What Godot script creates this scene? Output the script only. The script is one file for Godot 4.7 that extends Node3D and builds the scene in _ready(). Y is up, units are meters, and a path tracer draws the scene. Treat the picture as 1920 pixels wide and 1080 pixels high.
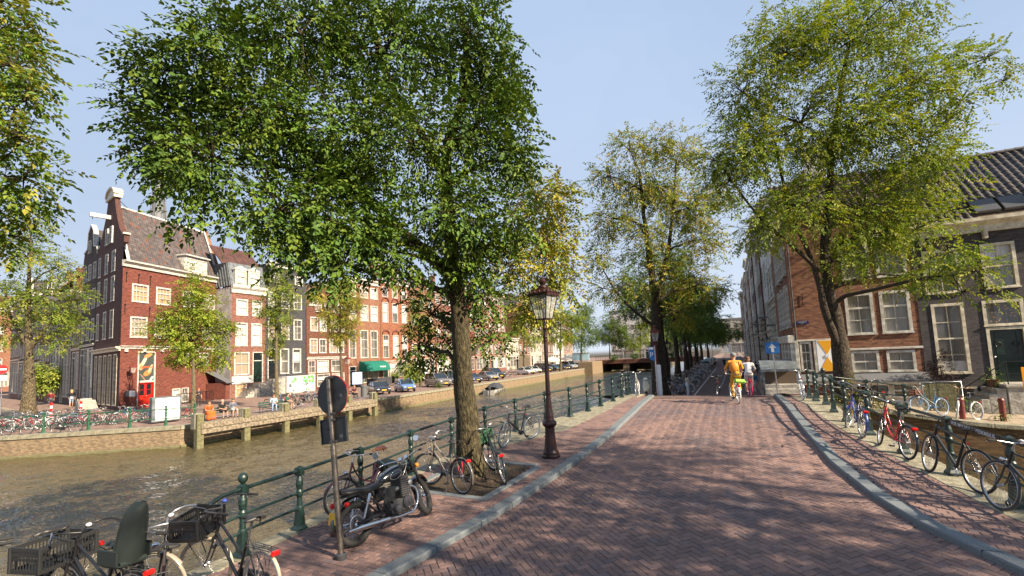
extends Node3D
# A canal street with a brick bridge, old gabled houses, elms, parked bicycles and a motorcycle.
# World: metres, y up; the street runs along -z, the wide canal lies along its left side.

class MB:   # collects triangles for one mesh
	var v := PackedVector3Array()
	var n := PackedVector3Array()
	var t := PackedVector2Array()
	var c := PackedColorArray()
	var col := Color.WHITE
	func tri(p: Vector3, q: Vector3, r: Vector3, np: Vector3, nq: Vector3, nr: Vector3, tp := Vector2.ZERO, tq := Vector2.ZERO, tr := Vector2.ZERO) -> void:
		if (q - p).cross(r - p).dot(np + nq + nr) < 0.0:
			var k := q; q = r; r = k
			k = nq; nq = nr; nr = k
			var kt := tq; tq = tr; tr = kt
		v.append(p); v.append(r); v.append(q)
		n.append(np); n.append(nr); n.append(nq)
		t.append(tp); t.append(tr); t.append(tq)
		c.append(col); c.append(col); c.append(col)
	func quad(a: Vector3, b: Vector3, d: Vector3, e: Vector3, ta := Vector2.ZERO, tb := Vector2(1, 0), td := Vector2(1, 1), te := Vector2(0, 1)) -> void:   # counter-clockwise seen from the front
		var m := (b - a).cross(e - a)
		if m.length_squared() < 1e-14:
			m = (d - b).cross(e - b)
		m = m.normalized()
		tri(a, b, d, m, m, m, ta, tb, td)
		tri(a, d, e, m, m, m, ta, td, te)
	func flat(a: Vector3, b: Vector3, d: Vector3) -> void:
		var m := (b - a).cross(d - a).normalized()
		tri(a, b, d, m, m, m)
	func box(at: Vector3, s: Vector3, B := Basis.IDENTITY, bev := 0.0) -> void:
		var h := s * 0.5
		var ax := [B.x, B.y, B.z]
		var hh := [h.x, h.y, h.z]
		for k in 3:
			var i := (k + 1) % 3
			var j := (k + 2) % 3
			for sg in [-1.0, 1.0]:
				var w: Vector3 = ax[k] * hh[k] * sg
				var U: Vector3 = ax[i] * (hh[i] - bev)
				var V: Vector3 = ax[j] * (hh[j] - bev) * sg
				var q := at + w
				quad(q - U - V, q + U - V, q + U + V, q - U + V, Vector2(0, 0), Vector2(hh[i] * 2, 0), Vector2(hh[i] * 2, hh[j] * 2), Vector2(0, hh[j] * 2))
		if bev > 0.0:
			for k in 3:
				var i := (k + 1) % 3
				var j := (k + 2) % 3
				for si in [-1.0, 1.0]:
					for sj in [-1.0, 1.0]:
						var W: Vector3 = ax[k] * (hh[k] - bev)
						var p1: Vector3 = at + ax[i] * hh[i] * si + ax[j] * (hh[j] - bev) * sj
						var p2: Vector3 = at + ax[i] * (hh[i] - bev) * si + ax[j] * hh[j] * sj
						if si * sj > 0:
							quad(p1 - W, p2 - W, p2 + W, p1 + W)
						else:
							quad(p2 - W, p1 - W, p1 + W, p2 + W)
	func bar(a: Vector3, b: Vector3, w: float, hgt: float, bev := 0.0) -> void:   # box from a to b
		var z := (b - a)
		var L := z.length()
		z /= L
		var up := Vector3.UP if absf(z.y) < 0.95 else Vector3.RIGHT
		var x := up.cross(z).normalized()
		box((a + b) * 0.5, Vector3(w, hgt, L), Basis(x, z.cross(x), z), bev)
	func tube(p: PackedVector3Array, r, sides := 8, caps := true) -> void:   # r: a number or one per point
		var m := p.size()
		var rings := []
		var norms := []
		var up := Vector3.UP
		var d0 := (p[1] - p[0]).normalized()
		if absf(d0.y) > 0.9: up = Vector3.RIGHT
		var x := up.cross(d0).normalized()
		for i in m:
			var d: Vector3 = (p[mini(i + 1, m - 1)] - p[maxi(i - 1, 0)])
			d = d.normalized() if d.length_squared() > 1e-12 else d0
			x = (x - d * x.dot(d)).normalized()
			var y := d.cross(x)
			var rr: float = r if (r is float or r is int) else r[i]
			var ring := PackedVector3Array()
			var nn := PackedVector3Array()
			for k in sides + 1:
				var g := TAU * k / sides
				var e := x * cos(g) + y * sin(g)
				nn.append(e)
				ring.append(p[i] + e * rr)
			rings.append(ring); norms.append(nn)
		var run := 0.0
		for i in m - 1:
			var L := (p[i + 1] - p[i]).length()
			var a: PackedVector3Array = rings[i]
			var b: PackedVector3Array = rings[i + 1]
			var na: PackedVector3Array = norms[i]
			var nb: PackedVector3Array = norms[i + 1]
			for k in sides:
				var u0 := float(k) / sides
				var u1 := float(k + 1) / sides
				tri(a[k], a[k + 1], b[k + 1], na[k], na[k + 1], nb[k + 1], Vector2(u0, run), Vector2(u1, run), Vector2(u1, run + L))
				tri(a[k], b[k + 1], b[k], na[k], nb[k + 1], nb[k], Vector2(u0, run), Vector2(u1, run + L), Vector2(u0, run + L))
			run += L
		if caps:
			for e in [0, m - 1]:
				var g: PackedVector3Array = rings[e]
				var dn: Vector3 = (p[0] - p[1]).normalized() if e == 0 else (p[m - 1] - p[m - 2]).normalized()
				for k in sides:
					if e == 0: tri(p[e], g[k + 1], g[k], dn, dn, dn)
					else: tri(p[e], g[k], g[k + 1], dn, dn, dn)
	func lathe(prof: Array, at: Vector3, sides := 16, B := Basis.IDENTITY) -> void:   # prof: Vector2(radius, height), upwards
		for i in prof.size() - 1:
			var p: Vector2 = prof[i]
			var q: Vector2 = prof[i + 1]
			var s := (q - p)
			var nn := Vector2(s.y, -s.x).normalized()
			for k in sides:
				var g0 := TAU * k / sides
				var g1 := TAU * (k + 1) / sides
				var e0 := Vector3(cos(g0), 0, -sin(g0))
				var e1 := Vector3(cos(g1), 0, -sin(g1))
				var a := at + B * (e0 * p.x + Vector3(0, p.y, 0))
				var b := at + B * (e1 * p.x + Vector3(0, p.y, 0))
				var d := at + B * (e1 * q.x + Vector3(0, q.y, 0))
				var e := at + B * (e0 * q.x + Vector3(0, q.y, 0))
				var n0 := B * (e0 * nn.x + Vector3(0, nn.y, 0))
				var n1 := B * (e1 * nn.x + Vector3(0, nn.y, 0))
				tri(a, b, d, n0, n1, n1, Vector2(g0, p.y), Vector2(g1, p.y), Vector2(g1, q.y))
				tri(a, d, e, n0, n1, n0, Vector2(g0, p.y), Vector2(g1, q.y), Vector2(g0, q.y))
	func ball(at: Vector3, r: Vector3, seg := 10, B := Basis.IDENTITY) -> void:
		for i in seg:
			var f0 := PI * i / seg - PI / 2
			var f1 := PI * (i + 1) / seg - PI / 2
			for k in seg * 2:
				var g0 := PI * k / seg
				var g1 := PI * (k + 1) / seg
				var pt := func(f: float, g: float) -> Vector3: return Vector3(cos(f) * cos(g), sin(f), -cos(f) * sin(g))
				var a: Vector3 = pt.call(f0, g0)
				var b: Vector3 = pt.call(f0, g1)
				var d: Vector3 = pt.call(f1, g1)
				var e: Vector3 = pt.call(f1, g0)
				var N := func(q: Vector3) -> Vector3: return (B * (q / r)).normalized()
				tri(at + B * (a * r), at + B * (b * r), at + B * (d * r), N.call(a), N.call(b), N.call(d))
				tri(at + B * (a * r), at + B * (d * r), at + B * (e * r), N.call(a), N.call(d), N.call(e))
	func ring(at: Vector3, R: float, r: float, B := Basis.IDENTITY, seg := 28, sides := 8, r2 := -1.0) -> void:   # torus round the axis B.z
		var ry := r if r2 < 0 else r2
		for i in seg:
			var g0 := TAU * i / seg
			var g1 := TAU * (i + 1) / seg
			for k in sides:
				var f0 := TAU * k / sides
				var f1 := TAU * (k + 1) / sides
				var pp := []
				var nn := []
				for gf in [[g0, f0], [g1, f0], [g1, f1], [g0, f1]]:
					var e := Vector3(cos(gf[0]), sin(gf[0]), 0)
					pp.append(at + B * (e * (R + r * cos(gf[1])) + Vector3(0, 0, ry * sin(gf[1]))))
					nn.append((B * (e * cos(gf[1]) * ry + Vector3(0, 0, r * sin(gf[1])))).normalized())
				tri(pp[0], pp[1], pp[2], nn[0], nn[1], nn[2])
				tri(pp[0], pp[2], pp[3], nn[0], nn[2], nn[3])
	func extrude(poly: PackedVector2Array, dep: float, X: Transform3D) -> void:   # poly counter-clockwise in x,y; from z 0 to -dep, front faces +z
		var idx := Geometry2D.triangulate_polygon(poly)
		var cw := Geometry2D.is_polygon_clockwise(poly)
		for i in range(0, idx.size(), 3):
			var a := poly[idx[i]]
			var b := poly[idx[i + 1]]
			var d := poly[idx[i + 2]]
			if (b - a).cross(d - a) < 0:
				var k := b; b = d; d = k
			var z := X.basis.z.normalized()
			tri(X * Vector3(a.x, a.y, 0), X * Vector3(b.x, b.y, 0), X * Vector3(d.x, d.y, 0), z, z, z, a, b, d)
			if dep > 0: tri(X * Vector3(a.x, a.y, -dep), X * Vector3(d.x, d.y, -dep), X * Vector3(b.x, b.y, -dep), -z, -z, -z, a, d, b)
		if dep <= 0: return
		var m := poly.size()
		for i in m:
			var a := poly[i]
			var b := poly[(i + 1) % m]
			if cw:
				var k := a; a = b; b = k
			var L := (b - a).length()
			quad(X * Vector3(a.x, a.y, -dep), X * Vector3(b.x, b.y, -dep), X * Vector3(b.x, b.y, 0), X * Vector3(a.x, a.y, 0), Vector2(0, 0), Vector2(L, 0), Vector2(L, dep), Vector2(0, dep))
	func sheet(nu: int, nv: int, f: Callable, uvs := Vector2.ONE) -> void:   # f(u, v) in 0..1, smooth; front where u x v points
		var P := []
		for j in nv + 1:
			var row := PackedVector3Array()
			for i in nu + 1:
				row.append(f.call(float(i) / nu, float(j) / nv))
			P.append(row)
		var N := []
		for j in nv + 1:
			var row := PackedVector3Array()
			for i in nu + 1:
				var du: Vector3 = P[j][mini(i + 1, nu)] - P[j][maxi(i - 1, 0)]
				var dv: Vector3 = P[mini(j + 1, nv)][i] - P[maxi(j - 1, 0)][i]
				row.append(du.cross(dv).normalized())
			N.append(row)
		for j in nv:
			for i in nu:
				var a := Vector2(i * uvs.x / nu, j * uvs.y / nv)
				var b := Vector2((i + 1) * uvs.x / nu, (j + 1) * uvs.y / nv)
				tri(P[j][i], P[j][i + 1], P[j + 1][i + 1], N[j][i], N[j][i + 1], N[j + 1][i + 1], a, Vector2(b.x, a.y), b)
				tri(P[j][i], P[j + 1][i + 1], P[j + 1][i], N[j][i], N[j + 1][i + 1], N[j + 1][i], a, b, Vector2(a.x, b.y))
	func add(o: MB, X := Transform3D.IDENTITY) -> void:
		v.append_array(X * o.v)
		n.append_array(Transform3D(X.basis.orthonormalized(), Vector3.ZERO) * o.n)
		t.append_array(o.t); c.append_array(o.c)
	func tint(o: MB, X: Transform3D, k: Color) -> void:   # add, all in one colour
		var s := c.size()
		add(o, X)
		for i in range(s, c.size()): c[i] = k
	func mesh() -> ArrayMesh:
		var A := []
		A.resize(Mesh.ARRAY_MAX)
		A[Mesh.ARRAY_VERTEX] = v
		A[Mesh.ARRAY_NORMAL] = n
		A[Mesh.ARRAY_TEX_UV] = t
		A[Mesh.ARRAY_COLOR] = c
		var m := ArrayMesh.new()
		m.add_surface_from_arrays(Mesh.PRIMITIVE_TRIANGLES, A)
		return m

var M := {}                       # materials by name
var rng := RandomNumberGenerator.new()
var kept := {}                    # meshes that several things share

func v3(x: float, y: float, z: float) -> Vector3: return Vector3(x, y, z)
func v2(x: float, y: float) -> Vector2: return Vector2(x, y)
func rf(a: float, b: float) -> float: return rng.randf_range(a, b)
func pick(a: Array): return a[rng.randi() % a.size()]
func ss(a: float, b: float, x: float) -> float:
	var q := clampf((x - a) / (b - a), 0, 1)
	return q * q * (3 - 2 * q)
func hgt(z: float) -> float: return -0.09 + 0.71 * ss(5.5, 20.5, -z) - 1.42 * ss(21, 36, -z)   # the humped road
func along(tab: Array, z: float) -> float:   # x on a polyline of v2(x, z), z falling
	for i in tab.size() - 1:
		if z >= tab[i + 1].y or i == tab.size() - 2:
			return lerpf(tab[i].x, tab[i + 1].x, clampf((tab[i].y - z) / (tab[i].y - tab[i + 1].y), 0, 1))
	return tab[0].x

func put(o: Node3D, called: String, parent: Node) -> void:
	o.name = called
	parent.add_child(o, true)
func tag(o: Node3D, label: String, cat := "", group := "") -> Node3D:
	if label: o.set_meta("label", label)
	if cat: o.set_meta("category", cat)
	if group: o.set_meta("group", group)
	return o
func thing(called: String, label: String, cat: String, at := Vector3.ZERO, turn := 0.0, group := "") -> Node3D:
	var o := Node3D.new()
	o.position = at
	o.rotation.y = turn
	put(o, called, self)
	return tag(o, label, cat, group)
func part(called: String, m, mat: Material, parent: Node, X := Transform3D.IDENTITY) -> MeshInstance3D:
	var o := MeshInstance3D.new()
	o.mesh = m.mesh() if m is MB else m
	o.material_override = mat
	o.transform = X
	put(o, called, parent)
	return o
func structure(called: String, m, mat: Material) -> MeshInstance3D:
	var o := part(called, m, mat, self)
	o.set_meta("kind", "structure")
	return o
func copy(o: Node3D, label := "", at = null, turn = null) -> Node3D:
	var k: Node3D = o.duplicate()
	put(k, String(o.name).rstrip("0123456789_"), self)
	if label: k.set_meta("label", label)
	if at != null: k.position = at
	if turn != null: k.rotation.y = turn
	return k
func pts(a: Array) -> PackedVector3Array: return PackedVector3Array(a)
func bez(a: Vector3, b: Vector3, d: Vector3, e: Vector3, k := 8) -> PackedVector3Array:
	var o := PackedVector3Array()
	for i in k + 1: o.append(a.bezier_interpolate(b, d, e, float(i) / k))
	return o
func many(called: String, m: Mesh, mat: Material, X: Array, cols: Array, parent: Node) -> MultiMeshInstance3D:
	var mm := MultiMesh.new()
	mm.transform_format = MultiMesh.TRANSFORM_3D
	mm.use_colors = cols.size() > 0
	mm.mesh = m
	mm.instance_count = X.size()
	for i in X.size():
		mm.set_instance_transform(i, X[i])
		if cols.size(): mm.set_instance_color(i, cols[i])
	var o := MultiMeshInstance3D.new()
	o.multimesh = mm
	o.material_override = mat
	put(o, called, parent)
	o.set_meta("kind", "stuff")
	return o

# ---------------------------------------------------------------- materials
func lin(r: float, g: float, b: float) -> Color: return Color(r, g, b).linear_to_srgb()
func mat(called: String, k: Color, rough := 0.8, metal := 0.0) -> StandardMaterial3D:
	var m := StandardMaterial3D.new()
	m.resource_name = called
	m.albedo_color = k.linear_to_srgb()
	m.roughness = rough
	m.metallic = metal
	M[called] = m
	return m
func noise(sz: int, freq: float, oct: int, lo: Color, hi: Color, sd := 1, norm := false, bump := 4.0, kind := FastNoiseLite.TYPE_SIMPLEX_SMOOTH) -> NoiseTexture2D:
	var f := FastNoiseLite.new()
	f.seed = sd
	f.frequency = freq
	f.fractal_octaves = oct
	f.noise_type = kind
	var x := NoiseTexture2D.new()
	x.width = sz; x.height = sz
	x.seamless = true
	x.noise = f
	if norm:
		x.as_normal_map = true
		x.bump_strength = bump
	else:
		var g := Gradient.new()
		g.set_color(0, lo); g.set_color(1, hi)
		x.color_ramp = g
	return x
func brick_image(w: int, h: int, across: int, courses: int, joint: Color, tones: Array, sd: int, height := false) -> ImageTexture:   # a running bond
	var r := RandomNumberGenerator.new()
	r.seed = sd
	var im := Image.create_empty(w, h, false, Image.FORMAT_RGB8)
	im.fill(joint)
	var bw := float(w) / across
	var bh := float(h) / courses
	for j in courses:
		var off := bw * 0.5 * (j % 2)
		for i in range(-1, across + 1):
			var k: Color = tones[r.randi() % tones.size()]
			k = k * r.randf_range(0.86, 1.12)
			if height: k = Color(1, 1, 1) * r.randf_range(0.8, 1.0)
			k.a = 1
			var x0 := int(round(i * bw + off)) + 1
			var x1 := int(round((i + 1) * bw + off)) - 1
			var y0 := int(round(j * bh)) + 1
			var y1 := int(round((j + 1) * bh)) - 1
			var wrapped := Rect2i(x0, y0, x1 - x0, y1 - y0)
			im.fill_rect(wrapped, k)
	if not height:
		for q in 5000:   # soot, lime and worn faces
			var x := r.randi() % w
			var y := r.randi() % h
			var k := im.get_pixel(x, y)
			im.fill_rect(Rect2i(x, y, 1 + r.randi() % 5, 1 + r.randi() % 2), (k * r.randf_range(0.78, 1.2)).clamp())
	return ImageTexture.create_from_image(im)
func brick(called: String, k: Color, tex: Texture2D, nrm: Texture2D, su := 2.2, sv := 2.0) -> StandardMaterial3D:
	var m := mat(called, k, 0.88)
	m.albedo_texture = tex
	m.normal_enabled = true
	m.normal_texture = nrm
	m.normal_scale = 0.7
	m.uv1_scale = v3(1 / su, 1 / sv, 1)
	return m
func grain(m: StandardMaterial3D, tex: Texture2D, sc := 1.0, nrm: Texture2D = null, ns := 0.6, world := true) -> StandardMaterial3D:
	m.albedo_texture = tex
	m.uv1_triplanar = true
	m.uv1_world_triplanar = world
	m.uv1_scale = Vector3.ONE * sc
	if nrm:
		m.normal_enabled = true
		m.normal_texture = nrm
		m.normal_scale = ns
	return m

func materials() -> void:
	var G := func(a: float) -> Color: return Color(a, a, a)
	var speck := noise(256, 0.06, 4, Color(0.72, 0.72, 0.72), Color(1.0, 1.0, 1.0), 3)
	var patchy := noise(512, 0.008, 5, Color(0.68, 0.66, 0.63), Color(1, 1, 1), 4)
	var bumps := noise(256, 0.05, 4, Color.BLACK, Color.WHITE, 5, true, 3.0)
	var red_t := brick_image(512, 512, 10, 32, Color(0.66, 0.6, 0.55), [Color(0.95, 0.88, 0.84), Color(0.85, 0.8, 0.8), Color(1, 0.95, 0.9), Color(0.78, 0.72, 0.72)], 7)
	var dark_t := brick_image(512, 512, 10, 32, Color(0.75, 0.74, 0.72), [Color(0.95, 0.93, 0.93), Color(0.85, 0.84, 0.86), Color(1, 0.98, 0.95)], 8)
	var old_t := brick_image(512, 512, 10, 32, Color(0.62, 0.55, 0.45), [Color(0.8, 0.69, 0.59), Color(0.86, 0.74, 0.62), Color(0.9, 0.8, 0.68), Color(0.76, 0.67, 0.59)], 9)
	var hb := brick_image(512, 512, 10, 32, Color.BLACK, [Color.WHITE], 7, true).get_image()
	hb.bump_map_to_normal_map(2.5)
	var nb := ImageTexture.create_from_image(hb)
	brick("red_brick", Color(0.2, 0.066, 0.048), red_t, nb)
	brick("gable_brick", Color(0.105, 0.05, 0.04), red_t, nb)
	brick("pink_brick", Color(0.25, 0.125, 0.1), red_t, nb)
	brick("brown_brick", Color(0.25, 0.13, 0.085), red_t, nb)
	brick("chestnut_brick", Color(0.16, 0.07, 0.045), red_t, nb)
	brick("tan_brick", Color(0.29, 0.155, 0.1), red_t, nb)
	brick("orange_brick", Color(0.3, 0.13, 0.075), red_t, nb)
	brick("black_brick", Color(0.055, 0.055, 0.065), dark_t, nb)
	brick("charcoal_brick", Color(0.07, 0.062, 0.066), dark_t, nb)
	brick("soot_brick", Color(0.06, 0.045, 0.04), dark_t, nb)
	brick("quay_brick", Color(0.34, 0.33, 0.29), old_t, nb, 1.7, 1.55)
	brick("moss_brick", Color(0.17, 0.13, 0.07), old_t, nb)
	grain(mat("cream_wall", Color(0.6, 0.54, 0.45), 0.85), patchy, 0.2)
	grain(mat("white_wall", Color(0.72, 0.71, 0.7), 0.8), patchy, 0.2)
	grain(mat("grey_wall", Color(0.55, 0.55, 0.55), 0.85), patchy, 0.15)
	grain(mat("white_paint", Color(0.66, 0.65, 0.61), 0.45), patchy, 0.6)
	grain(mat("cream_paint", Color(0.74, 0.68, 0.54), 0.45), patchy, 0.6)
	grain(mat("red_paint", Color(0.62, 0.025, 0.015), 0.35), patchy, 0.5)
	grain(mat("green_paint", Color(0.012, 0.03, 0.024), 0.3), patchy, 0.5)
	grain(mat("black_paint", Color(0.012, 0.013, 0.014), 0.35), patchy, 0.8)
	grain(mat("zinc", Color(0.2, 0.23, 0.26), 0.5, 0.3), patchy, 0.5)
	grain(mat("slate", Color(0.16, 0.165, 0.18), 0.6), speck, 2.0)
	grain(mat("granite", Color(0.2, 0.225, 0.24), 0.75), speck, 3.0, bumps, 0.5)
	grain(mat("coping", Color(0.33, 0.31, 0.23), 0.85), patchy, 0.9, bumps, 0.7)
	grain(mat("old_stone", Color(0.46, 0.44, 0.4), 0.85), patchy, 0.7, bumps, 0.5)
	grain(mat("weathered_wood", Color(0.36, 0.30, 0.22), 0.9), noise(256, 0.02, 5, Color(0.5, 0.48, 0.45), Color(1, 1, 1), 12), 0.8, bumps, 0.9)
	grain(mat("mossy_wood", Color(0.2, 0.19, 0.1), 0.95), patchy, 1.0, bumps, 0.9)
	grain(mat("earth", Color(0.12, 0.085, 0.055), 1.0), noise(256, 0.05, 5, Color(0.35, 0.3, 0.25), Color(1, 1, 1), 13), 1.2, bumps, 1.0)
	grain(mat("joint_sand", Color(0.05, 0.042, 0.038), 1.0), speck, 2.0)
	grain(mat("asphalt", Color(0.075, 0.06, 0.062), 0.9), speck, 1.5, bumps, 0.3)
	grain(mat("quay_paving", Color(0.3, 0.2, 0.165), 0.9), patchy, 0.35, bumps, 0.4)
	grain(mat("light_paving", Color(0.42, 0.34, 0.25), 0.9), patchy, 0.5, bumps, 0.4)
	grain(mat("road_paint", Color(0.7, 0.69, 0.66), 0.8), speck, 2.0)
	var cob := brick_image(512, 512, 8, 16, Color(0.3, 0.27, 0.25), [Color(0.95, 0.85, 0.8), Color(0.8, 0.75, 0.75), Color(1, 0.95, 0.9)], 21)
	var pv := mat("far_paving", Color(0.3, 0.155, 0.125), 0.88)
	grain(pv, cob, 0.6)
	var far_road := mat("far_road", Color(0.15, 0.105, 0.1), 0.9)
	grain(far_road, cob, 0.6)
	for k in [["paver_a", 0.235, 0.15, 0.135], ["paver_b", 0.2, 0.128, 0.12], ["paver_c", 0.29, 0.18, 0.155], ["paver_d", 0.19, 0.135, 0.135]]:
		grain(mat(k[0], Color(k[1], k[2], k[3]), 0.82), speck, 4.0, bumps, 0.6)
	var pav := grain(mat("paver", Color.WHITE, 0.82), speck, 4.0, bumps, 0.6)
	pav.vertex_color_use_as_albedo = true
	var tl := grain(mat("tile", Color.WHITE, 0.75), speck, 3.0)
	tl.vertex_color_use_as_albedo = true
	for k in [["tile_a", 0.07, 0.06, 0.06], ["tile_b", 0.085, 0.07, 0.066], ["tile_c", 0.06, 0.054, 0.056]]:
		grain(mat(k[0], Color(k[1], k[2], k[3]), 0.6), speck, 3.0)
	# metal, rubber, glass
	var rail := grain(mat("rail_green", Color(0.012, 0.04, 0.034), 0.42), noise(256, 0.03, 5, Color(0.55, 0.6, 0.6), Color(1, 1, 1), 31), 1.5, bumps, 0.25)
	rail.metallic_specular = 0.6
	grain(mat("far_rail_green", Color(0.02, 0.12, 0.06), 0.5), patchy, 1.0)
	grain(mat("lamp_brown", Color(0.05, 0.016, 0.016), 0.38), noise(256, 0.03, 5, Color(0.6, 0.55, 0.55), Color(1, 1, 1), 32), 2.0, bumps, 0.25)
	grain(mat("lamp_red", Color(0.22, 0.04, 0.03), 0.45), patchy, 2.0)
	grain(mat("steel", Color(0.36, 0.33, 0.30), 0.38, 0.85), noise(256, 0.02, 5, Color(0.6, 0.55, 0.5), Color(1, 1, 1), 33), 2.0)
	mat("chrome", Color(0.62, 0.62, 0.64), 0.12, 1.0)
	mat("alloy", Color(0.5, 0.5, 0.52), 0.35, 0.9)
	mat("cast_metal", Color(0.07, 0.07, 0.075), 0.45, 0.3)
	mat("rubber", Color(0.018, 0.018, 0.018), 0.8)
	mat("plastic", Color(0.02, 0.021, 0.022), 0.5)
	mat("grey_plastic", Color(0.10, 0.105, 0.11), 0.55)
	mat("leather", Color(0.02, 0.018, 0.017), 0.45)
	mat("brown_leather", Color(0.14, 0.045, 0.02), 0.5)
	var gl := mat("gloss_black", Color(0.008, 0.009, 0.011), 0.18)
	gl.clearcoat_enabled = true
	gl.clearcoat = 1.0
	gl.clearcoat_roughness = 0.05
	mat("matt_black", Color(0.014, 0.014, 0.016), 0.4)
	mat("white_tyre", Color(0.62, 0.64, 0.66), 0.7)
	mat("cream_tyre", Color(0.42, 0.36, 0.27), 0.75)
	mat("green_basket", Color(0.015, 0.07, 0.03), 0.6)
	mat("blue_tyre", Color(0.05, 0.085, 0.12), 0.75)
	mat("grey_tyre", Color(0.2, 0.2, 0.2), 0.75)
	mat("grey_rubber", Color(0.06, 0.06, 0.065), 0.75)
	mat("blue_white_tyre", Color(0.28, 0.38, 0.52), 0.7)
	mat("pink_tyre", Color(0.6, 0.03, 0.12), 0.6)
	mat("brown_bar", Color(0.3, 0.15, 0.08), 0.35, 0.3)
	mat("red_lens", Color(0.55, 0.012, 0.01), 0.12)
	mat("amber_lens", Color(0.7, 0.2, 0.02), 0.12)
	mat("yellow_plate", Color(0.75, 0.42, 0.02), 0.4)
	mat("lens", Color(0.6, 0.62, 0.65), 0.1, 0.5)
	mat("dark_glass", Color(0.012, 0.016, 0.02), 0.06).metallic_specular = 0.8
	var pane := mat("pane_glass", Color(1, 1, 1), 0.03)
	pane.transparency = BaseMaterial3D.TRANSPARENCY_ALPHA
	pane.albedo_color.a = 0.06
	var lg := mat("lamp_glass", Color(0.8, 0.82, 0.76), 0.1)
	lg.transparency = BaseMaterial3D.TRANSPARENCY_ALPHA
	lg.albedo_color.a = 0.22
	var cu := mat("curtain", Color(0.33, 0.31, 0.27), 0.95)
	cu.backlight_enabled = true
	cu.backlight = Color(0.3, 0.3, 0.28)
	mat("plaster_room", Color(0.34, 0.31, 0.27), 0.9)
	mat("roof_boards", Color(0.12, 0.085, 0.06), 0.9)
	mat("blind_white", Color(0.45, 0.45, 0.43), 0.9)
	mat("blind_amber", Color(0.42, 0.2, 0.055), 0.7)
	mat("blind_brown", Color(0.24, 0.18, 0.11), 0.9)
	mat("blind_grey", Color(0.32, 0.34, 0.35), 0.9)
	mat("blue_sign", Color(0.015, 0.14, 0.42), 0.35)
	mat("red_sign", Color(0.6, 0.012, 0.015), 0.35)
	mat("white_sign", Color(0.8, 0.8, 0.8), 0.35)
	mat("navy_sign", Color(0.012, 0.02, 0.09), 0.35)
	mat("sign_back", Color(0.045, 0.048, 0.05), 0.5, 0.3)
	mat("orange_board", Color(0.85, 0.32, 0.0), 0.5)
	mat("shutter_yellow", Color(0.72, 0.34, 0.01), 0.45)
	mat("shutter_white", Color(0.74, 0.77, 0.8), 0.45)
	var aw := mat("awning_green", Color(0.0, 0.12, 0.085), 0.7)
	aw.backlight_enabled = true
	aw.backlight = Color(0.0, 0.3, 0.2)
	mat("graffiti_blue", Color(0.25, 0.4, 0.75), 0.6)
	mat("graffiti_green", Color(0.1, 0.5, 0.08), 0.6)
	mat("fabric_white", Color(0.72, 0.7, 0.66), 0.9)
	mat("umbrella", Color(0.7, 0.62, 0.5), 0.9)
	mat("tarpaulin", Color(0.04, 0.042, 0.048), 0.75)
	mat("box_white", Color(0.72, 0.73, 0.74), 0.5)
	mat("bench_green", Color(0.02, 0.06, 0.045), 0.6)
	mat("letter_white", Color(0.75, 0.75, 0.75), 0.6)
	mat("letter_orange", Color(0.85, 0.13, 0.03), 0.5)
	# bark and leaves
	for k in [["bark", 0.13, 0.095, 0.06], ["mossy_bark", 0.15, 0.12, 0.055], ["pale_bark", 0.34, 0.27, 0.16]]:
		var b := mat(k[0], Color(k[1], k[2], k[3]), 0.95)
		b.albedo_texture = noise(512, 0.02, 5, Color(0.25, 0.24, 0.22), Color(1, 1, 1), 41)
		b.uv1_scale = v3(3, 0.35, 1)
		b.normal_enabled = true
		b.normal_texture = noise(512, 0.03, 4, Color.BLACK, Color.WHITE, 42, true, 14.0)
		b.normal_scale = 1.3
	for k in [["leaves", 0.5], ["light_leaves", 0.85]]:
		var l := mat(k[0], Color.WHITE, 0.55)
		l.metallic_specular = 0.28
		l.vertex_color_use_as_albedo = true
		l.backlight_enabled = true
		l.backlight = Color(k[1], k[1], k[1] * 0.45)
	mat("paintwork", Color.WHITE, 0.3)
	var vc := mat("cloth", Color.WHITE, 0.85)
	vc.vertex_color_use_as_albedo = true
	# canal water
	var wt := mat("canal_water", Color(0.075, 0.058, 0.022), 0.02)
	wt.metallic_specular = 1.0
	wt.normal_enabled = true
	wt.normal_texture = noise(1024, 0.012, 5, Color.BLACK, Color.WHITE, 51, true, 15.0)
	wt.uv1_scale = v3(0.22, 0.36, 1)
	wt.normal_scale = 1.5
func paint(k: Color, rough := 0.3) -> StandardMaterial3D:
	var key := "paint_%s" % k.to_html()
	if M.has(key): return M[key]
	var m := mat(key, k, rough)
	m.clearcoat_enabled = true
	m.clearcoat = 0.6
	m.clearcoat_roughness = 0.1
	return m
func plain(k: Color, rough := 0.6) -> StandardMaterial3D:
	var key := "plain_%s" % k.to_html()
	return M[key] if M.has(key) else mat(key, k, rough)

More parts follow.
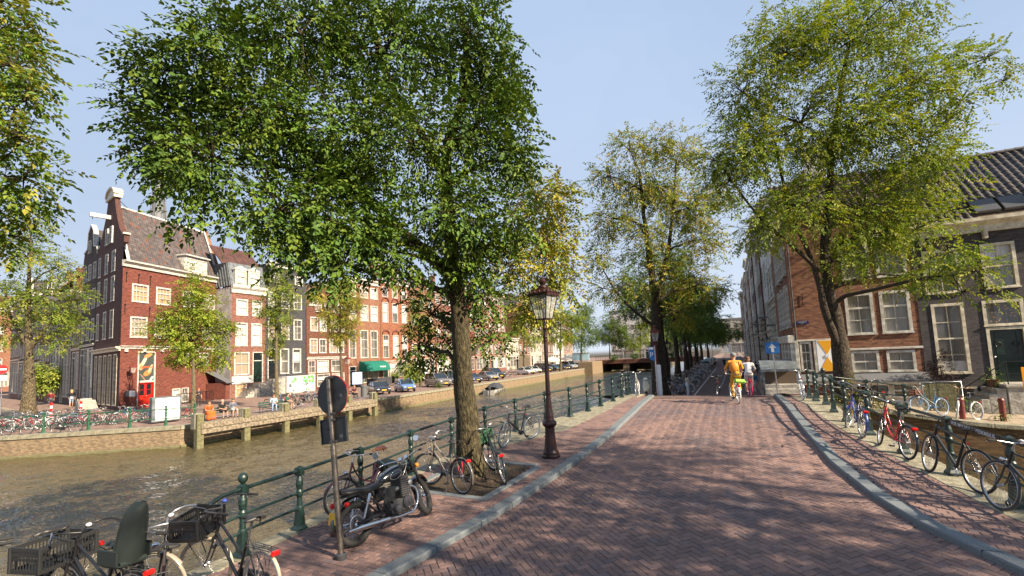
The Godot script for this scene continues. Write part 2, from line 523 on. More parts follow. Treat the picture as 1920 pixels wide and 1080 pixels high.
# ---------------------------------------------------------------- camera, sky, sun
func view() -> void:
	var cam := Camera3D.new()
	cam.name = "camera"
	var B := Basis(Vector3.UP, deg_to_rad(25.45)) * Basis(Vector3.RIGHT, deg_to_rad(5.06)) * Basis(Vector3.BACK, deg_to_rad(-2.5))
	cam.transform = Transform3D(B, v3(0, 2.75, 0))
	cam.projection = Camera3D.PROJECTION_FRUSTUM
	cam.near = 0.1
	cam.far = 2000.0
	cam.size = 0.1 * 1080.0 / 858.0
	cam.frustum_offset = v2(-2.3, 52.0) * (0.1 / 858.0)
	cam.current = true
	add_child(cam)
	var e := Environment.new()
	e.background_mode = Environment.BG_SKY
	var sk := ProceduralSkyMaterial.new()
	sk.sky_top_color = Color(0.443, 0.508, 0.6)
	sk.sky_horizon_color = Color(0.576, 0.605, 0.64)
	sk.sky_curve = 0.16
	sk.sky_energy_multiplier = 1.0
	sk.ground_bottom_color = Color(0.35, 0.33, 0.3)
	sk.ground_horizon_color = Color(0.6, 0.62, 0.64)
	sk.sky_cover = noise(512, 0.006, 5, Color(1, 1, 1, 0.0), Color(1, 1, 1, 0.05), 77)
	sk.sun_angle_max = 20.0
	e.sky = Sky.new()
	e.sky.sky_material = sk
	e.tonemap_mode = Environment.TONE_MAPPER_LINEAR
	e.tonemap_exposure = 2.5
	e.sdfgi_enabled = true
	e.ssao_enabled = true
	e.ssil_enabled = true
	var w := WorldEnvironment.new()
	w.environment = e
	w.name = "environment"
	add_child(w)
	var sun := DirectionalLight3D.new()
	sun.name = "sun"
	sun.light_energy = 1.6
	sun.light_color = Color(1.0, 0.93, 0.82)
	sun.light_angular_distance = 0.55
	sun.shadow_enabled = true
	sun.look_at_from_position(v3(0.82, 0.55, 0.15) * 50, Vector3.ZERO)
	add_child(sun)

# ---------------------------------------------------------------- ground, water, road
var LK := [v2(-5.2, 8), v2(-4.5, -2), v2(-4.26, -5), v2(-4.0, -7), v2(-3.7, -9.9), v2(-3.52, -11.5), v2(-3.38, -13.5), v2(-3.33, -17), v2(-3.4, -21), v2(-3.6, -24), v2(-4, -30)]
var RK := [v2(8, 8), v2(4.6, -3.5), v2(3.6, -5.6), v2(2.75, -7.7), v2(2.29, -8.6), v2(1.9, -10), v2(1.62, -12), v2(1.48, -15.6), v2(1.41, -19.3), v2(1.36, -22), v2(1.3, -30)]
var LC := [v2(-6.7, 8), v2(-6.6, -4.2), v2(-6.72, -5.7), v2(-6.9, -8.5), v2(-6.8, -10), v2(-6.2, -11.6), v2(-5.3, -12.8), v2(-4.85, -13.8), v2(-4.5, -16), v2(-4.3, -17.6), v2(-4.2, -19.4), v2(-4.15, -22), v2(-4.3, -26)]
var RC := [v2(9.5, 8), v2(6.0, -3.5), v2(3.9, -8), v2(3.37, -9.5), v2(3.04, -11.4), v2(2.66, -13.1), v2(2.3, -15.3), v2(2.0, -19), v2(1.95, -22), v2(2.1, -26)]
var LR := [v2(-6.75, -4.55), v2(-6.85, -5.62), v2(-6.96, -7.15), v2(-7.05, -8.87), v2(-6.92, -10.42), v2(-6.8, -12.03), v2(-6.42, -13.35), v2(-5.95, -14.75), v2(-5.4, -15.7), v2(-5.06, -16.75), v2(-4.88, -17.9), v2(-4.72, -19.3), v2(-4.68, -20.8), v2(-4.75, -22.2), v2(-4.9, -23.6)]
var RR := [v2(3.95, -8.2), v2(3.7, -9.75), v2(3.46, -11.25), v2(3.12, -12.6), v2(2.88, -14.2), v2(2.69, -15.7), v2(2.63, -17.1), v2(2.66, -18.6), v2(2.5, -19.5), v2(2.42, -20.4)]
const KERB := 0.085

func strip(mb: MB, L: Array, R: Array, dl: float, dr: float, z0: float, z1: float, up: float, step := 0.5) -> void:
	var m := int(ceil((z0 - z1) / step))
	mb.sheet(2, m, func(u: float, v: float) -> Vector3:
		var z := lerpf(z0, z1, v)
		return v3(lerpf(along(L, z) + dl, along(R, z) + dr, u), hgt(z) + up, z))

func brick_block(w: float, l: float, d: float) -> MB:
	var b := MB.new()
	var e := 0.006
	var a := [v3(-w / 2, -e, -l / 2), v3(w / 2, -e, -l / 2), v3(w / 2, -e, l / 2), v3(-w / 2, -e, l / 2)]
	var q := [v3(-w / 2 + e, 0, -l / 2 + e), v3(w / 2 - e, 0, -l / 2 + e), v3(w / 2 - e, 0, l / 2 - e), v3(-w / 2 + e, 0, l / 2 - e)]
	b.quad(q[0], q[3], q[2], q[1])
	for i in 4:
		var j := (i + 1) % 4
		b.quad(a[j], a[i], q[i], q[j])
		b.quad(a[j] - v3(0, d, 0), a[i] - v3(0, d, 0), a[i], a[j])
	return b

func pave(called: String, onto: Node3D, spots: Array, block: Mesh) -> void:   # the 300 nearest bricks one by one, the rest together
	spots.sort_custom(func(p, q): return p[0] < q[0])
	var X := []
	var C := []
	var names := ["paver_a", "paver_b", "paver_c", "paver_d"]
	for i in spots.size():
		var k: int = spots[i][2]
		if i < 300:
			part(called, block, M[names[k]], onto, spots[i][1])
		else:
			X.append(spots[i][1])
			C.append(M[names[k]].albedo_color.srgb_to_linear() * rf(0.84, 1.16))
	many("further_" + called + "s", block, M.paver, X, C, onto)

func setting() -> void:
	# ground below everything, to the horizon
	var g := MB.new()
	g.quad(v3(-900, -3.4, 900), v3(900, -3.4, 900), v3(900, -3.4, -900), v3(-900, -3.4, -900))
	structure("ground", g, M.earth)
	# the canal, with real swell near the bridge and ripples from its normal map
	var w := MB.new()
	var wave := func(x: float, z: float) -> float:
		return 0.026 * sin(x * 2.3 + z * 2.1 + 0.9 * sin(z * 0.7)) + 0.022 * sin(x * 3.4 - z * 1.6 + 1.0 + 1.1 * sin(x * 0.5 + z * 0.3)) + 0.013 * sin(x * 6.3 + z * 3.1 + 1.3 * sin(z * 1.3)) + 0.009 * sin(x * 8.9 - z * 4.2 + 2.0 * sin(z)) + 0.018 * sin(x * 0.9 + z * 1.1)
	w.sheet(210, 300, func(u: float, v: float) -> Vector3:
		var x := lerpf(-44.0, 2.0, pow(u, 0.75))
		var z := lerpf(6.0, -58.0, pow(v, 1.35))
		return v3(x, -2.15 + wave.call(x, z) * ss(-58, -40, z), z), v2(46, 64))
	for q in [[-44.0, 2.0, 12.0, 6.0], [-44.0, 2.0, -58.0, -260.0], [2.0, 60.0, 12.0, -40.0], [-120.0, -44.0, 12.0, -30.0], [-120.0, 60.0, 60.0, 12.0]]:
		w.quad(v3(q[0], -2.15, q[2]), v3(q[1], -2.15, q[2]), v3(q[1], -2.15, q[3]), v3(q[0], -2.15, q[3]), v2(0, 0), v2(q[1] - q[0], 0), v2(q[1] - q[0], q[2] - q[3]), v2(0, q[2] - q[3]))
	structure("canal_water", w, M.canal_water)
	# road on the bridge: a sand bed, then bricks in herringbone
	var bed := MB.new()
	strip(bed, LC, RC, -0.25, 0.25, 8.0, -21.0, -0.018)
	var road := structure("road", bed, M.joint_sand)
	var blk: Mesh = brick_block(0.098, 0.203, 0.05).mesh()
	var spots := []
	var c45 := sqrt(0.5)
	var patch := FastNoiseLite.new()   # patches laid or relaid with darker and paler bricks
	patch.seed = 5
	patch.frequency = 0.22
	var lift := func(x: float, z: float, turn: float, up: float) -> Transform3D:
		var sl := (hgt(z - 0.1) - hgt(z + 0.1)) / 0.2
		var B := Basis(Vector3.RIGHT, atan(sl)) * Basis(Vector3.UP, turn) * Basis(v3(rf(-1, 1), 0, rf(-1, 1)).normalized(), rf(0, 0.012))
		return Transform3D(B, v3(x, hgt(z) + up + rf(-0.003, 0.003) + 0.012 * patch.get_noise_2d(x * 2.0 + 40.0, z * 2.0), z))
	for i in range(-45, 115):
		for j in range(-28, 28):
			for k in 2:
				var a := float(i + 2 * j) + (1.0 if k == 0 else 0.5)
				var b := float(i - 2 * j) + (0.5 if k == 0 else 2.0)
				a *= 0.105; b *= 0.105
				var x := (a - b) * c45
				var z := -(a + b) * c45 - 6.0
				if z > -1.0 or z < -20.9: continue
				if x < along(LK, z) - 0.12 or x > along(RK, z) + 0.12: continue
				var turn := (PI / 4 - PI / 2) if k == 0 else PI / 4
				var near := v2(x + 0.4, z + 3.4).length() + (50.0 if z > -3.6 else 0.0)
				var pn := patch.get_noise_2d(x, z)
				var worn := 3 if pn > 0.22 + rf(-0.08, 0.08) else (2 if pn < -0.28 + rf(-0.08, 0.08) else (0 if rng.randf() < 0.5 else rng.randi() % 4))
				spots.append([near, lift.call(x, z, turn, 0.0), worn])
	pave("brick", road, spots, blk)
	# beyond the crest
	var fr := MB.new()
	strip(fr, [v2(-4.2, -20), v2(-4.1, -260)], [v2(2.4, -20), v2(1.5, -30), v2(1.5, -260)], 0, 0, -21.0, -46.0, 0.0)
	strip(fr, [v2(-4.1, -20), v2(-4.1, -260)], [v2(1.5, -30), v2(1.5, -260)], 0, 0, -46.0, -330.0, 0.0, 60.0)
	structure("street", fr, M.far_road)
	# pavements
	for side in [-1, 1]:
		var b := MB.new()
		if side < 0: strip(b, LC, LK, -0.1, -0.1, 8.0, -21.0, KERB - 0.03)
		else: strip(b, RK, RC, 0.1, 0.1, 8.0, -21.0, KERB - 0.03)
		var pv := structure("pavement", b, M.joint_sand)
		var sp := []
		for r in 220:
			var z := 1.0 - r * 0.105
			if z < -20.9: break
			for q in 60:
				var x := (-7.2 if side < 0 else 1.2) + q * 0.205 + 0.1025 * (r % 2)
				if side < 0 and (x < along(LC, z) - 0.08 or x > along(LK, z) - 0.2): continue
				if side > 0 and (x > along(RC, z) + 0.08 or x < along(RK, z) + 0.2): continue
				if side < 0 and x > -6.35 and x < -4.5 and z < -8.0 and z > -10.15: continue
				sp.append([v2(x + 3.5, z + 5.0).length() if side < 0 else v2(x - 2.0, z + 8.5).length(), lift.call(x, z, PI / 2 + rf(-0.01, 0.01), KERB), rng.randi() % 4 if rng.randf() < 0.5 else 2])
		pave("brick", pv, sp, brick_block(0.096, 0.197, 0.04).mesh())
	# granite kerbs, stone by stone
	for side in [-1, 1]:
		var kb := Node3D.new()
		put(kb, "kerb", self)
		kb.set_meta("kind", "structure")
		var z := 1.2
		while z > -21.6:
			var L := rf(0.85, 1.15)
			var z2 := z - L + 0.012
			var T := LK if side < 0 else RK
			var s := -1.0 if side < 0 else 1.0
			var b := MB.new()
			var jog := rf(-0.006, 0.006)
			var e := 0.018
			var q := []
			for zz in [z, z2]:
				var x := along(T, zz) + jog
				q.append([v3(x, hgt(zz) - 0.15, zz), v3(x + 0.02 * s, hgt(zz) + KERB - e, zz), v3(x + (0.02 + e) * s, hgt(zz) + KERB + 0.004, zz), v3(x + 0.25 * s, hgt(zz) + KERB + 0.006, zz), v3(x + 0.25 * s, hgt(zz) - 0.1, zz)])
			for k in 4:
				if side > 0: b.quad(q[0][k], q[1][k], q[1][k + 1], q[0][k + 1])
				else: b.quad(q[1][k], q[0][k], q[0][k + 1], q[1][k + 1])
			b.quad(q[0][0], q[0][4], q[0][3], q[0][1])
			b.quad(q[1][0], q[1][1], q[1][3], q[1][4])
			part("kerb_stone", b, M.granite, kb)
			z -= L
	# coping stones under the railings, and the walls below them
	for side in [-1, 1]:
		var kb := Node3D.new()
		put(kb, "quay_edge", self)
		kb.set_meta("kind", "structure")
		var z := 5.0 if side < 0 else -3.0
		var wall := MB.new()
		while z > -24.5:
			var L := rf(1.1, 1.5)
			var z2 := z - L + 0.015
			var b := MB.new()
			var q := []
			for zz in [z, z2]:
				var xi := along(LC if side < 0 else RC, zz)
				var xo: float = along(LR, zz) - 0.26 if side < 0 else along(RR, zz) + 0.3
				if side < 0 and zz > -4.5: xo = -7.02
				if side > 0 and zz > -8.2: xo = along(RC, zz) + 0.35
				q.append([v3(xo, hgt(zz) - 0.25, zz), v3(xo, hgt(zz) + KERB - 0.03, zz), v3(xo - 0.03 * side, hgt(zz) + KERB, zz), v3(xi, hgt(zz) + KERB + 0.005, zz), v3(xi, hgt(zz), zz)])
			for k in 4:
				if side < 0: b.quad(q[0][k], q[1][k], q[1][k + 1], q[0][k + 1])
				else: b.quad(q[1][k], q[0][k], q[0][k + 1], q[1][k + 1])
			if side > 0:
				b.quad(q[0][4], q[0][3], q[0][1], q[0][0]); b.quad(q[1][0], q[1][1], q[1][3], q[1][4])
			else:
				b.quad(q[0][0], q[0][1], q[0][3], q[0][4]); b.quad(q[1][4], q[1][3], q[1][1], q[1][0])
			part("coping_stone", b, M.coping, kb)
			var ins := v3(0.06 * -side, 0, 0)
			var a0: Vector3 = q[0][0] + ins + v3(0, 0.05, 0)
			var a1: Vector3 = q[1][0] + ins + v3(0, 0.05, -0.015)
			var lo0 := v3(a0.x, -2.6, a0.z)
			var lo1 := v3(a1.x, -2.6, a1.z)
			if side < 0 or z > -8.0 or z2 < -22.0:
				if side < 0: wall.quad(lo1, lo0, a0, a1, v2(-a1.z, lo1.y), v2(-a0.z, lo0.y), v2(-a0.z, a0.y), v2(-a1.z, a1.y))
				else: wall.quad(lo0, lo1, a1, a0, v2(-a0.z, lo0.y), v2(-a1.z, lo1.y), v2(-a1.z, a1.y), v2(-a0.z, a0.y))
			else:   # the bridge's side: an arch ring above the side canal
				var d0 := 0.45 + 2.0 * pow(absf(a0.z + 15.0) / 7.2, 2.5)
				var d1 := 0.45 + 2.0 * pow(absf(a1.z + 15.0) / 7.2, 2.5)
				wall.quad(a0 - v3(0, d0, 0), a1 - v3(0, d1, 0), a1, a0, v2(-a0.z, -d0), v2(-a1.z, -d1), v2(-a1.z, 0), v2(-a0.z, 0))
			z -= L
		part("wall_face", wall, M.moss_brick, kb)
	# street bank beyond the bridge: quay strip with trees, its wall, and the pavement along the houses
	var qs := MB.new()
	strip(qs, [v2(-7.4, -24), v2(-7.6, -30), v2(-7.6, -340)], [v2(-4.1, -20), v2(-4.1, -340)], 0, 0, -24.0, -46.0, 0.02)
	strip(qs, [v2(-7.6, -30), v2(-7.6, -340)], [v2(-4.1, -20), v2(-4.1, -340)], 0, 0, -46.0, -330.0, 0.02, 60.0)
	structure("tree_strip", qs, M.quay_paving)
	var qw := MB.new()
	qw.quad(v3(-7.6, -2.6, -330), v3(-7.6, -2.6, -22), v3(-7.6, -0.78, -22), v3(-7.6, -0.78, -330), v2(0, 0), v2(308, 0), v2(308, 1.8), v2(0, 1.8))
	structure("street_quay_wall", qw, M.quay_brick)
	var rp := MB.new()
	strip(rp, [v2(2.0, -20), v2(1.5, -30), v2(1.5, -340)], [v2(2.9, -22), v2(2.9, -340)], 0, 0, -21.0, -46.0, 0.1)
	strip(rp, [v2(1.5, -30), v2(1.5, -340)], [v2(2.9, -22), v2(2.9, -340)], 0, 0, -46.0, -330.0, 0.1, 60.0)
	structure("house_pavement", rp, M.quay_paving)
	# road markings beyond the crest
	var mk := MB.new()
	for i in 26:
		var z := -27.0 - i * 2.2
		var x := lerpf(-1.55, -1.2, clampf(i / 12.0, 0, 1))
		mk.quad(v3(x - 0.06, hgt(z) + 0.006, z), v3(x + 0.06, hgt(z) + 0.006, z), v3(x + 0.06, hgt(z - 1.1) + 0.006, z - 1.1), v3(x - 0.06, hgt(z - 1.1) + 0.006, z - 1.1))
	for i in 60:
		var z := -30.0 - i * 1.0
		mk.quad(v3(-3.0, hgt(z) + 0.006, z), v3(-2.9, hgt(z) + 0.006, z), v3(-2.9, hgt(z - 1) + 0.006, z - 1), v3(-3.0, hgt(z - 1) + 0.006, z - 1))
	for z in [-36.0, -42.0, -48.0]:
		mk.quad(v3(-0.4, hgt(z) + 0.006, z), v3(0.9, hgt(z) + 0.006, z), v3(0.9, hgt(z) + 0.006, z - 0.12), v3(-0.4, hgt(z) + 0.006, z - 0.12))
	structure("road_markings", mk, M.road_paint)
	# the far bank of the wide canal
	var top := -0.8
	var edge := [v2(-31.6, -330), v2(-31.6, -33), v2(-32.4, -17.6), v2(-40.3, -12.3), v2(-60, -1), v2(-120, 25)]
	var fq := MB.new()
	var py := PackedVector2Array()
	for p in edge: py.append(v2(p.x, -p.y))
	py.append(v2(-260, -25)); py.append(v2(-260, 330))
	fq.extrude(py, 0.0, Transform3D(Basis(Vector3.RIGHT, v3(0, 0, -1), Vector3.UP), v3(0, top, 0)))
	structure("far_quay", fq, M.quay_paving)
	var fw := MB.new()
	var cp := MB.new()
	var run := 0.0
	for i in range(edge.size() - 1):
		var a: Vector2 = edge[i]
		var b: Vector2 = edge[i + 1]
		var L := a.distance_to(b)
		fw.quad(v3(a.x, -2.6, a.y), v3(b.x, -2.6, b.y), v3(b.x, top - 0.2, b.y), v3(a.x, top - 0.2, a.y), v2(-run, 0), v2(-run - L, 0), v2(-run - L, 1.6), v2(-run, 1.6))
		var d := (b - a) / L
		var nn := v2(-d.y, d.x) * -1.0
		if nn.x < 0: nn = -nn
		var k := int(L / 1.6) + 1
		for j in k:
			var p := a.lerp(b, float(j) / k)
			var q := a.lerp(b, (j + 0.99) / k)
			var mid := (p + q) * 0.5 - nn * 0.2
			cp.box(v3(mid.x, top - 0.08 + rf(-0.006, 0.006), mid.y), v3(0.55, 0.26, (q - p).length()), Basis(Vector3.UP, atan2(d.x, d.y)), 0.015)
		run += L
	structure("far_quay_wall", fw, M.quay_brick)
	var lg := MB.new()   # mossy ledge at the waterline
	for i in range(edge.size() - 1):
		lg.bar(v3(edge[i].x + 0.04, -2.12, edge[i].y), v3(edge[i + 1].x + 0.04, -2.12, edge[i + 1].y), 0.3, 0.26, 0.02)
	structure("quay_wall_ledge", lg, M.mossy_wood)
	structure("far_quay_coping", cp, M.coping)
	var kn := MB.new()   # kerb line of the side street and a paler carriageway
	var kd := v3(-0.985, 0, -0.174)
	kn.quad(v3(-50, top + 0.006, -15), v3(-50.5, top + 0.006, -18.5), v3(-50.5, top + 0.3, -18.5) + kd * 90, v3(-50, top + 0.3, -13) + kd * 90)
	structure("side_street", kn, M.light_paving)
	# the side canal's far bank, rising to the bridge
	var sq := MB.new()
	var sy := func(x: float) -> float: return lerpf(0.28, -0.5, ss(2.5, 9.5, x))
	sq.sheet(24, 2, func(u: float, v: float) -> Vector3:
		var x := lerpf(2.5, 44.0, u)
		return v3(x, sy.call(x), lerpf(-22.5, -30.0, v)))
	structure("side_quay", sq, M.light_paving)
	var sw := MB.new()
	var sc := MB.new()
	for i in 42:
		var x := 2.2 + i
		sw.quad(v3(x, -2.6, -22.5), v3(x + 1, -2.6, -22.5), v3(x + 1, sy.call(x + 1) - 0.12, -22.5), v3(x, sy.call(x) - 0.12, -22.5), v2(x, -2.6), v2(x + 1, -2.6), v2(x + 1, sy.call(x + 1)), v2(x, sy.call(x)))
		sc.bar(v3(x + 0.005, sy.call(x) - 0.055, -22.62), v3(x + 0.995, sy.call(x + 1) - 0.055, -22.62), 0.42, 0.16, 0.015)
	structure("side_quay_wall", sw, M.moss_brick)
	structure("side_quay_coping", sc, M.coping)
	# near side of the side canal, right of the road
	var nq := MB.new()
	nq.quad(v3(3.5, -0.05, 20), v3(60, -0.05, 20), v3(60, -0.05, -7.6), v3(3.5, -0.05, -7.6))
	nq.quad(v3(60, -2.6, -7.6), v3(3.9, -2.6, -7.6), v3(3.9, -0.05, -7.6), v3(60, -0.05, -7.6))
	structure("near_quay", nq, M.quay_paving)
	var behind := MB.new()
	behind.quad(v3(-6.9, -0.04, 30), v3(9, -0.04, 30), v3(9, -0.04, 0.6), v3(-6.9, -0.04, 0.6))
	structure("road_behind", behind, M.far_road)
	# the earth pit round the elm
	var pit := thing("tree_pit", "square earth pit edged with granite strips round the big elm", "tree pit")
	var pe := MB.new()
	pe.sheet(16, 18, func(u: float, v: float) -> Vector3:
		var x := lerpf(-6.4, -4.45, u)
		var z := lerpf(-7.95, -10.2, v)
		return v3(x, hgt(z) + KERB - 0.02 + 0.05 * exp(-pow(v2(x + 5.6, z + 9.2).length(), 2) * 2) + 0.012 * sin(x * 13) * sin(z * 17), z))
	part("soil", pe, M.earth, pit)
	for s in [[v3(-6.35, 0, -7.95), v3(-4.6, 0, -7.88)], [v3(-4.55, 0, -7.8), v3(-4.32, 0, -10.1)], [v3(-4.4, 0, -10.2), v3(-6.3, 0, -10.3)], [v3(-6.42, 0, -8.0), v3(-6.35, 0, -10.2)]]:
		var b := MB.new()
		b.bar(s[0] + v3(0, hgt(s[0].z) + KERB - 0.06, 0), s[1] + v3(0, hgt(s[1].z) + KERB - 0.06, 0), 0.17, 0.16, 0.012)
		part("edging", b, M.granite, pit)
	# fallen leaves on the paving
	var lf := MB.new()
	for i in 240:
		var z := rf(-20, -4.2)
		var x := rf(along(LC, z), along(RC, z))
		var up := 0.012 + (KERB if x < along(LK, z) - 0.2 or x > along(RK, z) + 0.2 else 0.0)
		if rng.randf() < 0.5 and x > -4.2 and x < 1.5: continue
		var g0 := rf(0, TAU)
		var a := v3(cos(g0), 0, sin(g0)) * rf(0.012, 0.03)
		var b := v3(-a.z, 0.1 * a.length(), a.x) * 0.55
		var p := v3(x, hgt(z) + up, z)
		lf.col = pick([Color(0.4, 0.3, 0.1), Color(0.3, 0.18, 0.06), Color(0.5, 0.42, 0.22), Color(0.2, 0.2, 0.06)])
		lf.quad(p - a, p - b, p + a, p + b)
	var fl := part("fallen_leaves", lf, M.cloth, self)
	fl.set_meta("kind", "stuff")

# ---------------------------------------------------------------- buildings
func front(C: Vector3, d: Vector3) -> Transform3D:   # x along the facade (left to right seen from outside), y up, z outwards
	d = d.normalized()
	return Transform3D(Basis(d, Vector3.UP, d.cross(Vector3.UP)), C)

func wall_with_holes(X: Transform3D, u0: float, u1: float, v0: float, v1: float, holes: Array, dep := 0.13) -> MB:
	var mb := MB.new()
	var us := [u0, u1]
	var vs := [v0, v1]
	for h in holes:
		for a in [h[0], h[1]]:
			if a > u0 and a < u1 and not us.has(a): us.append(a)
		for a in [h[2], h[3]]:
			if a > v0 and a < v1 and not vs.has(a): vs.append(a)
	us.sort(); vs.sort()
	for i in us.size() - 1:
		for j in vs.size() - 1:
			var cu: float = (us[i] + us[i + 1]) / 2
			var cv: float = (vs[j] + vs[j + 1]) / 2
			var open := false
			for h in holes:
				if cu > h[0] and cu < h[1] and cv > h[2] and cv < h[3]: open = true
			if open: continue
			var a: float = us[i]; var b: float = us[i + 1]; var p: float = vs[j]; var q: float = vs[j + 1]
			mb.quad(X * v3(a, p, 0), X * v3(b, p, 0), X * v3(b, q, 0), X * v3(a, q, 0), v2(a, p), v2(b, p), v2(b, q), v2(a, q))
	for h in holes:
		var A: Vector3 = X * v3(h[0], h[2], 0)
		var B: Vector3 = X * v3(h[1], h[2], 0)
		var D: Vector3 = X * v3(h[1], h[3], 0)
		var E: Vector3 = X * v3(h[0], h[3], 0)
		var k := X.basis.z * -dep
		for e in [[A, B], [B, D], [D, E], [E, A]]:
			mb.quad(e[0], e[0] + k, e[1] + k, e[1], v2(0, 0), v2(dep, 0), v2(dep, 1), v2(0, 1))
	return mb

func window_mesh(w: float, h: float, nx: int, ny: int, fw: float, split: float) -> Array:
	var key := "win_%.2f_%.2f_%d_%d_%.2f_%.2f" % [w, h, nx, ny, fw, split]
	if kept.has(key): return kept[key]
	var b := MB.new()
	for s in [-1, 1]:
		b.box(v3(s * (w / 2 - fw / 2), 0, -0.035), v3(fw, h, 0.13))
		b.box(v3(0, s * (h / 2 - fw / 2), -0.036), v3(w - 2 * fw, fw, 0.128))
	b.box(v3(0, -h / 2 + 0.03, 0.035), v3(w + 0.06, 0.06, 0.07))
	var t := 0.032 if fw < 0.13 else 0.045
	var iw := w - 2 * fw
	var ih := h - 2 * fw
	for i in range(1, nx):
		b.box(v3(-iw / 2 + iw * i / nx, 0, -0.075), v3(t, ih, 0.035))
	for j in range(1, ny):
		var heavy := split > 0 and absf(float(j) / ny - split) < 0.5 / ny
		b.box(v3(0, -ih / 2 + ih * j / ny, -0.072 if not heavy else -0.06), v3(iw, t if not heavy else t * 2.2, 0.036 if not heavy else 0.06))
	var p := MB.new()
	p.quad(v3(-iw / 2, -ih / 2, 0), v3(iw / 2, -ih / 2, 0), v3(iw / 2, ih / 2, 0), v3(-iw / 2, ih / 2, 0))
	var r := MB.new()
	var c := [v3(-w / 2, -h / 2, -0.12), v3(w / 2, -h / 2, -0.12), v3(w / 2, h / 2, -0.12), v3(-w / 2, h / 2, -0.12)]
	var k := v3(0, 0, -1.3)
	for i in 4: r.quad(c[i], c[i] + k, c[(i + 1) % 4] + k, c[(i + 1) % 4])
	r.quad(c[0] + k, c[1] + k, c[2] + k, c[3] + k)
	kept[key] = [b.mesh(), p.mesh(), r.mesh()]
	return kept[key]

# style: [columns of panes, rows, frame width, pane material, frame material, heavy transom at]
func window(parent: Node3D, X: Transform3D, h: Array, st: Array) -> MeshInstance3D:
	var w: float = h[1] - h[0]
	var t: float = h[3] - h[2]
	var m := window_mesh(w, t, st[0], st[1], st[2], st[5] if st.size() > 5 else 0.5)
	var o := part("window", m[0], M[st[4]], parent, X * Transform3D(ZB, v3((h[0] + h[1]) / 2, (h[2] + h[3]) / 2, 0)))
	var pm: String = st[3] if st[3] is String else pick(st[3])
	part("pane", m[1], M.pane_glass, o, Transform3D(Basis(Vector3.UP, rf(-0.012, 0.012)) * Basis(Vector3.RIGHT, rf(-0.012, 0.012)), v3(0, 0, -0.085)))
	if pm == "room":
		part("room", m[2], M.plaster_room, o)
		if rng.randf() < 0.45: part("blind", m[1], M[pick(["blind_white", "blind_grey", "blind_white"])], o, Transform3D(Basis.from_scale(v3(1, rf(0.25, 0.6), 1)), v3(0, t * rf(0.12, 0.2), -0.15)))
	else: part("blind", m[1], M[pm], o, Transform3D(Basis.from_scale(v3(1.1, 1.1, 1)), v3(0, 0, -0.15)))
	return o

func cornice(parent: Node3D, X: Transform3D, u0: float, u1: float, v: float, hh: float, out: float, m: String, called := "cornice") -> void:
	var b := MB.new()
	var py := PackedVector2Array([v2(0.0, 0), v2(out * 0.35, 0), v2(out * 0.4, hh * 0.45), v2(out * 0.75, hh * 0.6), v2(out, hh * 0.75), v2(out, hh), v2(0.0, hh)])
	var B := Basis(X.basis.z, X.basis.y, -X.basis.x)
	b.extrude(py, u1 - u0, Transform3D(B, X * v3(u0, v, 0.003)))
	part(called, b, M[m], parent)

func door(parent: Node3D, X: Transform3D, h: Array, m: String, frame: String, light := 0.0, panes := false) -> void:
	var w: float = h[1] - h[0]
	var t: float = h[3] - h[2]
	var cx: float = (h[0] + h[1]) / 2
	var fw := 0.11
	var f := MB.new()
	for s in [-1, 1]: f.box(v3(s * (w / 2 - fw / 2), 0, -0.03), v3(fw, t, 0.14))
	f.box(v3(0, t / 2 - fw / 2, -0.031), v3(w - 2 * fw, fw, 0.138))
	if light > 0: f.box(v3(0, t / 2 - light, -0.031), v3(w - 2 * fw, 0.1, 0.138))
	var Y := X * Transform3D(ZB, v3(cx, (h[2] + h[3]) / 2, 0))
	part("door_frame", f, M[frame], parent, Y)
	var top := t / 2 - (light if light > 0 else fw)
	var d := MB.new()
	var iw := w - 2 * fw
	var leaves := 2 if iw > 1.25 else 1
	var H := top + t / 2
	var lw := iw / leaves
	var g := MB.new()
	for k in leaves:
		var x := -iw / 2 + lw * (k + 0.5)
		d.box(v3(x, -t / 2 + H / 2, -0.1), v3(lw - 0.012, H, 0.05))
		for r in 2:
			var hh := H * (0.42 if r == 0 else 0.44)
			var y := -t / 2 + H * (0.26 if r == 0 else 0.74)
			if panes and r == 1:
				g.quad(v3(x - lw * 0.32, y - hh / 2, -0.07), v3(x + lw * 0.32, y - hh / 2, -0.07), v3(x + lw * 0.32, y + hh / 2, -0.07), v3(x - lw * 0.32, y + hh / 2, -0.07))
				d.box(v3(x, y, -0.06), v3(lw * 0.64, 0.04, 0.04))
			else:
				for s in [-1, 1]:
					d.box(v3(x + s * lw * 0.32, y, -0.065), v3(0.03, hh, 0.03))
					d.box(v3(x, y + s * hh / 2, -0.066), v3(lw * 0.64 + 0.03, 0.03, 0.03))
	var dd := part("door", d, M[m], parent, Y)
	if panes: part("pane", g, M.dark_glass, dd)
	var kn := MB.new()
	kn.ball(v3(0.07 if leaves == 2 else -iw / 2 + 0.1, -0.1, -0.03), Vector3.ONE * 0.04, 5)
	part("handle", kn, M.alloy, dd)
	if light > 0:
		var p := MB.new()
		p.quad(v3(-iw / 2, top + 0.05, -0.08), v3(iw / 2, top + 0.05, -0.08), v3(iw / 2, t / 2 - fw, -0.08), v3(-iw / 2, t / 2 - fw, -0.08))
		part("pane", p, M.dark_glass, parent, Y)

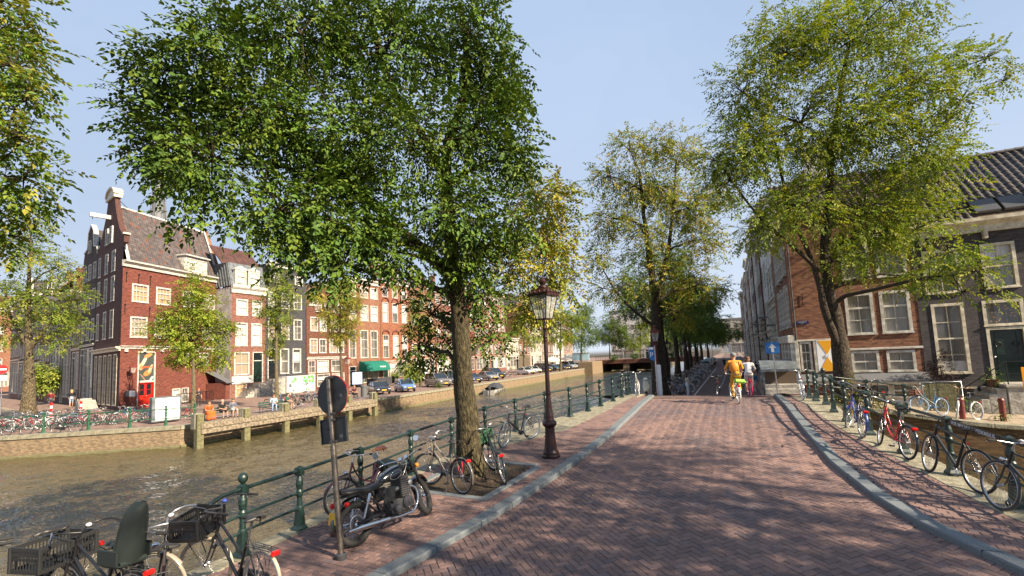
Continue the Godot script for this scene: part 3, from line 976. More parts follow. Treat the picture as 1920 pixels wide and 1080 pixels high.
func body(parent: Node3D, X: Transform3D, u0: float, u1: float, v0: float, v1: float, dep: float, m: String) -> void:   # side and back walls and a lid
	var b := MB.new()
	var p := func(u: float, v: float, z: float) -> Vector3: return X * v3(u, v, z)
	b.quad(p.call(u0, v0, -dep), p.call(u0, v0, 0), p.call(u0, v1, 0), p.call(u0, v1, -dep), v2(0, v0), v2(dep, v0), v2(dep, v1), v2(0, v1))
	b.quad(p.call(u1, v0, 0), p.call(u1, v0, -dep), p.call(u1, v1, -dep), p.call(u1, v1, 0), v2(0, v0), v2(dep, v0), v2(dep, v1), v2(0, v1))
	b.quad(p.call(u1, v0, -dep), p.call(u0, v0, -dep), p.call(u0, v1, -dep), p.call(u1, v1, -dep), v2(0, v0), v2(u1 - u0, v0), v2(u1 - u0, v1), v2(0, v1))
	b.quad(p.call(u0, v1 - 0.01, 0), p.call(u1, v1 - 0.01, 0), p.call(u1, v1 - 0.01, -dep), p.call(u0, v1 - 0.01, -dep))
	part("side_wall", b, M[m], parent)

func pantile() -> MB:
	var b := MB.new()
	b.sheet(6, 1, func(u: float, v: float) -> Vector3: return v3(u - 0.5, 0.17 * sin(u * TAU + 0.4) + 0.09 * (1 - v), v * 1.06 - 0.06))
	return b

# tiles on a slope: origin at the lower left seen from outside, along the eave, up the slope
func tile_roof(parent: Node3D, o: Vector3, eave: Vector3, slope: Vector3, tones: Array, sw := 0.25, sh := 0.33, single := 0, skip = null, mats := []) -> void:
	var nu := int(eave.length() / sw)
	var nv := int(slope.length() / sh)
	var eu := eave.normalized()
	var sv := slope.normalized()
	var nn := eu.cross(sv)
	var B := Basis(eu * sw * (eave.length() / sw / nu), nn * sw, sv * sh * (slope.length() / sh / nv))
	var tm: Mesh = kept.get("pantile", null)
	if tm == null:
		tm = pantile().mesh()
		kept["pantile"] = tm
	var under := MB.new()
	under.quad(o - nn * 0.03, o + eave - nn * 0.03, o + eave + slope - nn * 0.03, o + slope - nn * 0.03)
	var rr := part("roof", under, M.roof_boards, parent)
	var X := []
	var C := []
	for j in nv:
		for i in nu:
			var p := o + B.x * (i + 0.5) + B.z * j + nn * 0.02
			if skip != null and skip.call((i + 0.5) / nu, (j + 0.5) / nv): continue
			var T := Transform3D(B * Basis(v3(rf(-1, 1), rf(-1, 1), rf(-1, 1)).normalized(), rf(0, 0.02)), p + nn * rf(-0.004, 0.006))
			X.append(T)
			C.append(pick(tones) * rf(0.75, 1.2))
	if single > 0:
		for i in mini(single, X.size()):
			part("tile", tm, M[pick(mats)], rr, X[i])
		X = X.slice(single); C = C.slice(single)
	if X.size(): many("roof_tiles", tm, M.tile, X, C, rr)

const LIT := ["room", "room", "room", "blind_white", "blind_brown", "blind_grey"]

func plain_house(label: String, C: Vector3, d: Vector3, W: float, base: float, H: float, wallm: String, cols: int, rows: Array, trim := "white_paint", dep := 9.0, gable := "", group := "", ground := "shop", hide := []) -> Node3D:
	# rows: [sill height, head height, pane columns, pane rows]
	var X := front(C, d)
	var t := thing("canal_house", label, "house", Vector3.ZERO, 0, group)
	var holes := []
	var todo := []
	var pitch := W / cols
	for r in rows:
		for i in cols:
			var cu := pitch * (i + 0.5)
			var ww: float = minf(pitch * 0.62, 1.45)
			var h := [cu - ww / 2, cu + ww / 2, r[0], r[1]]
			holes.append(h)
			todo.append([h, r])
	var gtop: float = rows[rows.size() - 1][0] - 0.7
	var dw := 1.35
	var dh := [W - dw - 0.45, W - 0.45, base + 0.1, gtop - 0.15] if rng.randf() < 0.5 else [0.45, 0.45 + dw, base + 0.1, gtop - 0.15]
	holes.append(dh)
	var s0: float = 0.4 if dh[0] > W / 2 else dh[1] + 0.25
	var s1: float = dh[0] - 0.25 if dh[0] > W / 2 else W - 0.4
	var gh := []
	var kk := 2 if s1 - s0 < 4.5 else 3
	for i in kk:
		var h := [lerpf(s0, s1, float(i) / kk) + 0.05, lerpf(s0, s1, (i + 1.0) / kk) - 0.05, base + 0.9, gtop - 0.15]
		gh.append(h); holes.append(h)
	part("wall", wall_with_holes(X, 0, W, base - 0.3, H, holes), M[wallm], t)
	for k in todo:
		window(t, X, k[0], [k[1][2], k[1][3], 0.1, LIT, trim])
	for h in gh: window(t, X, h, [2, 3, 0.1, LIT, trim])
	door(t, X, dh, pick(["green_paint", "black_paint", "green_paint"]), trim, 0.75)
	body(t, X, 0.003, W - 0.003, base - 0.3, H, dep, wallm)
	cornice(t, X, 0.05, W - 0.05, gtop + 0.05, 0.22, 0.18, trim, "shop_cornice")
	if gable == "neck":
		var py := PackedVector2Array([v2(0, H), v2(W, H), v2(W * 0.94, H + 0.9), v2(W * 0.72, H + 1.2), v2(W * 0.68, H + 3.0), v2(W * 0.5, H + 3.9), v2(W * 0.32, H + 3.0), v2(W * 0.28, H + 1.2), v2(W * 0.06, H + 0.9)])
		var b := MB.new()
		b.extrude(py, 0.35, X)
		part("gable", b, M[wallm], t)
		var tr := MB.new()
		for q in range(1, 9):
			var a := X * v3(py[q].x, py[q].y, -0.15)
			var e := X * v3(py[(q + 1) % 9].x, py[(q + 1) % 9].y, -0.15)
			if q < 8: tr.bar(a, e, 0.46, 0.14)
		part("gable_coping", tr, M[trim], t)
		var wn := [W / 2 - 0.45, W / 2 + 0.45, H + 0.5, H + 2.0]
		window(t, X * Transform3D(ZB, v3(0, 0, 0.12)), wn, [2, 2, 0.09, "room", trim])
	else:
		cornice(t, X, -0.02, W + 0.02, H - 0.55, 0.75, 0.42, trim)
	if gable == "roof" or gable == "neck":
		var rz := -0.35
		var p0 := X * v3(0, H + 0.05, rz)
		var q := MB.new()
		var a := X * v3(0, H, rz); var b := X * v3(W, H, rz)
		if gable == "roof":
			tile_roof(t, a + v3(0, 0.1, 0), b - a, X.basis.z * -3.0 + v3(0, 3.4, 0), [Color(0.2, 0.07, 0.045), Color(0.16, 0.06, 0.045), Color(0.24, 0.09, 0.05)], 0.4, 0.5)
			for i in 2:
				var u := W * (0.3 + 0.4 * i)
				var dm := MB.new()
				dm.box(X * v3(u, H + 1.35, -0.9), v3(1.5, 1.7, 1.6), X.basis)
				var dd := part("dormer", dm, M.zinc, t)
				window(dd, X * Transform3D(ZB, v3(0, 0, -0.06)), [u - 0.62, u + 0.62, H + 0.6, H + 2.05], [2, 2, 0.12, "room", trim])
		else:
			q.quad(X * v3(W, H, -0.4), X * v3(W, H, -dep), X * v3(W / 2, H + 3.4, -dep), X * v3(W / 2, H + 3.4, -0.4))
			q.quad(X * v3(0, H, -dep), X * v3(0, H, -0.4), X * v3(W / 2, H + 3.4, -0.4), X * v3(W / 2, H + 3.4, -dep))
			part("roof", q, M.tile_b, t)
	for i in 1 + rng.randi() % 2:
		var ch := MB.new()
		var cc := X * v3(rf(0.8, W - 0.8), H + 1.6, -dep * rf(0.35, 0.6))
		ch.box(cc, v3(0.7, 4.4, 0.9), X.basis, 0.02)
		ch.box(cc + v3(0, 2.25, 0), v3(0.86, 0.14, 1.06), X.basis, 0.02)
		for s in [-1, 1]: ch.lathe([v2(0.12, 0), v2(0.1, 0.4), v2(0.06, 0.4)], cc + v3(0, 2.3, 0) + X.basis.z * s * 0.22, 8)
		part("chimney", ch, M[wallm], t)
	return t

func red_house() -> void:
	var a := deg_to_rad(15.3)
	var d := v3(-sin(a), 0, -cos(a))
	var C := v3(-54, 0, -24.2)
	var X := front(C, d)
	X.origin = X * v3(-0.45, 0, 0)
	var t := thing("corner_house", "tall red brick corner house with a steep speckled roof and white hoist beam", "house")
	var W := 11.9
	var wins := []
	for c in [[0.95, 2.7], [3.52, 5.25], [6.7, 8.3], [9.4, 11.15]]:
		wins.append([c[0], c[1], 9.88, 11.78, [4, 3, 0.16, "blind_amber" if c[0] < 6 else "blind_brown", "white_paint", 0.66]])
		wins.append([c[0] - 0.08, c[1] - 0.05, 6.26, 8.42, [4, 4, 0.16, "blind_brown", "white_paint"]])
	wins.append([6.3, 7.7, 3.75, 4.75, [2, 2, 0.1, "room", "white_paint"]])
	wins.append([9.0, 10.4, 3.2, 4.75, [2, 2, 0.1, "room", "white_paint"]])
	wins.append([5.65, 6.65, -0.75, 0.85, [1, 1, 0.12, "blind_white", "white_paint"]])
	wins.append([6.8, 7.7, -0.75, 0.85, [2, 2, 0.1, "room", "white_paint"]])
	var dh := [1.75, 3.65, -0.85, 4.9]
	part("wall", wall_with_holes(X, 0, W, -1.1, 13.9, wins + [dh]), M.red_brick, t)
	for w in wins: window(t, X, w, w[4])
	# poster over the red double door
	var fr := MB.new()
	for s in [[1.81, -0.85, 4.9], [3.59, -0.85, 4.9]]: fr.box(X * v3(s[0], (s[1] + s[2]) / 2, -0.03), v3(0.12, s[2] - s[1], 0.14), X.basis)
	fr.box(X * v3(2.7, 4.83, -0.03), v3(1.66, 0.14, 0.138), X.basis)
	fr.box(X * v3(2.7, 1.83, -0.03), v3(1.66, 0.2, 0.138), X.basis)
	part("door_frame", fr, M.white_paint, t)
	door(t, X, [1.86, 3.54, -0.85, 1.74], "red_paint", "red_paint", 0.0, true)
	var ps := MB.new()
	var pc := func(u: float, v: float, z := -0.06) -> Vector3: return X * v3(1.87 + 1.66 * u, 1.93 + 2.83 * v, z)
	ps.quad(pc.call(0, 0), pc.call(1, 0), pc.call(1, 1), pc.call(0, 1))
	var pst := part("poster", ps, plain(Color(0.05, 0.06, 0.055), 0.5), t)
	var shapes := [[Color(0.6, 0.42, 0.32), 0.35, 0.68, 0.28, 0.09, 0.75], [Color(0.62, 0.2, 0.07), 0.62, 0.9, 0.26, 0.07, 0.2], [Color(0.58, 0.3, 0.16), 0.16, 0.5, 0.13, 0.13, 0.9], [Color(0.6, 0.18, 0.05), 0.6, 0.27, 0.27, 0.1, 0.25], [Color(0.62, 0.36, 0.22), 0.78, 0.42, 0.2, 0.08, 0.8], [Color(0.3, 0.16, 0.1), 0.3, 0.12, 0.22, 0.03, -0.6], [Color(0.7, 0.66, 0.6), 0.86, 0.06, 0.14, 0.05, 0.55]]
	var lay := -0.056
	for s in shapes:
		var bl := MB.new()
		bl.col = s[0]
		lay += 0.002
		for k in 14:
			var g0 := TAU * k / 14
			var g1 := TAU * (k + 1) / 14
			var f := func(g: float) -> Vector3:
				var p := v2(cos(g) * s[3], sin(g) * s[4]).rotated(s[5])
				return pc.call(clampf(s[1] + p.x, 0.0, 1.0), clampf(s[2] + p.y, 0.0, 1.0), lay)
			bl.flat(pc.call(s[1], s[2], lay), f.call(g0), f.call(g1))
		part("printed_figure", bl, M.cloth, pst)
	var tx := TextMesh.new()
	tx.text = "aymour"
	tx.font_size = 40
	tx.pixel_size = 0.0095
	tx.depth = 0.01
	part("poster_lettering", tx, M.letter_orange, pst, X * Transform3D(ZB, v3(2.75, 3.32, -0.03)))
	# band, brackets, cornice
	cornice(t, X, -0.12, W, 5.15, 0.3, 0.24, "white_paint", "band")
	for u in [0.5, 2.4, 4.3, 6.4, 8.6, 10.8]:
		var b := MB.new()
		b.box(X * v3(u, 4.98, 0.1), v3(0.3, 0.3, 0.2), X.basis, 0.03)
		part("bracket", b, M.white_paint, t)
	cornice(t, X, -0.1, W + 0.25, 13.35, 0.62, 0.5, "white_paint")
	for p in [[0.35, 12.3], [1.6, 12.3], [2.85, 12.3], [0.3, 9.1], [2.85, 9.0]]:
		var b := MB.new()
		b.bar(X * v3(p[0], p[1] - 0.55, 0.03), X * v3(p[0], p[1] + 0.5, 0.03), 0.05, 0.05)
		b.ball(X * v3(p[0], p[1] + 0.45, 0.05), v3(0.1, 0.12, 0.05), 5, X.basis)
		part("wall_anchor", b, M.black_paint, t)
	# the gable front along the side street
	var g := deg_to_rad(79.5)
	var gd := v3(sin(g), 0, cos(g))
	var GW := 9.3
	var Y := front(X.origin - gd * GW, gd)
	var gw := []
	for c in [[0.45, 1.35], [2.95, 4.1], [5.45, 6.65]]:
		gw.append([c[0], c[1], 13.25, 15.5, [2, 2, 0.12, "room", "white_paint"]])
		gw.append([c[0], c[1], 10.15, 12.8, [2, 3, 0.12, "room", "white_paint"]])
		gw.append([c[0], c[1], 6.35, 9.3, [2, 3, 0.12, "room", "white_paint"]])
	for c in [[0.25, 1.25], [1.9, 2.9], [3.6, 4.7], [5.3, 6.5], [7.2, 8.4]]:
		gw.append([c[0], c[1], -0.4, 4.7, [2, 4, 0.14, ["room", "blind_brown"], "cream_paint"]])
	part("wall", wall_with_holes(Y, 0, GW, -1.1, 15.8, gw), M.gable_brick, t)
	for w in gw: window(t, Y, w, w[4])
	cornice(t, Y, -0.05, GW + 0.12, 4.95, 0.42, 0.4, "cream_paint", "shop_cornice")
	var py := PackedVector2Array([v2(0, 15.8), v2(GW, 15.8), v2(GW, 16.6), v2(GW - 0.5, 16.65), v2(7.6, 17.6), v2(6.3, 19.6), v2(5.8, 20.9), v2(5.7, 21.3), v2(3.2, 21.3), v2(3.1, 20.9), v2(2.7, 19.8), v2(0.5, 16.65), v2(0, 16.6)])
	var gb := MB.new()
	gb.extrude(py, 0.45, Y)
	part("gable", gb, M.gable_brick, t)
	var gx := MB.new()
	for q in [[GW - 0.25, GW + 0.2], [-0.2, 0.55]]:
		var sc := MB.new()
		sc.bar(Y * v3(q[0], 16.66, -0.2), Y * v3(q[1], 16.66, -0.2), 0.6, 0.16)
		part("shoulder_stone", sc, M.cream_paint, t)
	gx.bar(Y * v3(2.9, 21.4, -0.2), Y * v3(6.0, 21.4, -0.2), 0.7, 0.28)
	var arc := PackedVector2Array()
	for k in 13: arc.append(v2(4.45 + 1.5 * cos(PI * k / 12), 21.52 + 0.85 * sin(PI * k / 12)))
	gx.extrude(arc, 0.55, Y * Transform3D(ZB, v3(0, 0, 0.08)))
	for k in 12:
		gx.bar(Y * v3(arc[k].x, arc[k].y + 0.08, -0.2), Y * v3(arc[k + 1].x, arc[k + 1].y + 0.08, -0.2), 0.85, 0.2)
	part("pediment", gx, M.cream_paint, t)
	for u in [3.6, 5.2]:
		window(t, Y * Transform3D(ZB, v3(0, 0, 0.1)), [u - 0.4, u + 0.4, 16.4, 18.2], [1, 2, 0.1, "room", "white_paint"])
	var hb := MB.new()
	hb.bar(Y * v3(4.45, 19.3, -0.3), Y * v3(4.45, 19.3, 1.7), 0.26, 0.42, 0.02)
	var bm := part("hoist_beam", hb, M.white_paint, t)
	var hk := MB.new()
	hk.ring(Y * v3(4.45, 18.95, 1.45), 0.09, 0.02, Y.basis, 12, 5)
	part("hook", hk, M.black_paint, bm)
	# steep tiled roof towards the canal and its ridge, dormer, verge
	var e0 := X * v3(0.45, 13.95, 0.1)
	var e1 := X * v3(W - 0.2, 13.95, 0.1)
	var up := gd * -4.65 + v3(0, 6.7, 0)
	tile_roof(t, e0, e1 - e0, up, [Color(0.09, 0.07, 0.07), Color(0.13, 0.09, 0.085), Color(0.17, 0.13, 0.12), Color(0.08, 0.065, 0.07), Color(0.12, 0.105, 0.105), Color(0.11, 0.085, 0.085), Color(0.1, 0.085, 0.09), Color(0.15, 0.12, 0.12), Color(0.12, 0.09, 0.085), Color(0.09, 0.075, 0.075), Color(0.13, 0.105, 0.1), Color(0.11, 0.09, 0.09), Color(0.1, 0.08, 0.08), Color(0.14, 0.11, 0.1), Color(0.2, 0.075, 0.045)], 0.26, 0.33, 0, func(u: float, v: float) -> bool: return u > 0.6 and u < 0.87 and v < 0.24)
	var rb := MB.new()
	rb.bar(e0 + up, e1 + up, 0.3, 0.18)
	rb.bar(e0, e0 + up, 0.25, 0.16)
	part("ridge", rb, M.white_wall, t)
	var vg := MB.new()
	vg.bar(e1 + v3(0, 0.1, 0), e1 + up + v3(0, 0.1, 0), 0.5, 0.5)
	part("verge", vg, M.tan_brick, t)
	var vb := MB.new()
	vb.bar(e1 + v3(0, 0.3, 0) - d * 0.28, e1 + up + v3(0, 0.3, 0) - d * 0.28, 0.16, 0.3)
	part("verge_board", vb, M.white_paint, t)
	var bk := MB.new()
	bk.quad(e1 + up, e0 + up, e0 + up * 2 - v3(0, 13.4, 0), e1 + up * 2 - v3(0, 13.4, 0))
	var w0 := X * v3(W, 0, 0)
	var w1 := w0 - gd * 9.3
	bk.quad(w1 - v3(0, 1, 0), w0 - v3(0, 1, 0), w0 + v3(0, 13.9, 0), w1 + v3(0, 13.9, 0))
	bk.flat(w1 + v3(0, 13.9, 0), w0 + v3(0, 13.9, 0), e1 + up)
	part("back_wall", bk, M.grey_wall, t)
	var dm := MB.new()
	dm.box(X * v3(8.5, 14.9, -0.75), v3(3.1, 2.1, 1.3), X.basis)
	dm.box(X * v3(8.5, 15.98, -0.6), v3(3.4, 0.14, 1.7), X.basis)
	var dmo := part("dormer", dm, M.white_paint, t)
	for u in [7.75, 9.25]:
		window(dmo, X * Transform3D(ZB, v3(0, 0, -0.07)), [u - 0.68, u + 0.68, 14.15, 15.7], [3, 3, 0.1, "room", "white_paint"])
	var st := MB.new()
	st.tube(pts([Y * v3(4.9, 21.4, -0.4), e0 + up + (e1 - e0) * 0.12]), 0.03, 5)
	st.tube(pts([Y * v3(5.2, 20.4, -0.4), e0 + up + (e1 - e0) * 0.1]), 0.03, 5)
	part("stay_rod", st, M.black_paint, t)
	var dp := MB.new()
	dp.tube(pts([X * v3(W - 0.15, 13.4, 0.1), X * v3(W - 0.15, 0, 0.1)]), 0.07, 6)
	part("downpipe", dp, M.white_paint, t)
	# corner lantern on its own bracket, two boxes below
	var ln := thing("wall_lantern", "brown lantern on a red post at the corner of the red house", "lantern", X * v3(0.55, -0.8, 0.9))
	lantern_parts(ln, 3.55, 0.9, M.lamp_red, 3)
	# steps and railing before the gable front
	var sp := thing("stoop", "grey stone front steps with black railing left of the red house", "steps", Y * v3(1.2, -0.9, 0))
	for i in 6:
		var b := MB.new()
		b.box(Y.basis * v3(1.8 - i * 0.3, 0.1 + 0.1 * i, 0.9), v3(0.32, 0.2 + 0.2 * i, 1.5), Y.basis, 0.02)
		part("step", b, M.old_stone, sp)
	var rl := MB.new()
	rl.tube(pts([Y.basis * v3(1.9, 1.1, 1.6), Y.basis * v3(0.3, 2.2, 1.6), Y.basis * v3(-0.8, 2.2, 1.6)]), 0.035, 6)
	for i in 4: rl.tube(pts([Y.basis * v3(1.8 - 0.6 * i, 0.2 + 0.4 * i, 1.6), Y.basis * v3(1.8 - 0.6 * i, minf(1.15 + 0.41 * i, 2.2), 1.6)]), 0.025, 6)
	part("railing", rl, M.black_paint, sp)
	# lean-to shed and railing at the far end
	var sh := thing("lean_to", "small lean-to with a grey sloping roof beside the red house", "shed")
	var Z := X * Transform3D(ZB, v3(10.0, 0, 0.1))
	var s1 := MB.new()
	s1.box(Z * v3(1.6, 0.0, 1.3), v3(3.2, 2.2, 2.6), Z.basis)
	part("wall", s1, M.red_brick, sh)
	var s2 := MB.new()
	s2.quad(Z * v3(-0.2, 1.15, 2.9), Z * v3(3.5, 1.15, 2.9), Z * v3(3.5, 2.5, 0.02), Z * v3(-0.2, 2.5, 0.02))
	s2.box(Z * v3(1.65, 1.12, 2.88), v3(3.7, 0.12, 0.08), Z.basis)
	part("roof", s2, M.slate, sh)
	window(sh, Z * Transform3D(ZB, v3(0, 0, 2.62)), [1.6, 3.0, -0.6, 1.0], [3, 3, 0.1, "room", "white_paint"])
	var fn := thing("basement_railing", "dark iron railing round the basement steps of the red house", "railing")
	var fb := MB.new()
	fb.bar(X * v3(4.4, 0.3, 1.9), X * v3(9.2, 0.3, 1.9), 0.06, 0.06)
	fb.bar(X * v3(4.4, -0.75, 1.9), X * v3(9.2, -0.75, 1.9), 0.05, 0.05)
	part("rail", fb, M.black_paint, fn)
	for i in 26:
		var b := MB.new()
		b.bar(X * v3(4.4 + i * 0.19, -0.78, 1.9), X * v3(4.4 + i * 0.19, 0.28, 1.9), 0.03, 0.03)
		part("bar", b, M.black_paint, fn)

func left_bank() -> void:
	red_house()
	var d := v3(0, 0, -1)
	var at := func(u: float) -> Vector3: return v3(-54, 0, -24.2 - u)
	# pink brick house with zinc mansard
	var X := front(at.call(10.55), d)
	var t := thing("canal_house", "pink brick house with pale windows, grey side wall and white dormers", "house")
	var hs := []
	for c in [[0.6, 2.1], [2.65, 4.0]]:
		hs.append([c[0], c[1], 9.15, 11.2, [2, 2, 0.16, "blind_white", "white_paint", 0.62]])
		hs.append([c[0] - 0.08, c[1] - 0.03, 5.4, 8.3, [2, 2, 0.16, "blind_white", "white_paint", 0.65]])
	hs.append([0.4, 2.35, 1.9, 4.7, [2, 2, 0.16, ["blind_brown"], "white_paint", 0.6]])
	hs.append([0.6, 2.0, -0.7, 0.9, [3, 3, 0.1, "blind_amber", "white_paint"]])
	var dh := [2.75, 4.15, 0.9, 4.7]
	part("wall", wall_with_holes(X, 0, 4.5, -1.0, 12.0, hs + [dh]), M.pink_brick, t)
	for h in hs: window(t, X, h, h[4])
	door(t, X, dh, "green_paint", "white_paint", 1.1)
	cornice(t, X, -0.05, 4.55, 11.9, 0.95, 0.4, "white_paint")
	var sd := MB.new()
	sd.quad(X * v3(0, -1, -8), X * v3(0, -1, 0), X * v3(0, 12.6, 0), X * v3(0, 12.6, -8))
	sd.box(X * v3(0.04, 5.5, -0.25), v3(0.1, 13, 0.48), X.basis)
	part("side_wall", sd, M.grey_wall, t)
	var pl := MB.new()
	pl.box(X * v3(1.4, 1.35, 0.06), v3(2.6, 0.9, 0.14), X.basis)
	part("plinth", pl, M.white_wall, t)
	var mz := MB.new()
	mz.quad(X * v3(-0.05, 12.8, 0.0), X * v3(4.5, 12.8, 0.0), X * v3(4.5, 15.7, -0.7), X * v3(-0.05, 15.7, -0.7))
	mz.quad(X * v3(-0.05, 12.6, -8), X * v3(-0.05, 12.8, 0.0), X * v3(-0.05, 15.7, -0.7), X * v3(-0.05, 15.7, -8))
	for i in 10:
		mz.bar(X * v3(-0.08, 12.7, -0.2 - i * 0.5), X * v3(-0.08, 15.6, -0.9 - i * 0.5), 0.05, 0.05)
		mz.bar(X * v3(0.1 + i * 0.48, 12.8, 0.03), X * v3(0.1 + i * 0.48, 15.7, -0.68), 0.05, 0.05)
	part("mansard", mz, M.zinc, t)
	for c in [[0.35, 1.75], [2.0, 3.5]]:
		var b := MB.new()
		b.box(X * v3((c[0] + c[1]) / 2, 13.85, -0.25), v3(c[1] - c[0], 1.9, 0.9), X.basis)
		b.extrude(PackedVector2Array([v2(c[0] - 0.12, 14.8), v2(c[1] + 0.12, 14.8), v2((c[0] + c[1]) / 2, 15.3)]), 0.9, X * Transform3D(ZB, v3(0, 0, 0.26)))
		var dd := part("dormer", b, M.white_paint, t)
		window(dd, X * Transform3D(ZB, v3(0, 0, 0.23)), [c[0] + 0.12, c[1] - 0.12, 13.1, 14.65], [2, 2, 0.16, "room", "white_paint"])
	tile_roof(t, X * v3(-0.5, 15.6, -1.2), X.basis.x * 5.2, X.basis.z * -2.6 + v3(0, 2.6, 0), [Color(0.11, 0.048, 0.04), Color(0.13, 0.055, 0.045), Color(0.1, 0.045, 0.04)], 0.34, 0.42)
	var up := MB.new()
	up.box(X * v3(0.2, 16.6, -10), v3(3.5, 7, 5), X.basis)
	part("rear_block", up, M.soot_brick, t)
	stoop("grey stone steps with black handrail before the pink brick house", X * v3(3.4, -0.8, 0), X.basis, 1.6, 1.7)
	# black house
	X = front(at.call(15.1), d)
	t = thing("canal_house", "black brick house with white windows and graffiti on its plinth", "house")
	hs = []
	for c in [[0.3, 1.5], [2.2, 3.45], [4.1, 5.45]]:
		hs.append([c[0], c[1], 10.4, 12.55, [2, 2, 0.14, LIT, "white_paint"]])
		hs.append([c[0], c[1], 6.25, 9.1, [2, 3, 0.14, LIT, "white_paint"]])
	for c in [[2.05, 3.4], [3.95, 5.3]]: hs.append([c[0], c[1], 1.75, 5.1, [1, 2, 0.14, "room", "white_paint", 0.5]])
	dh = [0.25, 1.5, 0.6, 5.1]
	var d2 := [0.3, 1.3, -0.8, 0.45]
	part("wall", wall_with_holes(X, 0, 6.1, -1.0, 16.2, hs + [dh, d2]), M.black_brick, t)
	for h in hs: window(t, X, h, h[4])
	door(t, X, dh, "black_paint", "white_paint", 1.5, true)
	door(t, X, d2, "green_paint", "white_paint")
	body(t, X, 0.003, 6.1, -1, 16.2, 9, "black_brick")
	cornice(t, X, -0.02, 6.1, 15.9, 0.7, 0.4, "white_paint")
	for u in [1.2, 4.9]: window(t, X * Transform3D(ZB, v3(0, 0, 0.1)), [u - 0.65, u + 0.65, 13.8, 15.1], [2, 2, 0.14, "room", "white_paint"])
	stoop("grey stone steps with black railing before the black brick house", X * v3(1.0, -0.8, 0), X.basis, 2.0, 1.4)
	var gp := MB.new()
	gp.box(X * v3(3.9, 0.3, 0.9), v3(4.4, 2.2, 1.7), X.basis, 0.03)
	var gpo := part("plinth", gp, M.white_wall, t)
	var gf := MB.new()
	var lay := 1.76
	for i in 46:
		gf.col = pick([Color(0.2, 0.35, 0.7), Color(0.12, 0.5, 0.1), Color(0.6, 0.62, 0.65), Color(0.1, 0.11, 0.13), Color(0.5, 0.6, 0.75), Color(0.12, 0.5, 0.1)]) if i % 3 else Color(0.1, 0.55, 0.08)
		var u := rf(1.9, 5.9) if i % 3 else rf(4.4, 5.9)
		var v := rf(-0.5, 1.2) if i % 3 else rf(0.3, 1.2)
		lay += 0.0015
		var a := v3(rf(0.08, 0.3), rf(-0.2, 0.2), 0)
		var b := v3(rf(-0.15, 0.1), rf(0.06, 0.25), 0)
		var o := v3(u, v, lay)
		gf.quad(X * (o - a - b), X * (o + a - b * 0.6), X * (o + a * 0.8 + b), X * (o - a * 0.7 + b))
	part("graffiti", gf, M.cloth, gpo)
	# brown neck-gable house
	X = front(at.call(21.3), d)
	t = thing("canal_house", "brown neck-gabled house with white shopfront and orange roof tiles", "house")
	hs = []
	for c in [[0.65, 2.0], [2.3, 3.6], [4.15, 5.5], [5.75, 7.0]]:
		hs.append([c[0], c[1], 7.55, 9.63, [2, 2, 0.16, LIT, "white_paint", 0.5]])
		hs.append([c[0] - 0.12, c[1] - 0.1, 4.4, 6.52, [2, 2, 0.16, ["blind_amber", "blind_brown", "room"], "white_paint", 0.6]])
	for c in [[1.5, 2.6], [3.1, 4.4], [4.8, 5.9]]: hs.append([c[0], c[1], 10.4, 12.3, [2, 2, 0.13, LIT, "white_paint"]])
	for c in [[0.3, 1.5], [1.8, 3.9], [4.4, 6.2]]: hs.append([c[0], c[1], 1.6, 3.4, [2, 2, 0.1, LIT, "white_paint"]])
	for c in [[1.8, 4.1], [4.5, 6.9]]: hs.append([c[0], c[1], -0.4, 1.4, [2, 1, 0.1, LIT, "white_paint"]])
	dh = [0.35, 1.45, -0.8, 1.5]
	part("wall", wall_with_holes(X, 0, 7.5, -1.0, 11.0, hs.filter(func(h): return h[3] < 11) + [dh]), M.chestnut_brick, t)
	for h in hs: window(t, X * Transform3D(ZB, v3(0, 0, 0.1 if h[2] > 10 else 0.0)), h, h[4])
	door(t, X, dh, "green_paint", "white_paint", 0.0)
	body(t, X, 0, 7.5, -1, 11, 9, "chestnut_brick")
	cornice(t, X, 0, 7.5, 3.55, 0.35, 0.2, "white_paint", "shop_cornice")
	var gb := MB.new()
	gb.extrude(PackedVector2Array([v2(0, 11), v2(7.5, 11), v2(7.2, 11.6), v2(5.6, 12.3), v2(5.4, 14.4), v2(2.1, 14.4), v2(1.9, 12.3), v2(0.3, 11.6)]), 0.3, X)
	part("gable", gb, M.chestnut_brick, t)
	var gt := MB.new()
	gt.bar(X * v3(1.9, 14.45, 0), X * v3(5.6, 14.45, 0), 0.6, 0.2)
	gt.extrude(PackedVector2Array([v2(1.9, 14.5), v2(5.6, 14.5), v2(3.75, 15.3)]), 0.5, X * Transform3D(ZB, v3(0, 0, 0.2)))
	gt.extrude(PackedVector2Array([v2(0.3, 11.2), v2(1.85, 11.2), v2(1.85, 13.8), v2(1.3, 13.4), v2(1.1, 12.3)]), 0.2, X * Transform3D(ZB, v3(0, 0, 0.12)))
	gt.extrude(PackedVector2Array([v2(7.2, 11.2), v2(5.65, 11.2), v2(5.65, 13.8), v2(6.2, 13.4), v2(6.4, 12.3)]), 0.2, X * Transform3D(ZB, v3(0, 0, 0.12)))
	part("gable_ornament", gt, M.white_paint, t)
	tile_roof(t, X * v3(0, 11, -0.5), X.basis.z * -8.0, X.basis.x * 3.7 + v3(0, 4.2, 0), [Color(0.5, 0.14, 0.04), Color(0.42, 0.12, 0.04)], 0.4, 0.5)
	tile_roof(t, X * v3(7.5, 11, -8.5), X.basis.z * 8.0, X.basis.x * -3.7 + v3(0, 4.2, 0), [Color(0.5, 0.14, 0.04), Color(0.42, 0.12, 0.04)], 0.4, 0.5)
	# brick house with green awning
	X = front(at.call(28.9), d)
	t = thing("canal_house", "tan brick house with tall windows above a dark green awning", "house")
	hs = []
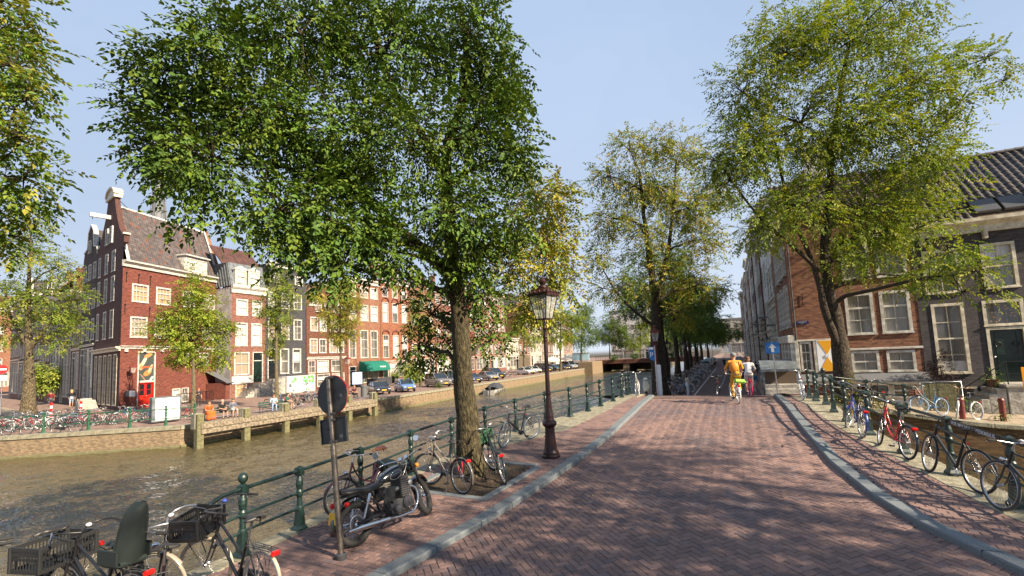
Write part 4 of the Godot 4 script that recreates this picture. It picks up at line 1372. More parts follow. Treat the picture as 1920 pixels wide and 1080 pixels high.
	for c in [[0.4, 1.9], [2.85, 4.6], [5.15, 6.85]]:
		hs.append([c[0], c[1], 9.5, 12.2, [2, 2, 0.14, LIT, "white_paint", 0.5]])
		hs.append([c[0] - 0.1, c[1] - 0.1, 3.5, 8.05, [2, 3, 0.16, ["room", "blind_white", "room"], "white_paint", 0.66]])
		hs.append([c[0], c[1], 13.3, 15.2, [2, 2, 0.14, LIT, "white_paint"]])
	hs.append([2.6, 4.5, -0.5, 2.4, [2, 1, 0.12, "room", "cream_paint"]])
	hs.append([4.7, 6.9, -0.5, 2.4, [2, 1, 0.12, "room", "cream_paint"]])
	dh = [0.3, 1.75, -0.8, 2.3]
	part("wall", wall_with_holes(X, 0, 7.4, -1.0, 16.0, hs + [dh]), M.tan_brick, t)
	for h in hs: window(t, X, h, h[4])
	door(t, X, dh, "green_paint", "white_paint", 0.7)
	body(t, X, 0, 7.4, -1, 16, 9, "tan_brick")
	cornice(t, X, 0, 7.4, 15.6, 0.8, 0.45, "white_paint")
	var aw := thing("awning", "dark green rounded shop awning with white lettering", "awning", X * v3(2.4, 1.4, 0.04))
	var af := MB.new()
	var prof := func(v: float) -> Vector2: return v2(1.7 * sin(v * PI / 2), 1.6 * cos(v * PI / 2))
	af.sheet(20, 8, func(u: float, v: float) -> Vector3:
		var p: Vector2 = prof.call(1 - v)
		return X.basis * v3(5.4 * u, p.y, p.x + 0.03 * sin(u * 40) * (1 - v)))
	for s in [0.0, 5.4]:
		for k in 8:
			var p: Vector2 = prof.call(k / 8.0)
			var q: Vector2 = prof.call((k + 1) / 8.0)
			af.flat(X.basis * v3(s, 0, 0), X.basis * v3(s, p.y, p.x), X.basis * v3(s, q.y, q.x))
	part("canopy", af, M.awning_green, aw)
	var al := TextMesh.new()
	al.text = "PRAGUE"
	al.font_size = 30
	al.pixel_size = 0.012
	al.depth = 0.01
	part("lettering", al, M.letter_white, aw, Transform3D(X.basis * Basis(Vector3.RIGHT, -0.45), X.basis * v3(3.6, 0.62, 1.66)))
	# orange arched house and the rest of the row
	t = plain_house("orange brick house with arched window heads and stone ground floor", at.call(36.4), d, 7.6, -0.9, 17.0, "orange_brick", 3, [[14.0, 15.8, 1, 2], [9.55, 13.1, 1, 2], [3.4, 7.4, 2, 3]], "white_paint", 9, "roof")
	X = front(at.call(36.4), d)
	for r in [7.5, 13.2]:
		for i in 3:
			var b := MB.new()
			var c := v3(7.6 / 3 * (i + 0.5), r, 0.0)
			for k in 8: b.bar(X * (c + v3(cos(PI * k / 8) * 0.85, sin(PI * k / 8) * 0.7, 0.08)), X * (c + v3(cos(PI * (k + 1) / 8) * 0.85, sin(PI * (k + 1) / 8) * 0.7, 0.08)), 0.2, 0.2)
			part("arch", b, M.red_brick, t)
	var rest := [[8.0, 15.5, "tan_brick", 3, "neck", "tan brick gabled house half hidden behind the elm trunk"], [7.0, 17.0, "pink_brick", 3, "", "pink brick house with white cornice behind the elm's hanging leaves"], [8.5, 18.5, "red_brick", 4, "roof", "broad red brick house with dormers right of the elm trunk"], [7.0, 17.5, "tan_brick", 3, "", "tan brick house with tall white windows left of the lamp post"], [9.0, 19.0, "pink_brick", 4, "", "pink brick house above the parked white car"], [8.0, 7.5, "cream_wall", 3, "", "low cream building behind tall iron gates"], [8.0, 17.0, "brown_brick", 3, "neck", "brown gabled house behind the lamp post"], [9.0, 16.0, "cream_wall", 4, "", "cream plastered house behind the young trees"], [10.0, 17.0, "chestnut_brick", 4, "roof", "chestnut brick house behind the round green trees"], [10.0, 18.0, "white_wall", 4, "", "white plastered house near the far bridge"], [11.0, 17.0, "tan_brick", 5, "", "tan brick block beyond the cafe umbrellas"]]
	var u := 44.2
	for r in rest:
		var H: float = r[1]
		var rows := []
		var y := H - 2.9
		while y > 6.0:
			rows.append([y, y + 1.9, 2, 2]); y -= 3.4
		rows.append([3.6, 6.0, 2, 3])
		if H < 9: rows = [[3.6, 5.8, 2, 3]]
		plain_house(r[5], at.call(u), d, r[0], -0.9, H, r[2], r[3], rows, "white_paint", 9, r[4])
		u += r[0] + 0.03
	# side street: tall dark houses beyond the gable front
	var g := deg_to_rad(79.5)
	var gd := v3(sin(g), 0, cos(g))
	var o := v3(-54, 0, -24.2) + v3(0.26, 0, 0.97) * 0.45
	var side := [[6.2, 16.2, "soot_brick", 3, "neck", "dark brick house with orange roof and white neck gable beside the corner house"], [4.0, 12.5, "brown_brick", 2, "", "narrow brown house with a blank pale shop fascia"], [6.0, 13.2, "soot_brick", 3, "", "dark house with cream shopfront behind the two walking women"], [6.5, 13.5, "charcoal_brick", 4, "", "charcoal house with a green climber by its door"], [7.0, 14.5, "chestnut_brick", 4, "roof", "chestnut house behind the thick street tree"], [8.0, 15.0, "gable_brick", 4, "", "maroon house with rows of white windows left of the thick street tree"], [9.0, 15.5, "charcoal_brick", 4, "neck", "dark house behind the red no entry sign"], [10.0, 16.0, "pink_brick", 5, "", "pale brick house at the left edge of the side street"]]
	var s := 9.35
	for r in side:
		s += r[0]
		var H: float = r[1]
		var rows := []
		var y := H - 2.6
		while y > 6.2:
			rows.append([y, y + 2.0, 2, 2]); y -= 3.3
		rows.append([5.6, 8.4 if rows.size() == 0 else minf(8.4, y + 2.6), 2, 3])
		if rows.size() > 1 and rows[rows.size() - 1][3] < 0: rows.pop_back()
		plain_house(r[5], o - gd * s, gd, r[0] - 0.03, -0.8, H, r[2], r[3], [[H - 2.7, H - 0.8, 2, 2], [H - 6.1, H - 3.8, 2, 3]] if H < 14 else [[H - 2.7, H - 0.8, 2, 2], [H - 6.1, H - 3.8, 2, 3], [H - 9.6, H - 7.2, 2, 3]], "white_paint", 8, r[4])
	# pale row across the side street, seen through the tree
	for i in 3:
		plain_house(["white house far down the side street", "cream house with an orange roof far down the side street", "tan house at the end of the side street"][i], v3(-150 - i * 2, 0, -20 - i * 11.5), v3(0, 0, -1), 11, 0, 17.0 + i, ["white_wall", "cream_wall", "tan_brick"][i], 4, [[13, 15, 2, 2], [9, 11.4, 2, 3], [5, 7.4, 2, 3]], "white_paint", 9, "roof")
	# church spire
	var sp := thing("church_spire", "grey slate church spire rising behind the red house roof", "spire", v3(-124, 0, -61.5))
	var b := MB.new()
	b.lathe([v2(2.6, 0), v2(2.6, 28), v2(2.4, 28.1), v2(2.2, 35), v2(1.2, 46), v2(0.1, 62)], Vector3.ZERO, 8)
	part("spire", b, M.slate, sp)
	var rb := MB.new()
	for k in 8:
		var e := v3(cos(TAU * k / 8), 0, -sin(TAU * k / 8))
		rb.tube(pts([e * 2.2 + v3(0, 35, 0), e * 1.2 + v3(0, 46, 0), e * 0.15 + v3(0, 62, 0)]), 0.12, 5)
	part("lead_ribs", rb, M.zinc, sp)

func stoop(label: String, at: Vector3, B: Basis, rise: float, wide: float) -> void:
	var t := thing("stoop", label, "steps", at)
	var n := int(rise / 0.22)
	for i in n:
		var b := MB.new()
		b.box(B * v3(-0.55 - 0.27 * (n - i), 0.0 + 0.11 * (i + 1), 0.75), v3(0.28, 0.22 * (i + 1), wide), B, 0.015)
		part("step", b, M.old_stone, t)
	var l := MB.new()
	l.box(B * v3(0.15, rise / 2, 0.75), v3(1.6, rise, wide), B, 0.02)
	part("landing", l, M.old_stone, t)
	var r := MB.new()
	var y := rise
	var w := 0.75 + wide / 2 - 0.05
	r.tube(pts([B * v3(-0.6 - 0.27 * n, 0.9, w), B * v3(-0.6, y + 0.95, w), B * v3(0.9, y + 0.95, w)]), 0.03, 6)
	r.tube(pts([B * v3(-0.6, y + 0.5, w), B * v3(0.9, y + 0.5, w)]), 0.02, 6)
	for q in [[-0.6 - 0.27 * n, 0.0], [-0.6, y], [0.1, y], [0.9, y]]:
		r.tube(pts([B * v3(q[0], q[1], w), B * v3(q[0], q[1] + 0.95, w)]), 0.025, 6)
	part("railing", r, M.black_paint, t)

func real_window(parent: Node3D, X: Transform3D, h: Array, nx: int, ny: int, fw: float, frame: String, curtains := true, split := 0.5) -> void:   # clear pane, with pleated curtains and a dim room behind
	var w: float = h[1] - h[0]
	var t: float = h[3] - h[2]
	var m := window_mesh(w, t, nx, ny, fw, split)
	var T := X * Transform3D(ZB, v3((h[0] + h[1]) / 2, (h[2] + h[3]) / 2, 0))
	var o := part("window", m[0], M[frame], parent, T)
	part("pane", m[1], M.pane_glass, o, Transform3D(Basis(Vector3.UP, rf(-0.006, 0.006)), v3(0, 0, -0.08)))
	part("room", m[2], M.plaster_room, o)
	if curtains:
		var c := MB.new()
		var ph := rf(0, 6)
		var half := w / 2 - fw
		for s in [-1, 1]:
			c.sheet(70, 3, func(u: float, v: float) -> Vector3:
				var x = lerpf(0.03, half, u) * s
				return v3(x, lerpf(-t / 2 + fw, t / 2 - fw, v), -0.118 + 0.018 * sin(u * 62 + ph + s) + 0.012 * sin(u * 23 + ph)))
		part("curtain", c, M.curtain, o)

func right_side() -> void:
	var Z := -27.5
	# crooked brown corner house
	var X := front(v3(2.85, 0, Z), v3(1, 0, 0))
	var t := thing("corner_house", "brown brick corner house with white windows and a yellow and white shutter", "house")
	var ux := func(x: float) -> float: return x - 2.85
	var ups := [[2.28, 3.42, 3.04, 5.1], [3.66, 4.82, 3.04, 5.1], [2.3, 3.45, 5.75, 7.9], [3.68, 4.85, 5.75, 7.9]]
	var low := [[2.32, 3.42, 1.24, 2.26], [3.7, 4.78, 1.22, 2.24]]
	var cor := [0.2, 0.7, 1.34, 2.82]
	var base := [[2.75, 3.75, 0.1, 0.72], [3.9, 4.75, 0.1, 0.72]]
	var dr := [2.05, 2.6, -0.35, 0.75]
	part("wall", wall_with_holes(X, 0, 5.08, -0.6, 9.3, ups + low + [cor] + base + [dr]), M.brown_brick, t)
	for h in ups: real_window(t, X, h, 2, 3, 0.13, "white_paint", true, 0.62)
	for h in low: real_window(t, X, h, 2, 2, 0.11, "white_paint", true)
	real_window(t, X, cor, 2, 3, 0.09, "white_paint", true)
	for h in base: real_window(t, X, h, 3, 1, 0.07, "white_paint", true)
	door(t, X, dr, "black_paint", "white_paint", 0.0, true)
	var bd := MB.new()
	bd.box(X * v3(3.65, 2.36, 0.03), v3(2.86, 0.1, 0.1), X.basis, 0.01)
	bd.box(X * v3(0.95, 2.9, 0.03), v3(1.85, 0.09, 0.1), X.basis, 0.01)
	bd.box(X * v3(0.06, 2.05, 0.03), v3(0.16, 1.6, 0.1), X.basis, 0.01)
	bd.box(X * v3(0.84, 2.05, 0.03), v3(0.12, 1.55, 0.1), X.basis, 0.01)
	part("band", bd, M.white_paint, t)
	# shutter: white board with two yellow triangles and a small rosette
	var sh := MB.new()
	sh.box(X * v3(1.33, 2.1, 0.06), v3(0.84, 1.54, 0.05), X.basis, 0.008)
	var so := part("shutter", sh, M.shutter_white, t)
	var ty := MB.new()
	for s in [-1, 1]:
		ty.extrude(PackedVector2Array([v2(1.33 - 0.36, 2.1 + s * 0.76), v2(1.33 + 0.36, 2.1 + s * 0.76), v2(1.33, 2.1 + s * 0.05)]), 0.012, X * Transform3D(ZB, v3(0, 0, 0.096)))
	part("triangle", ty, M.shutter_yellow, so)
	var rs := MB.new()
	for k in 4: rs.lathe([v2(0.0, 0.0), v2(0.045, 0.0), v2(0.045, 0.015), v2(0, 0.015)], X * v3(1.33 + 0.05 * cos(k * PI / 2 + PI / 4), 2.1 + 0.05 * sin(k * PI / 2 + PI / 4), 0.098), 8, Basis(X.basis.x, X.basis.z, -X.basis.y))
	part("rosette", rs, M.shutter_white, so)
	# street name plate (blue enamel), wall anchor, downpipe
	var np := MB.new()
	np.box(X * v3(0.42, 3.82, 0.03), v3(0.56, 0.17, 0.025), X.basis, 0.004)
	var npo := part("name_plate", np, M.navy_sign, t)
	for r in [["KEIZERSGRACHT", 3.85, 22], ["Centrum", 3.785, 12]]:
		var tx := TextMesh.new()
		tx.text = r[0]
		tx.font_size = r[2]
		tx.pixel_size = 0.0021
		tx.depth = 0.004
		part("lettering", tx, M.letter_white, npo, X * Transform3D(ZB, v3(0.42, r[1], 0.045)))
	var an := MB.new()
	an.bar(X * v3(0.5, 4.7, 0.03), X * v3(0.52, 5.3, 0.03), 0.018, 0.03)
	part("wall_anchor", an, M.black_paint, t)
	var dp := MB.new()
	dp.tube(pts([X * v3(0.08, 9.0, 0.08), X * v3(0.08, 2.95, 0.08)]), 0.04, 8)
	for y in [3.6, 5.0, 6.4, 7.8]: dp.lathe([v2(0.05, 0), v2(0.05, 0.04)], X * v3(0.08, y, 0.08), 8)
	part("downpipe", dp, M.cast_metal, t)
	# canopies over the basement
	for c in [[0.0, 2.6, 0.95, 0.85], [2.55, 5.1, 0.95, 0.9]]:
		var b := MB.new()
		b.quad(X * v3(c[0], c[2] - 0.06, c[3]), X * v3(c[1], c[2] - 0.06, c[3]), X * v3(c[1], 1.2, 0.01), X * v3(c[0], 1.2, 0.01))
		b.box(X * v3((c[0] + c[1]) / 2, c[2] - 0.11, c[3] - 0.02), v3(c[1] - c[0] + 0.04, 0.07, 0.06), X.basis)
		part("canopy", b, M.slate, t)
		var e := MB.new()
		e.box(X * v3((c[0] + c[1]) / 2, c[2] - 0.19, c[3] - 0.05), v3(c[1] - c[0], 0.09, 0.05), X.basis)
		part("canopy_board", e, M.cream_paint, t)
	var bw := wall_with_holes(X * Transform3D(ZB, v3(0, 0, 0.6)), 0, 2.0, -0.6, 0.86, [])
	part("basement_wall", bw, M.red_brick, t)
	var bx := front(X * v3(0, 0, 0.7), v3(1, 0, 0))
	var bh := [[2.72, 3.5, 0.1, 0.72], [3.62, 4.4, 0.1, 0.72]]
	part("basement_front", wall_with_holes(bx, 2.6, 5.0, -0.6, 0.76, bh + [[4.5, 4.9, -0.5, 0.5]]), M.cream_wall, t)
	for h in bh: window(t, bx, h, [2, 2, 0.06, "blind_brown", "white_paint"])
	door(t, bx, [4.5, 4.9, -0.5, 0.5], "white_paint", "white_paint")
	body(t, X, 0.0, 5.08, -0.6, 9.3, 9.0, "brown_brick")
	# the side facing the street: pilastered white shopfront, slit windows
	var S := front(v3(2.85, 0, Z - 8.5), v3(0, 0, 1))
	var pf := MB.new()
	for u in [8.42, 7.2, 5.4, 3.6]: pf.box(S * v3(u, 1.2, 0.1), v3(0.26, 3.4, 0.2), S.basis, 0.02)
	pf.box(S * v3(5.9, 3.0, 0.14), v3(5.4, 0.4, 0.36), S.basis, 0.03)
	pf.box(S * v3(5.9, 1.2, 0.03), v3(5.2, 3.2, 0.06), S.basis)
	part("pilaster", pf, M.white_paint, t)
	for u in [7.3, 5.3, 3.3]:
		for v in [[3.6, 5.9], [6.4, 8.4]]: window(t, S * Transform3D(ZB, v3(0, 0, 0.1)), [u - 0.5, u + 0.5, v[0], v[1]], [2, 3, 0.1, "room", "white_paint"])
	tile_roof(t, X * v3(-0.2, 9.3, 0.15), X.basis.x * 5.5, v3(0, 3.0, -4.0), [Color(0.1, 0.06, 0.05), Color(0.08, 0.05, 0.045)], 0.3, 0.38)
	# steps and cellar hatch at the corner
	var st := thing("cellar_entrance", "grey cellar entrance with steps and sloping hood at the brown corner house", "steps", v3(2.75, hgt(-27) + 0.1, -26.7))
	for i in 3:
		var b := MB.new()
		b.box(v3(-0.75, 0.1 + i * 0.19, 0.6 - i * 0.28), v3(1.5, 0.2, 1.2), ZB, 0.015)
		part("step", b, M.old_stone, st)
	var hd := MB.new()
	hd.box(v3(-0.75, 0.95, -0.5), v3(1.5, 0.9, 0.9))
	part("hatch", hd, M.roof_boards, st)
	var ho := MB.new()
	ho.quad(v3(-1.6, 1.3, 0.55), v3(0.05, 1.3, 0.55), v3(0.05, 1.75, -1.0), v3(-1.6, 1.75, -1.0))
	ho.box(v3(-0.78, 1.27, 0.55), v3(1.7, 0.12, 0.08))
	for x in [-1.5, -0.05]: ho.box(v3(x, 0.65, 0.45), v3(0.1, 1.3, 0.1))
	part("hood", ho, M.zinc, st)
	# dark house
	X = front(v3(7.93, 0, Z + 0.02), v3(1, 0, 0))
	t = thing("dark_house", "charcoal brick house with cream cornice, tall windows and a green double door", "house")
	var wn := [[0.45, 1.6, 1.08, 4.3], [2.4, 3.55, 4.8, 6.86], [0.35, 1.65, 4.75, 6.8], [4.6, 5.8, 1.08, 4.3], [4.6, 5.8, 4.8, 6.86], [6.6, 7.8, 1.08, 4.3], [6.6, 7.8, 4.8, 6.86]]
	var dh := [2.24, 3.55, 0.7, 3.1]
	var fl := [2.22, 3.57, 3.14, 4.3]
	var bs := [3.3, 4.4, -0.35, 0.45]
	var b2 := [0.2, 1.7, -0.45, 0.5]
	part("wall", wall_with_holes(X, 0, 9.0, -0.8, 7.5, wn + [dh, fl, bs, b2]), M.charcoal_brick, t)
	real_window(t, X, wn[0], 2, 4, 0.12, "cream_paint", false)
	for i in range(1, wn.size()): real_window(t, X, wn[i], 2, 2 if wn[i][2] > 4 else 4, 0.12, "cream_paint", i % 2 == 1)
	real_window(t, X, fl, 1, 1, 0.12, "cream_paint", false)
	real_window(t, X, bs, 1, 1, 0.08, "white_paint", false)
	real_window(t, X, b2, 2, 1, 0.08, "cream_paint", false)
	door(t, X, dh, "green_paint", "cream_paint")
	cornice(t, X, -0.15, 9.1, 7.4, 0.62, 0.42, "cream_paint")
	for u in [0.4, 2.6, 4.8, 7.0]:
		var b := MB.new()
		b.box(X * v3(u, 7.28, 0.12), v3(0.16, 0.42, 0.22), X.basis, 0.03)
		part("console", b, M.cream_paint, t)
	body(t, X, 0.0, 9.0, -0.8, 7.9, 9, "charcoal_brick")
	var sl := MB.new()   # white half blind in the big window
	sl.quad(X * v3(0.57, 1.2, -0.1), X * v3(1.48, 1.2, -0.1), X * v3(1.48, 1.66, -0.1), X * v3(0.57, 1.66, -0.1))
	sl.quad(X * v3(2.52, 5.95, -0.1), X * v3(3.43, 5.95, -0.1), X * v3(3.43, 6.74, -0.1), X * v3(2.52, 6.74, -0.1))
	part("blind", sl, M.white_wall, t)
	var dots := MB.new()   # scattered gilt discs in the fanlight
	for i in 26: dots.ball(X * v3(rf(2.4, 3.4), rf(3.3, 4.15), -0.09), v3(0.025, 0.025, 0.008), 4)
	part("fanlight_disc", dots, M.shutter_yellow, t)
	for s in [2.6, 3.2]:
		var k := MB.new()
		k.ring(X * v3(s, 2.35, -0.04), 0.1, 0.018, X.basis, 14, 6)
		part("knocker", k, M.black_paint, t)
	# hipped pantile roof
	var e := X * v3(-0.05, 7.95, 0.3)
	var slope := v3(0, 3.95, -3.8)
	var tones := [Color(0.062, 0.054, 0.054), Color(0.08, 0.066, 0.062), Color(0.055, 0.05, 0.053)]
	tile_roof(t, e, v3(9.1, 0, 0), slope, tones, 0.30, 0.36, 300, func(u: float, v: float) -> bool: return u * 9.1 < v * 2.3 - 0.2 or (u > 0.265 and u < 0.47 and v > 0.02 and v < 0.27), ["tile_a", "tile_b", "tile_c"])
	var hip := MB.new()
	for k in 12:
		var p := e + (slope + v3(2.3, 0, 0)) * (k / 12.0)
		var q := e + (slope + v3(2.3, 0, 0)) * ((k + 1.04) / 12.0)
		hip.tube(pts([p + v3(0, 0.06, 0), q + v3(0, 0.03, 0)]), 0.12, 8)
	for k in 20: hip.tube(pts([e + slope + v3(2.3 + k * 0.36, 0.05, 0), e + slope + v3(2.3 + (k + 1.04) * 0.36, 0.03, 0)]), 0.12, 8)
	part("ridge_tiles", hip, M.tile_b, t)
	tile_roof(t, e + v3(0, 0, -9), v3(0, 0, 9), v3(2.3, 3.95, 0), tones, 0.30, 0.36, 0, func(u: float, v: float) -> bool: return u * 9 > 9 - v * 3.8)
	for s in [0, 1]:   # two skylights
		var B := Basis(Vector3.RIGHT, -slope.cross(Vector3.RIGHT).normalized() * -1.0, -slope.normalized())
		var c := X * v3(2.82 + s * 0.98, 8.62, -0.22)
		var sk := MB.new()
		sk.box(c, v3(0.88, 0.16, 0.95), B, 0.02)
		var sko := part("skylight", sk, M.cast_metal, t)
		var pn := MB.new()
		pn.box(c + B.y * 0.085 + Vector3.ZERO, v3(0.7, 0.01, 0.76), B)
		part("pane", pn, M.dark_glass, sko)
	var ga := MB.new()
	ga.extrude(PackedVector2Array([v2(4.05, 7.95), v2(6.6, 7.95), v2(6.6, 10.6), v2(4.9, 10.6), v2(4.75, 9.6), v2(4.3, 8.8)]), 0.4, X * Transform3D(ZB, v3(0, 0, 0.1)))
	ga.bar(X * v3(4.7, 10.65, 0), X * v3(6.8, 10.65, 0), 0.7, 0.2)
	part("gable", ga, M.cream_paint, t)
	var ch := MB.new()
	ch.box(X * v3(2.0, 12.0, -4.2), v3(0.55, 1.2, 0.6), X.basis, 0.02)
	ch.box(X * v3(2.0, 12.62, -4.2), v3(0.65, 0.1, 0.7), X.basis, 0.01)
	ch.lathe([v2(0.1, 0), v2(0.08, 0.3), v2(0.05, 0.3)], X * v3(2.0, 12.65, -4.2), 10)
	part("chimney", ch, M.old_stone, t)
	# stone stoop with pots, plaques and railing
	var sp := thing("stone_stoop", "grey stone stoop with iron railing before the green double door", "steps", X * v3(2.2, -0.5, 0.05))
	var pl := MB.new()
	pl.box(v3(1.3, 0.55, 0.75), v3(2.8, 1.1, 1.5), ZB, 0.02)
	pl.box(v3(1.3, 1.14, 0.75), v3(2.92, 0.12, 1.62), ZB, 0.02)
	part("landing", pl, M.old_stone, sp)
	for i in 5:
		var b := MB.new()
		b.box(v3(-0.27 - 0.26 * i, 0.52 - 0.11 * i, 0.75), v3(0.3, 1.04 - 0.22 * i, 1.4), ZB, 0.015)
		part("step", b, M.old_stone, sp)
	var ri := MB.new()
	ri.tube(pts([v3(-1.6, 0.95, 1.48), v3(-0.05, 2.15, 1.48), v3(2.7, 2.15, 1.48)]), 0.022, 6)
	ri.tube(pts([v3(-1.0, 0.9, 1.48), v3(-0.05, 1.65, 1.48), v3(2.7, 1.65, 1.48)]), 0.016, 6)
	for q in [[-1.5, 0.1, 1.0], [-0.05, 1.2, 2.15], [0.9, 1.2, 2.15], [1.9, 1.2, 2.15], [2.7, 1.2, 2.15]]: ri.tube(pts([v3(q[0], q[1], 1.48), v3(q[0], q[2], 1.48)]), 0.02, 6)
	part("railing", ri, M.black_paint, sp)
	var pb := thing("flower_box", "brown flower box of dry heather on the stoop railing", "planter", X * v3(3.75, 1.35, 1.5))
	var px := MB.new()
	px.box(Vector3.ZERO, v3(0.95, 0.2, 0.22), ZB, 0.01)
	part("box", px, M.brown_leather, pb)
	var hx := MB.new()
	for i in 260:
		var p := v3(rf(-0.45, 0.45), 0.1, rf(-0.1, 0.1))
		hx.col = pick([Color(0.3, 0.13, 0.1), Color(0.22, 0.1, 0.07), Color(0.16, 0.12, 0.06)])
		var q := p + v3(rf(-0.1, 0.1), rf(0.14, 0.3), rf(-0.1, 0.1))
		hx.tri(p - v3(0.008, 0, 0), p + v3(0.008, 0, 0), q, Vector3.BACK, Vector3.BACK, Vector3.BACK)
	part("heather", hx, M.cloth, pb)
	# street row beyond, facing the canal
	var names := ["grey plastered street house next to the brown corner house", "pale blue and white street house with hanging lanterns", "maroon brick street house with a bay", "cream street house with a flag pole", "dark red street house mid row", "pale street house with a corniced top", "brown street house far down the row", "cream street house beyond the hanging wires", "chestnut street house near the end of the row", "white street house near the end of the row", "pink street house last but one", "tan street house closing the row"]
	var mats := ["white_wall", "white_wall", "chestnut_brick", "cream_wall", "gable_brick", "cream_wall", "brown_brick", "cream_wall", "chestnut_brick", "white_wall", "pink_brick", "tan_brick"]
	var z := -36.0
	for i in 12:
		var W: float = [7.0, 7.5, 6.5, 8.0, 7.0, 9.0, 8.0, 10.0, 12.0, 14.0, 18.0, 22.0][i]
		var H: float = [13.0, 14.5, 15.5, 14.5, 16.0, 15.0, 16.5, 15.5, 16.0, 17.0, 16.0, 18.0][i]
		var rows := []
		var y := H - 3.0
		while y > 4.4:
			rows.append([y, y + 2.2, 2, 3]); y -= 3.5
		plain_house(names[i], v3(2.9 + (0.12 if i % 2 else 0.0), 0, z - W), v3(0, 0, 1), W - 0.02, -0.9, H, mats[i], 3 if W < 9 else 5, rows, "white_paint", 9, "", "")
		if i < 5:
			var b := MB.new()
			b.box(v3(2.55, 4.2 + i % 2, z - W * 0.4), v3(0.7, 0.1, 1.2))
			var hb := part("hood", b, M.zinc, get_child(get_child_count() - 1))
		z -= W
	plain_house("pale block closing the far end of the street", v3(-6, 0, -255), v3(1, 0, 0), 16, -0.9, 17, "cream_wall", 5, [[13, 15, 2, 2], [9, 11.2, 2, 3], [5, 7.4, 2, 3]])
	plain_house("pale canal house row beyond the far bridge", v3(-44, 0, -182), v3(1, 0, 0.0), 15, -0.9, 19, "white_wall", 6, [[15, 17, 2, 2], [11, 13.2, 2, 3], [7, 9.4, 2, 3], [4, 6, 2, 3]])
	plain_house("grey canal house with balconies beyond the far bridge", v3(-29, 0, -186), v3(1, 0, 0.0), 12, -0.9, 17, "grey_wall", 5, [[13, 15, 2, 2], [9, 11.2, 2, 3], [5, 7.4, 2, 3]])

func far_bridge() -> void:
	var z := -114.0
	var t := thing("far_bridge", "low bridge with dark openings across the canal in the distance", "bridge")
	var d := MB.new()
	d.box(v3(-19.5, 0.45, z - 5), v3(24.4, 0.7, 11), ZB, 0.05)
	d.box(v3(-19.5, 0.0, z + 0.45), v3(24.4, 0.35, 0.25), ZB, 0.03)
	part("deck", d, M.chestnut_brick, t)
	for x in [-31.2, -24.0, -15.6, -8.0]:
		var b := MB.new()
		b.box(v3(x, -1.2, z - 4.4), v3(1.5 if x > -30 and x < -9 else 2.4, 2.6, 9.6), ZB, 0.05)
		part("pier", b, M.quay_brick, t)
	var sf := MB.new()
	sf.quad(v3(-31, -2.1, z - 9), v3(-17, -2.1, z - 9), v3(-17, 0.2, z - 9), v3(-31, 0.2, z - 9))
	part("abutment", sf, M.quay_brick, t)
	var rl := MB.new()
	rl.bar(v3(-31.7, 1.85, z + 0.4), v3(-7.3, 1.85, z + 0.4), 0.08, 0.08)
	rl.bar(v3(-31.7, 1.35, z + 0.4), v3(-7.3, 1.35, z + 0.4), 0.05, 0.05)
	for i in 40: rl.bar(v3(-31.5 + i * 0.62, 0.8, z + 0.4), v3(-31.5 + i * 0.62, 1.85, z + 0.4), 0.05, 0.05)
	part("railing", rl, M.far_rail_green, t)
	var fl := thing("hedge", "row of green plants along the far bridge railing", "plants")
	var lf := leaf_cloud([[-27.0, 1.5, z + 0.2, 0.7], [-22, 1.5, z + 0.2, 0.7], [-18, 1.5, z + 0.2, 0.7], [-13, 1.5, z + 0.2, 0.7]], 500, 0.16, [Color(0.06, 0.12, 0.03), Color(0.1, 0.14, 0.03)])
	part("foliage", lf, M.leaves, fl)
	var kb := thing("billboard", "pale blue panel on the quay wall left of the far bridge", "panel", v3(-33.0, 0.3, z + 8))
	var p := MB.new()
	p.box(v3(0, 1.6, 0), v3(4.0, 1.6, 0.2), ZB, 0.03)
	part("panel", p, plain(Color(0.4, 0.62, 0.72)), kb)
	var q := MB.new()
	for x in [-1.9, 1.9]: q.box(v3(x, 0.6, 0), v3(0.14, 3.4, 0.14))
	q.box(v3(0, 2.5, 0), v3(4.4, 0.16, 0.3))
	part("frame", q, M.white_paint, kb)
	var ab := MB.new()
	ab.box(v3(-31.3, -0.9, z + 6), v3(3.4, 3.2, 9), ZB, 0.05)
	structure("bridge_abutment_wall", ab, M.quay_brick)
	var um := thing("cafe_umbrella", "large beige cafe umbrella on the quay before the far bridge", "umbrella", v3(-36.5, -0.8, -108))
	var c := MB.new()
	c.lathe([v2(2.6, 2.3), v2(1.4, 2.85), v2(0.0, 3.3)], Vector3.ZERO, 8)
	c.lathe([v2(2.6, 2.1), v2(2.6, 2.3)], Vector3.ZERO, 8)
	part("canopy", c, M.umbrella, um)
	var po := MB.new()
	po.tube(pts([Vector3.ZERO, v3(0, 3.2, 0)]), 0.05, 6)
	part("pole", po, M.white_paint, um)
	copy(um, "smaller beige cafe umbrella left of the large one", v3(-38.5, -1.0, -101))
	# gates with lamps before the low cream building
	var gt := thing("iron_gate", "tall dark iron gates with two lanterns before the low cream building", "gate", v3(-52.5, -0.8, -113))
	var gb := MB.new()
	for i in 22: gb.bar(v3(0, 0, -i * 0.33), v3(0, 3.6, -i * 0.33), 0.14, 0.14)
	gb.bar(v3(0, 3.3, 0), v3(0, 3.3, -7), 0.1, 0.16)
	gb.bar(v3(0, 0.5, 0), v3(0, 0.5, -7), 0.1, 0.16)
	part("bars", gb, M.weathered_wood, gt)
	for i in 2:
		var lm := MB.new()
		lm.lathe([v2(0.05, 3.6), v2(0.12, 4.0), v2(0.28, 4.5), v2(0.3, 4.55), v2(0, 4.9)], v3(0, 0, -2.2 - i * 2.4), 6)
		part("lantern", lm, M.black_paint, gt)

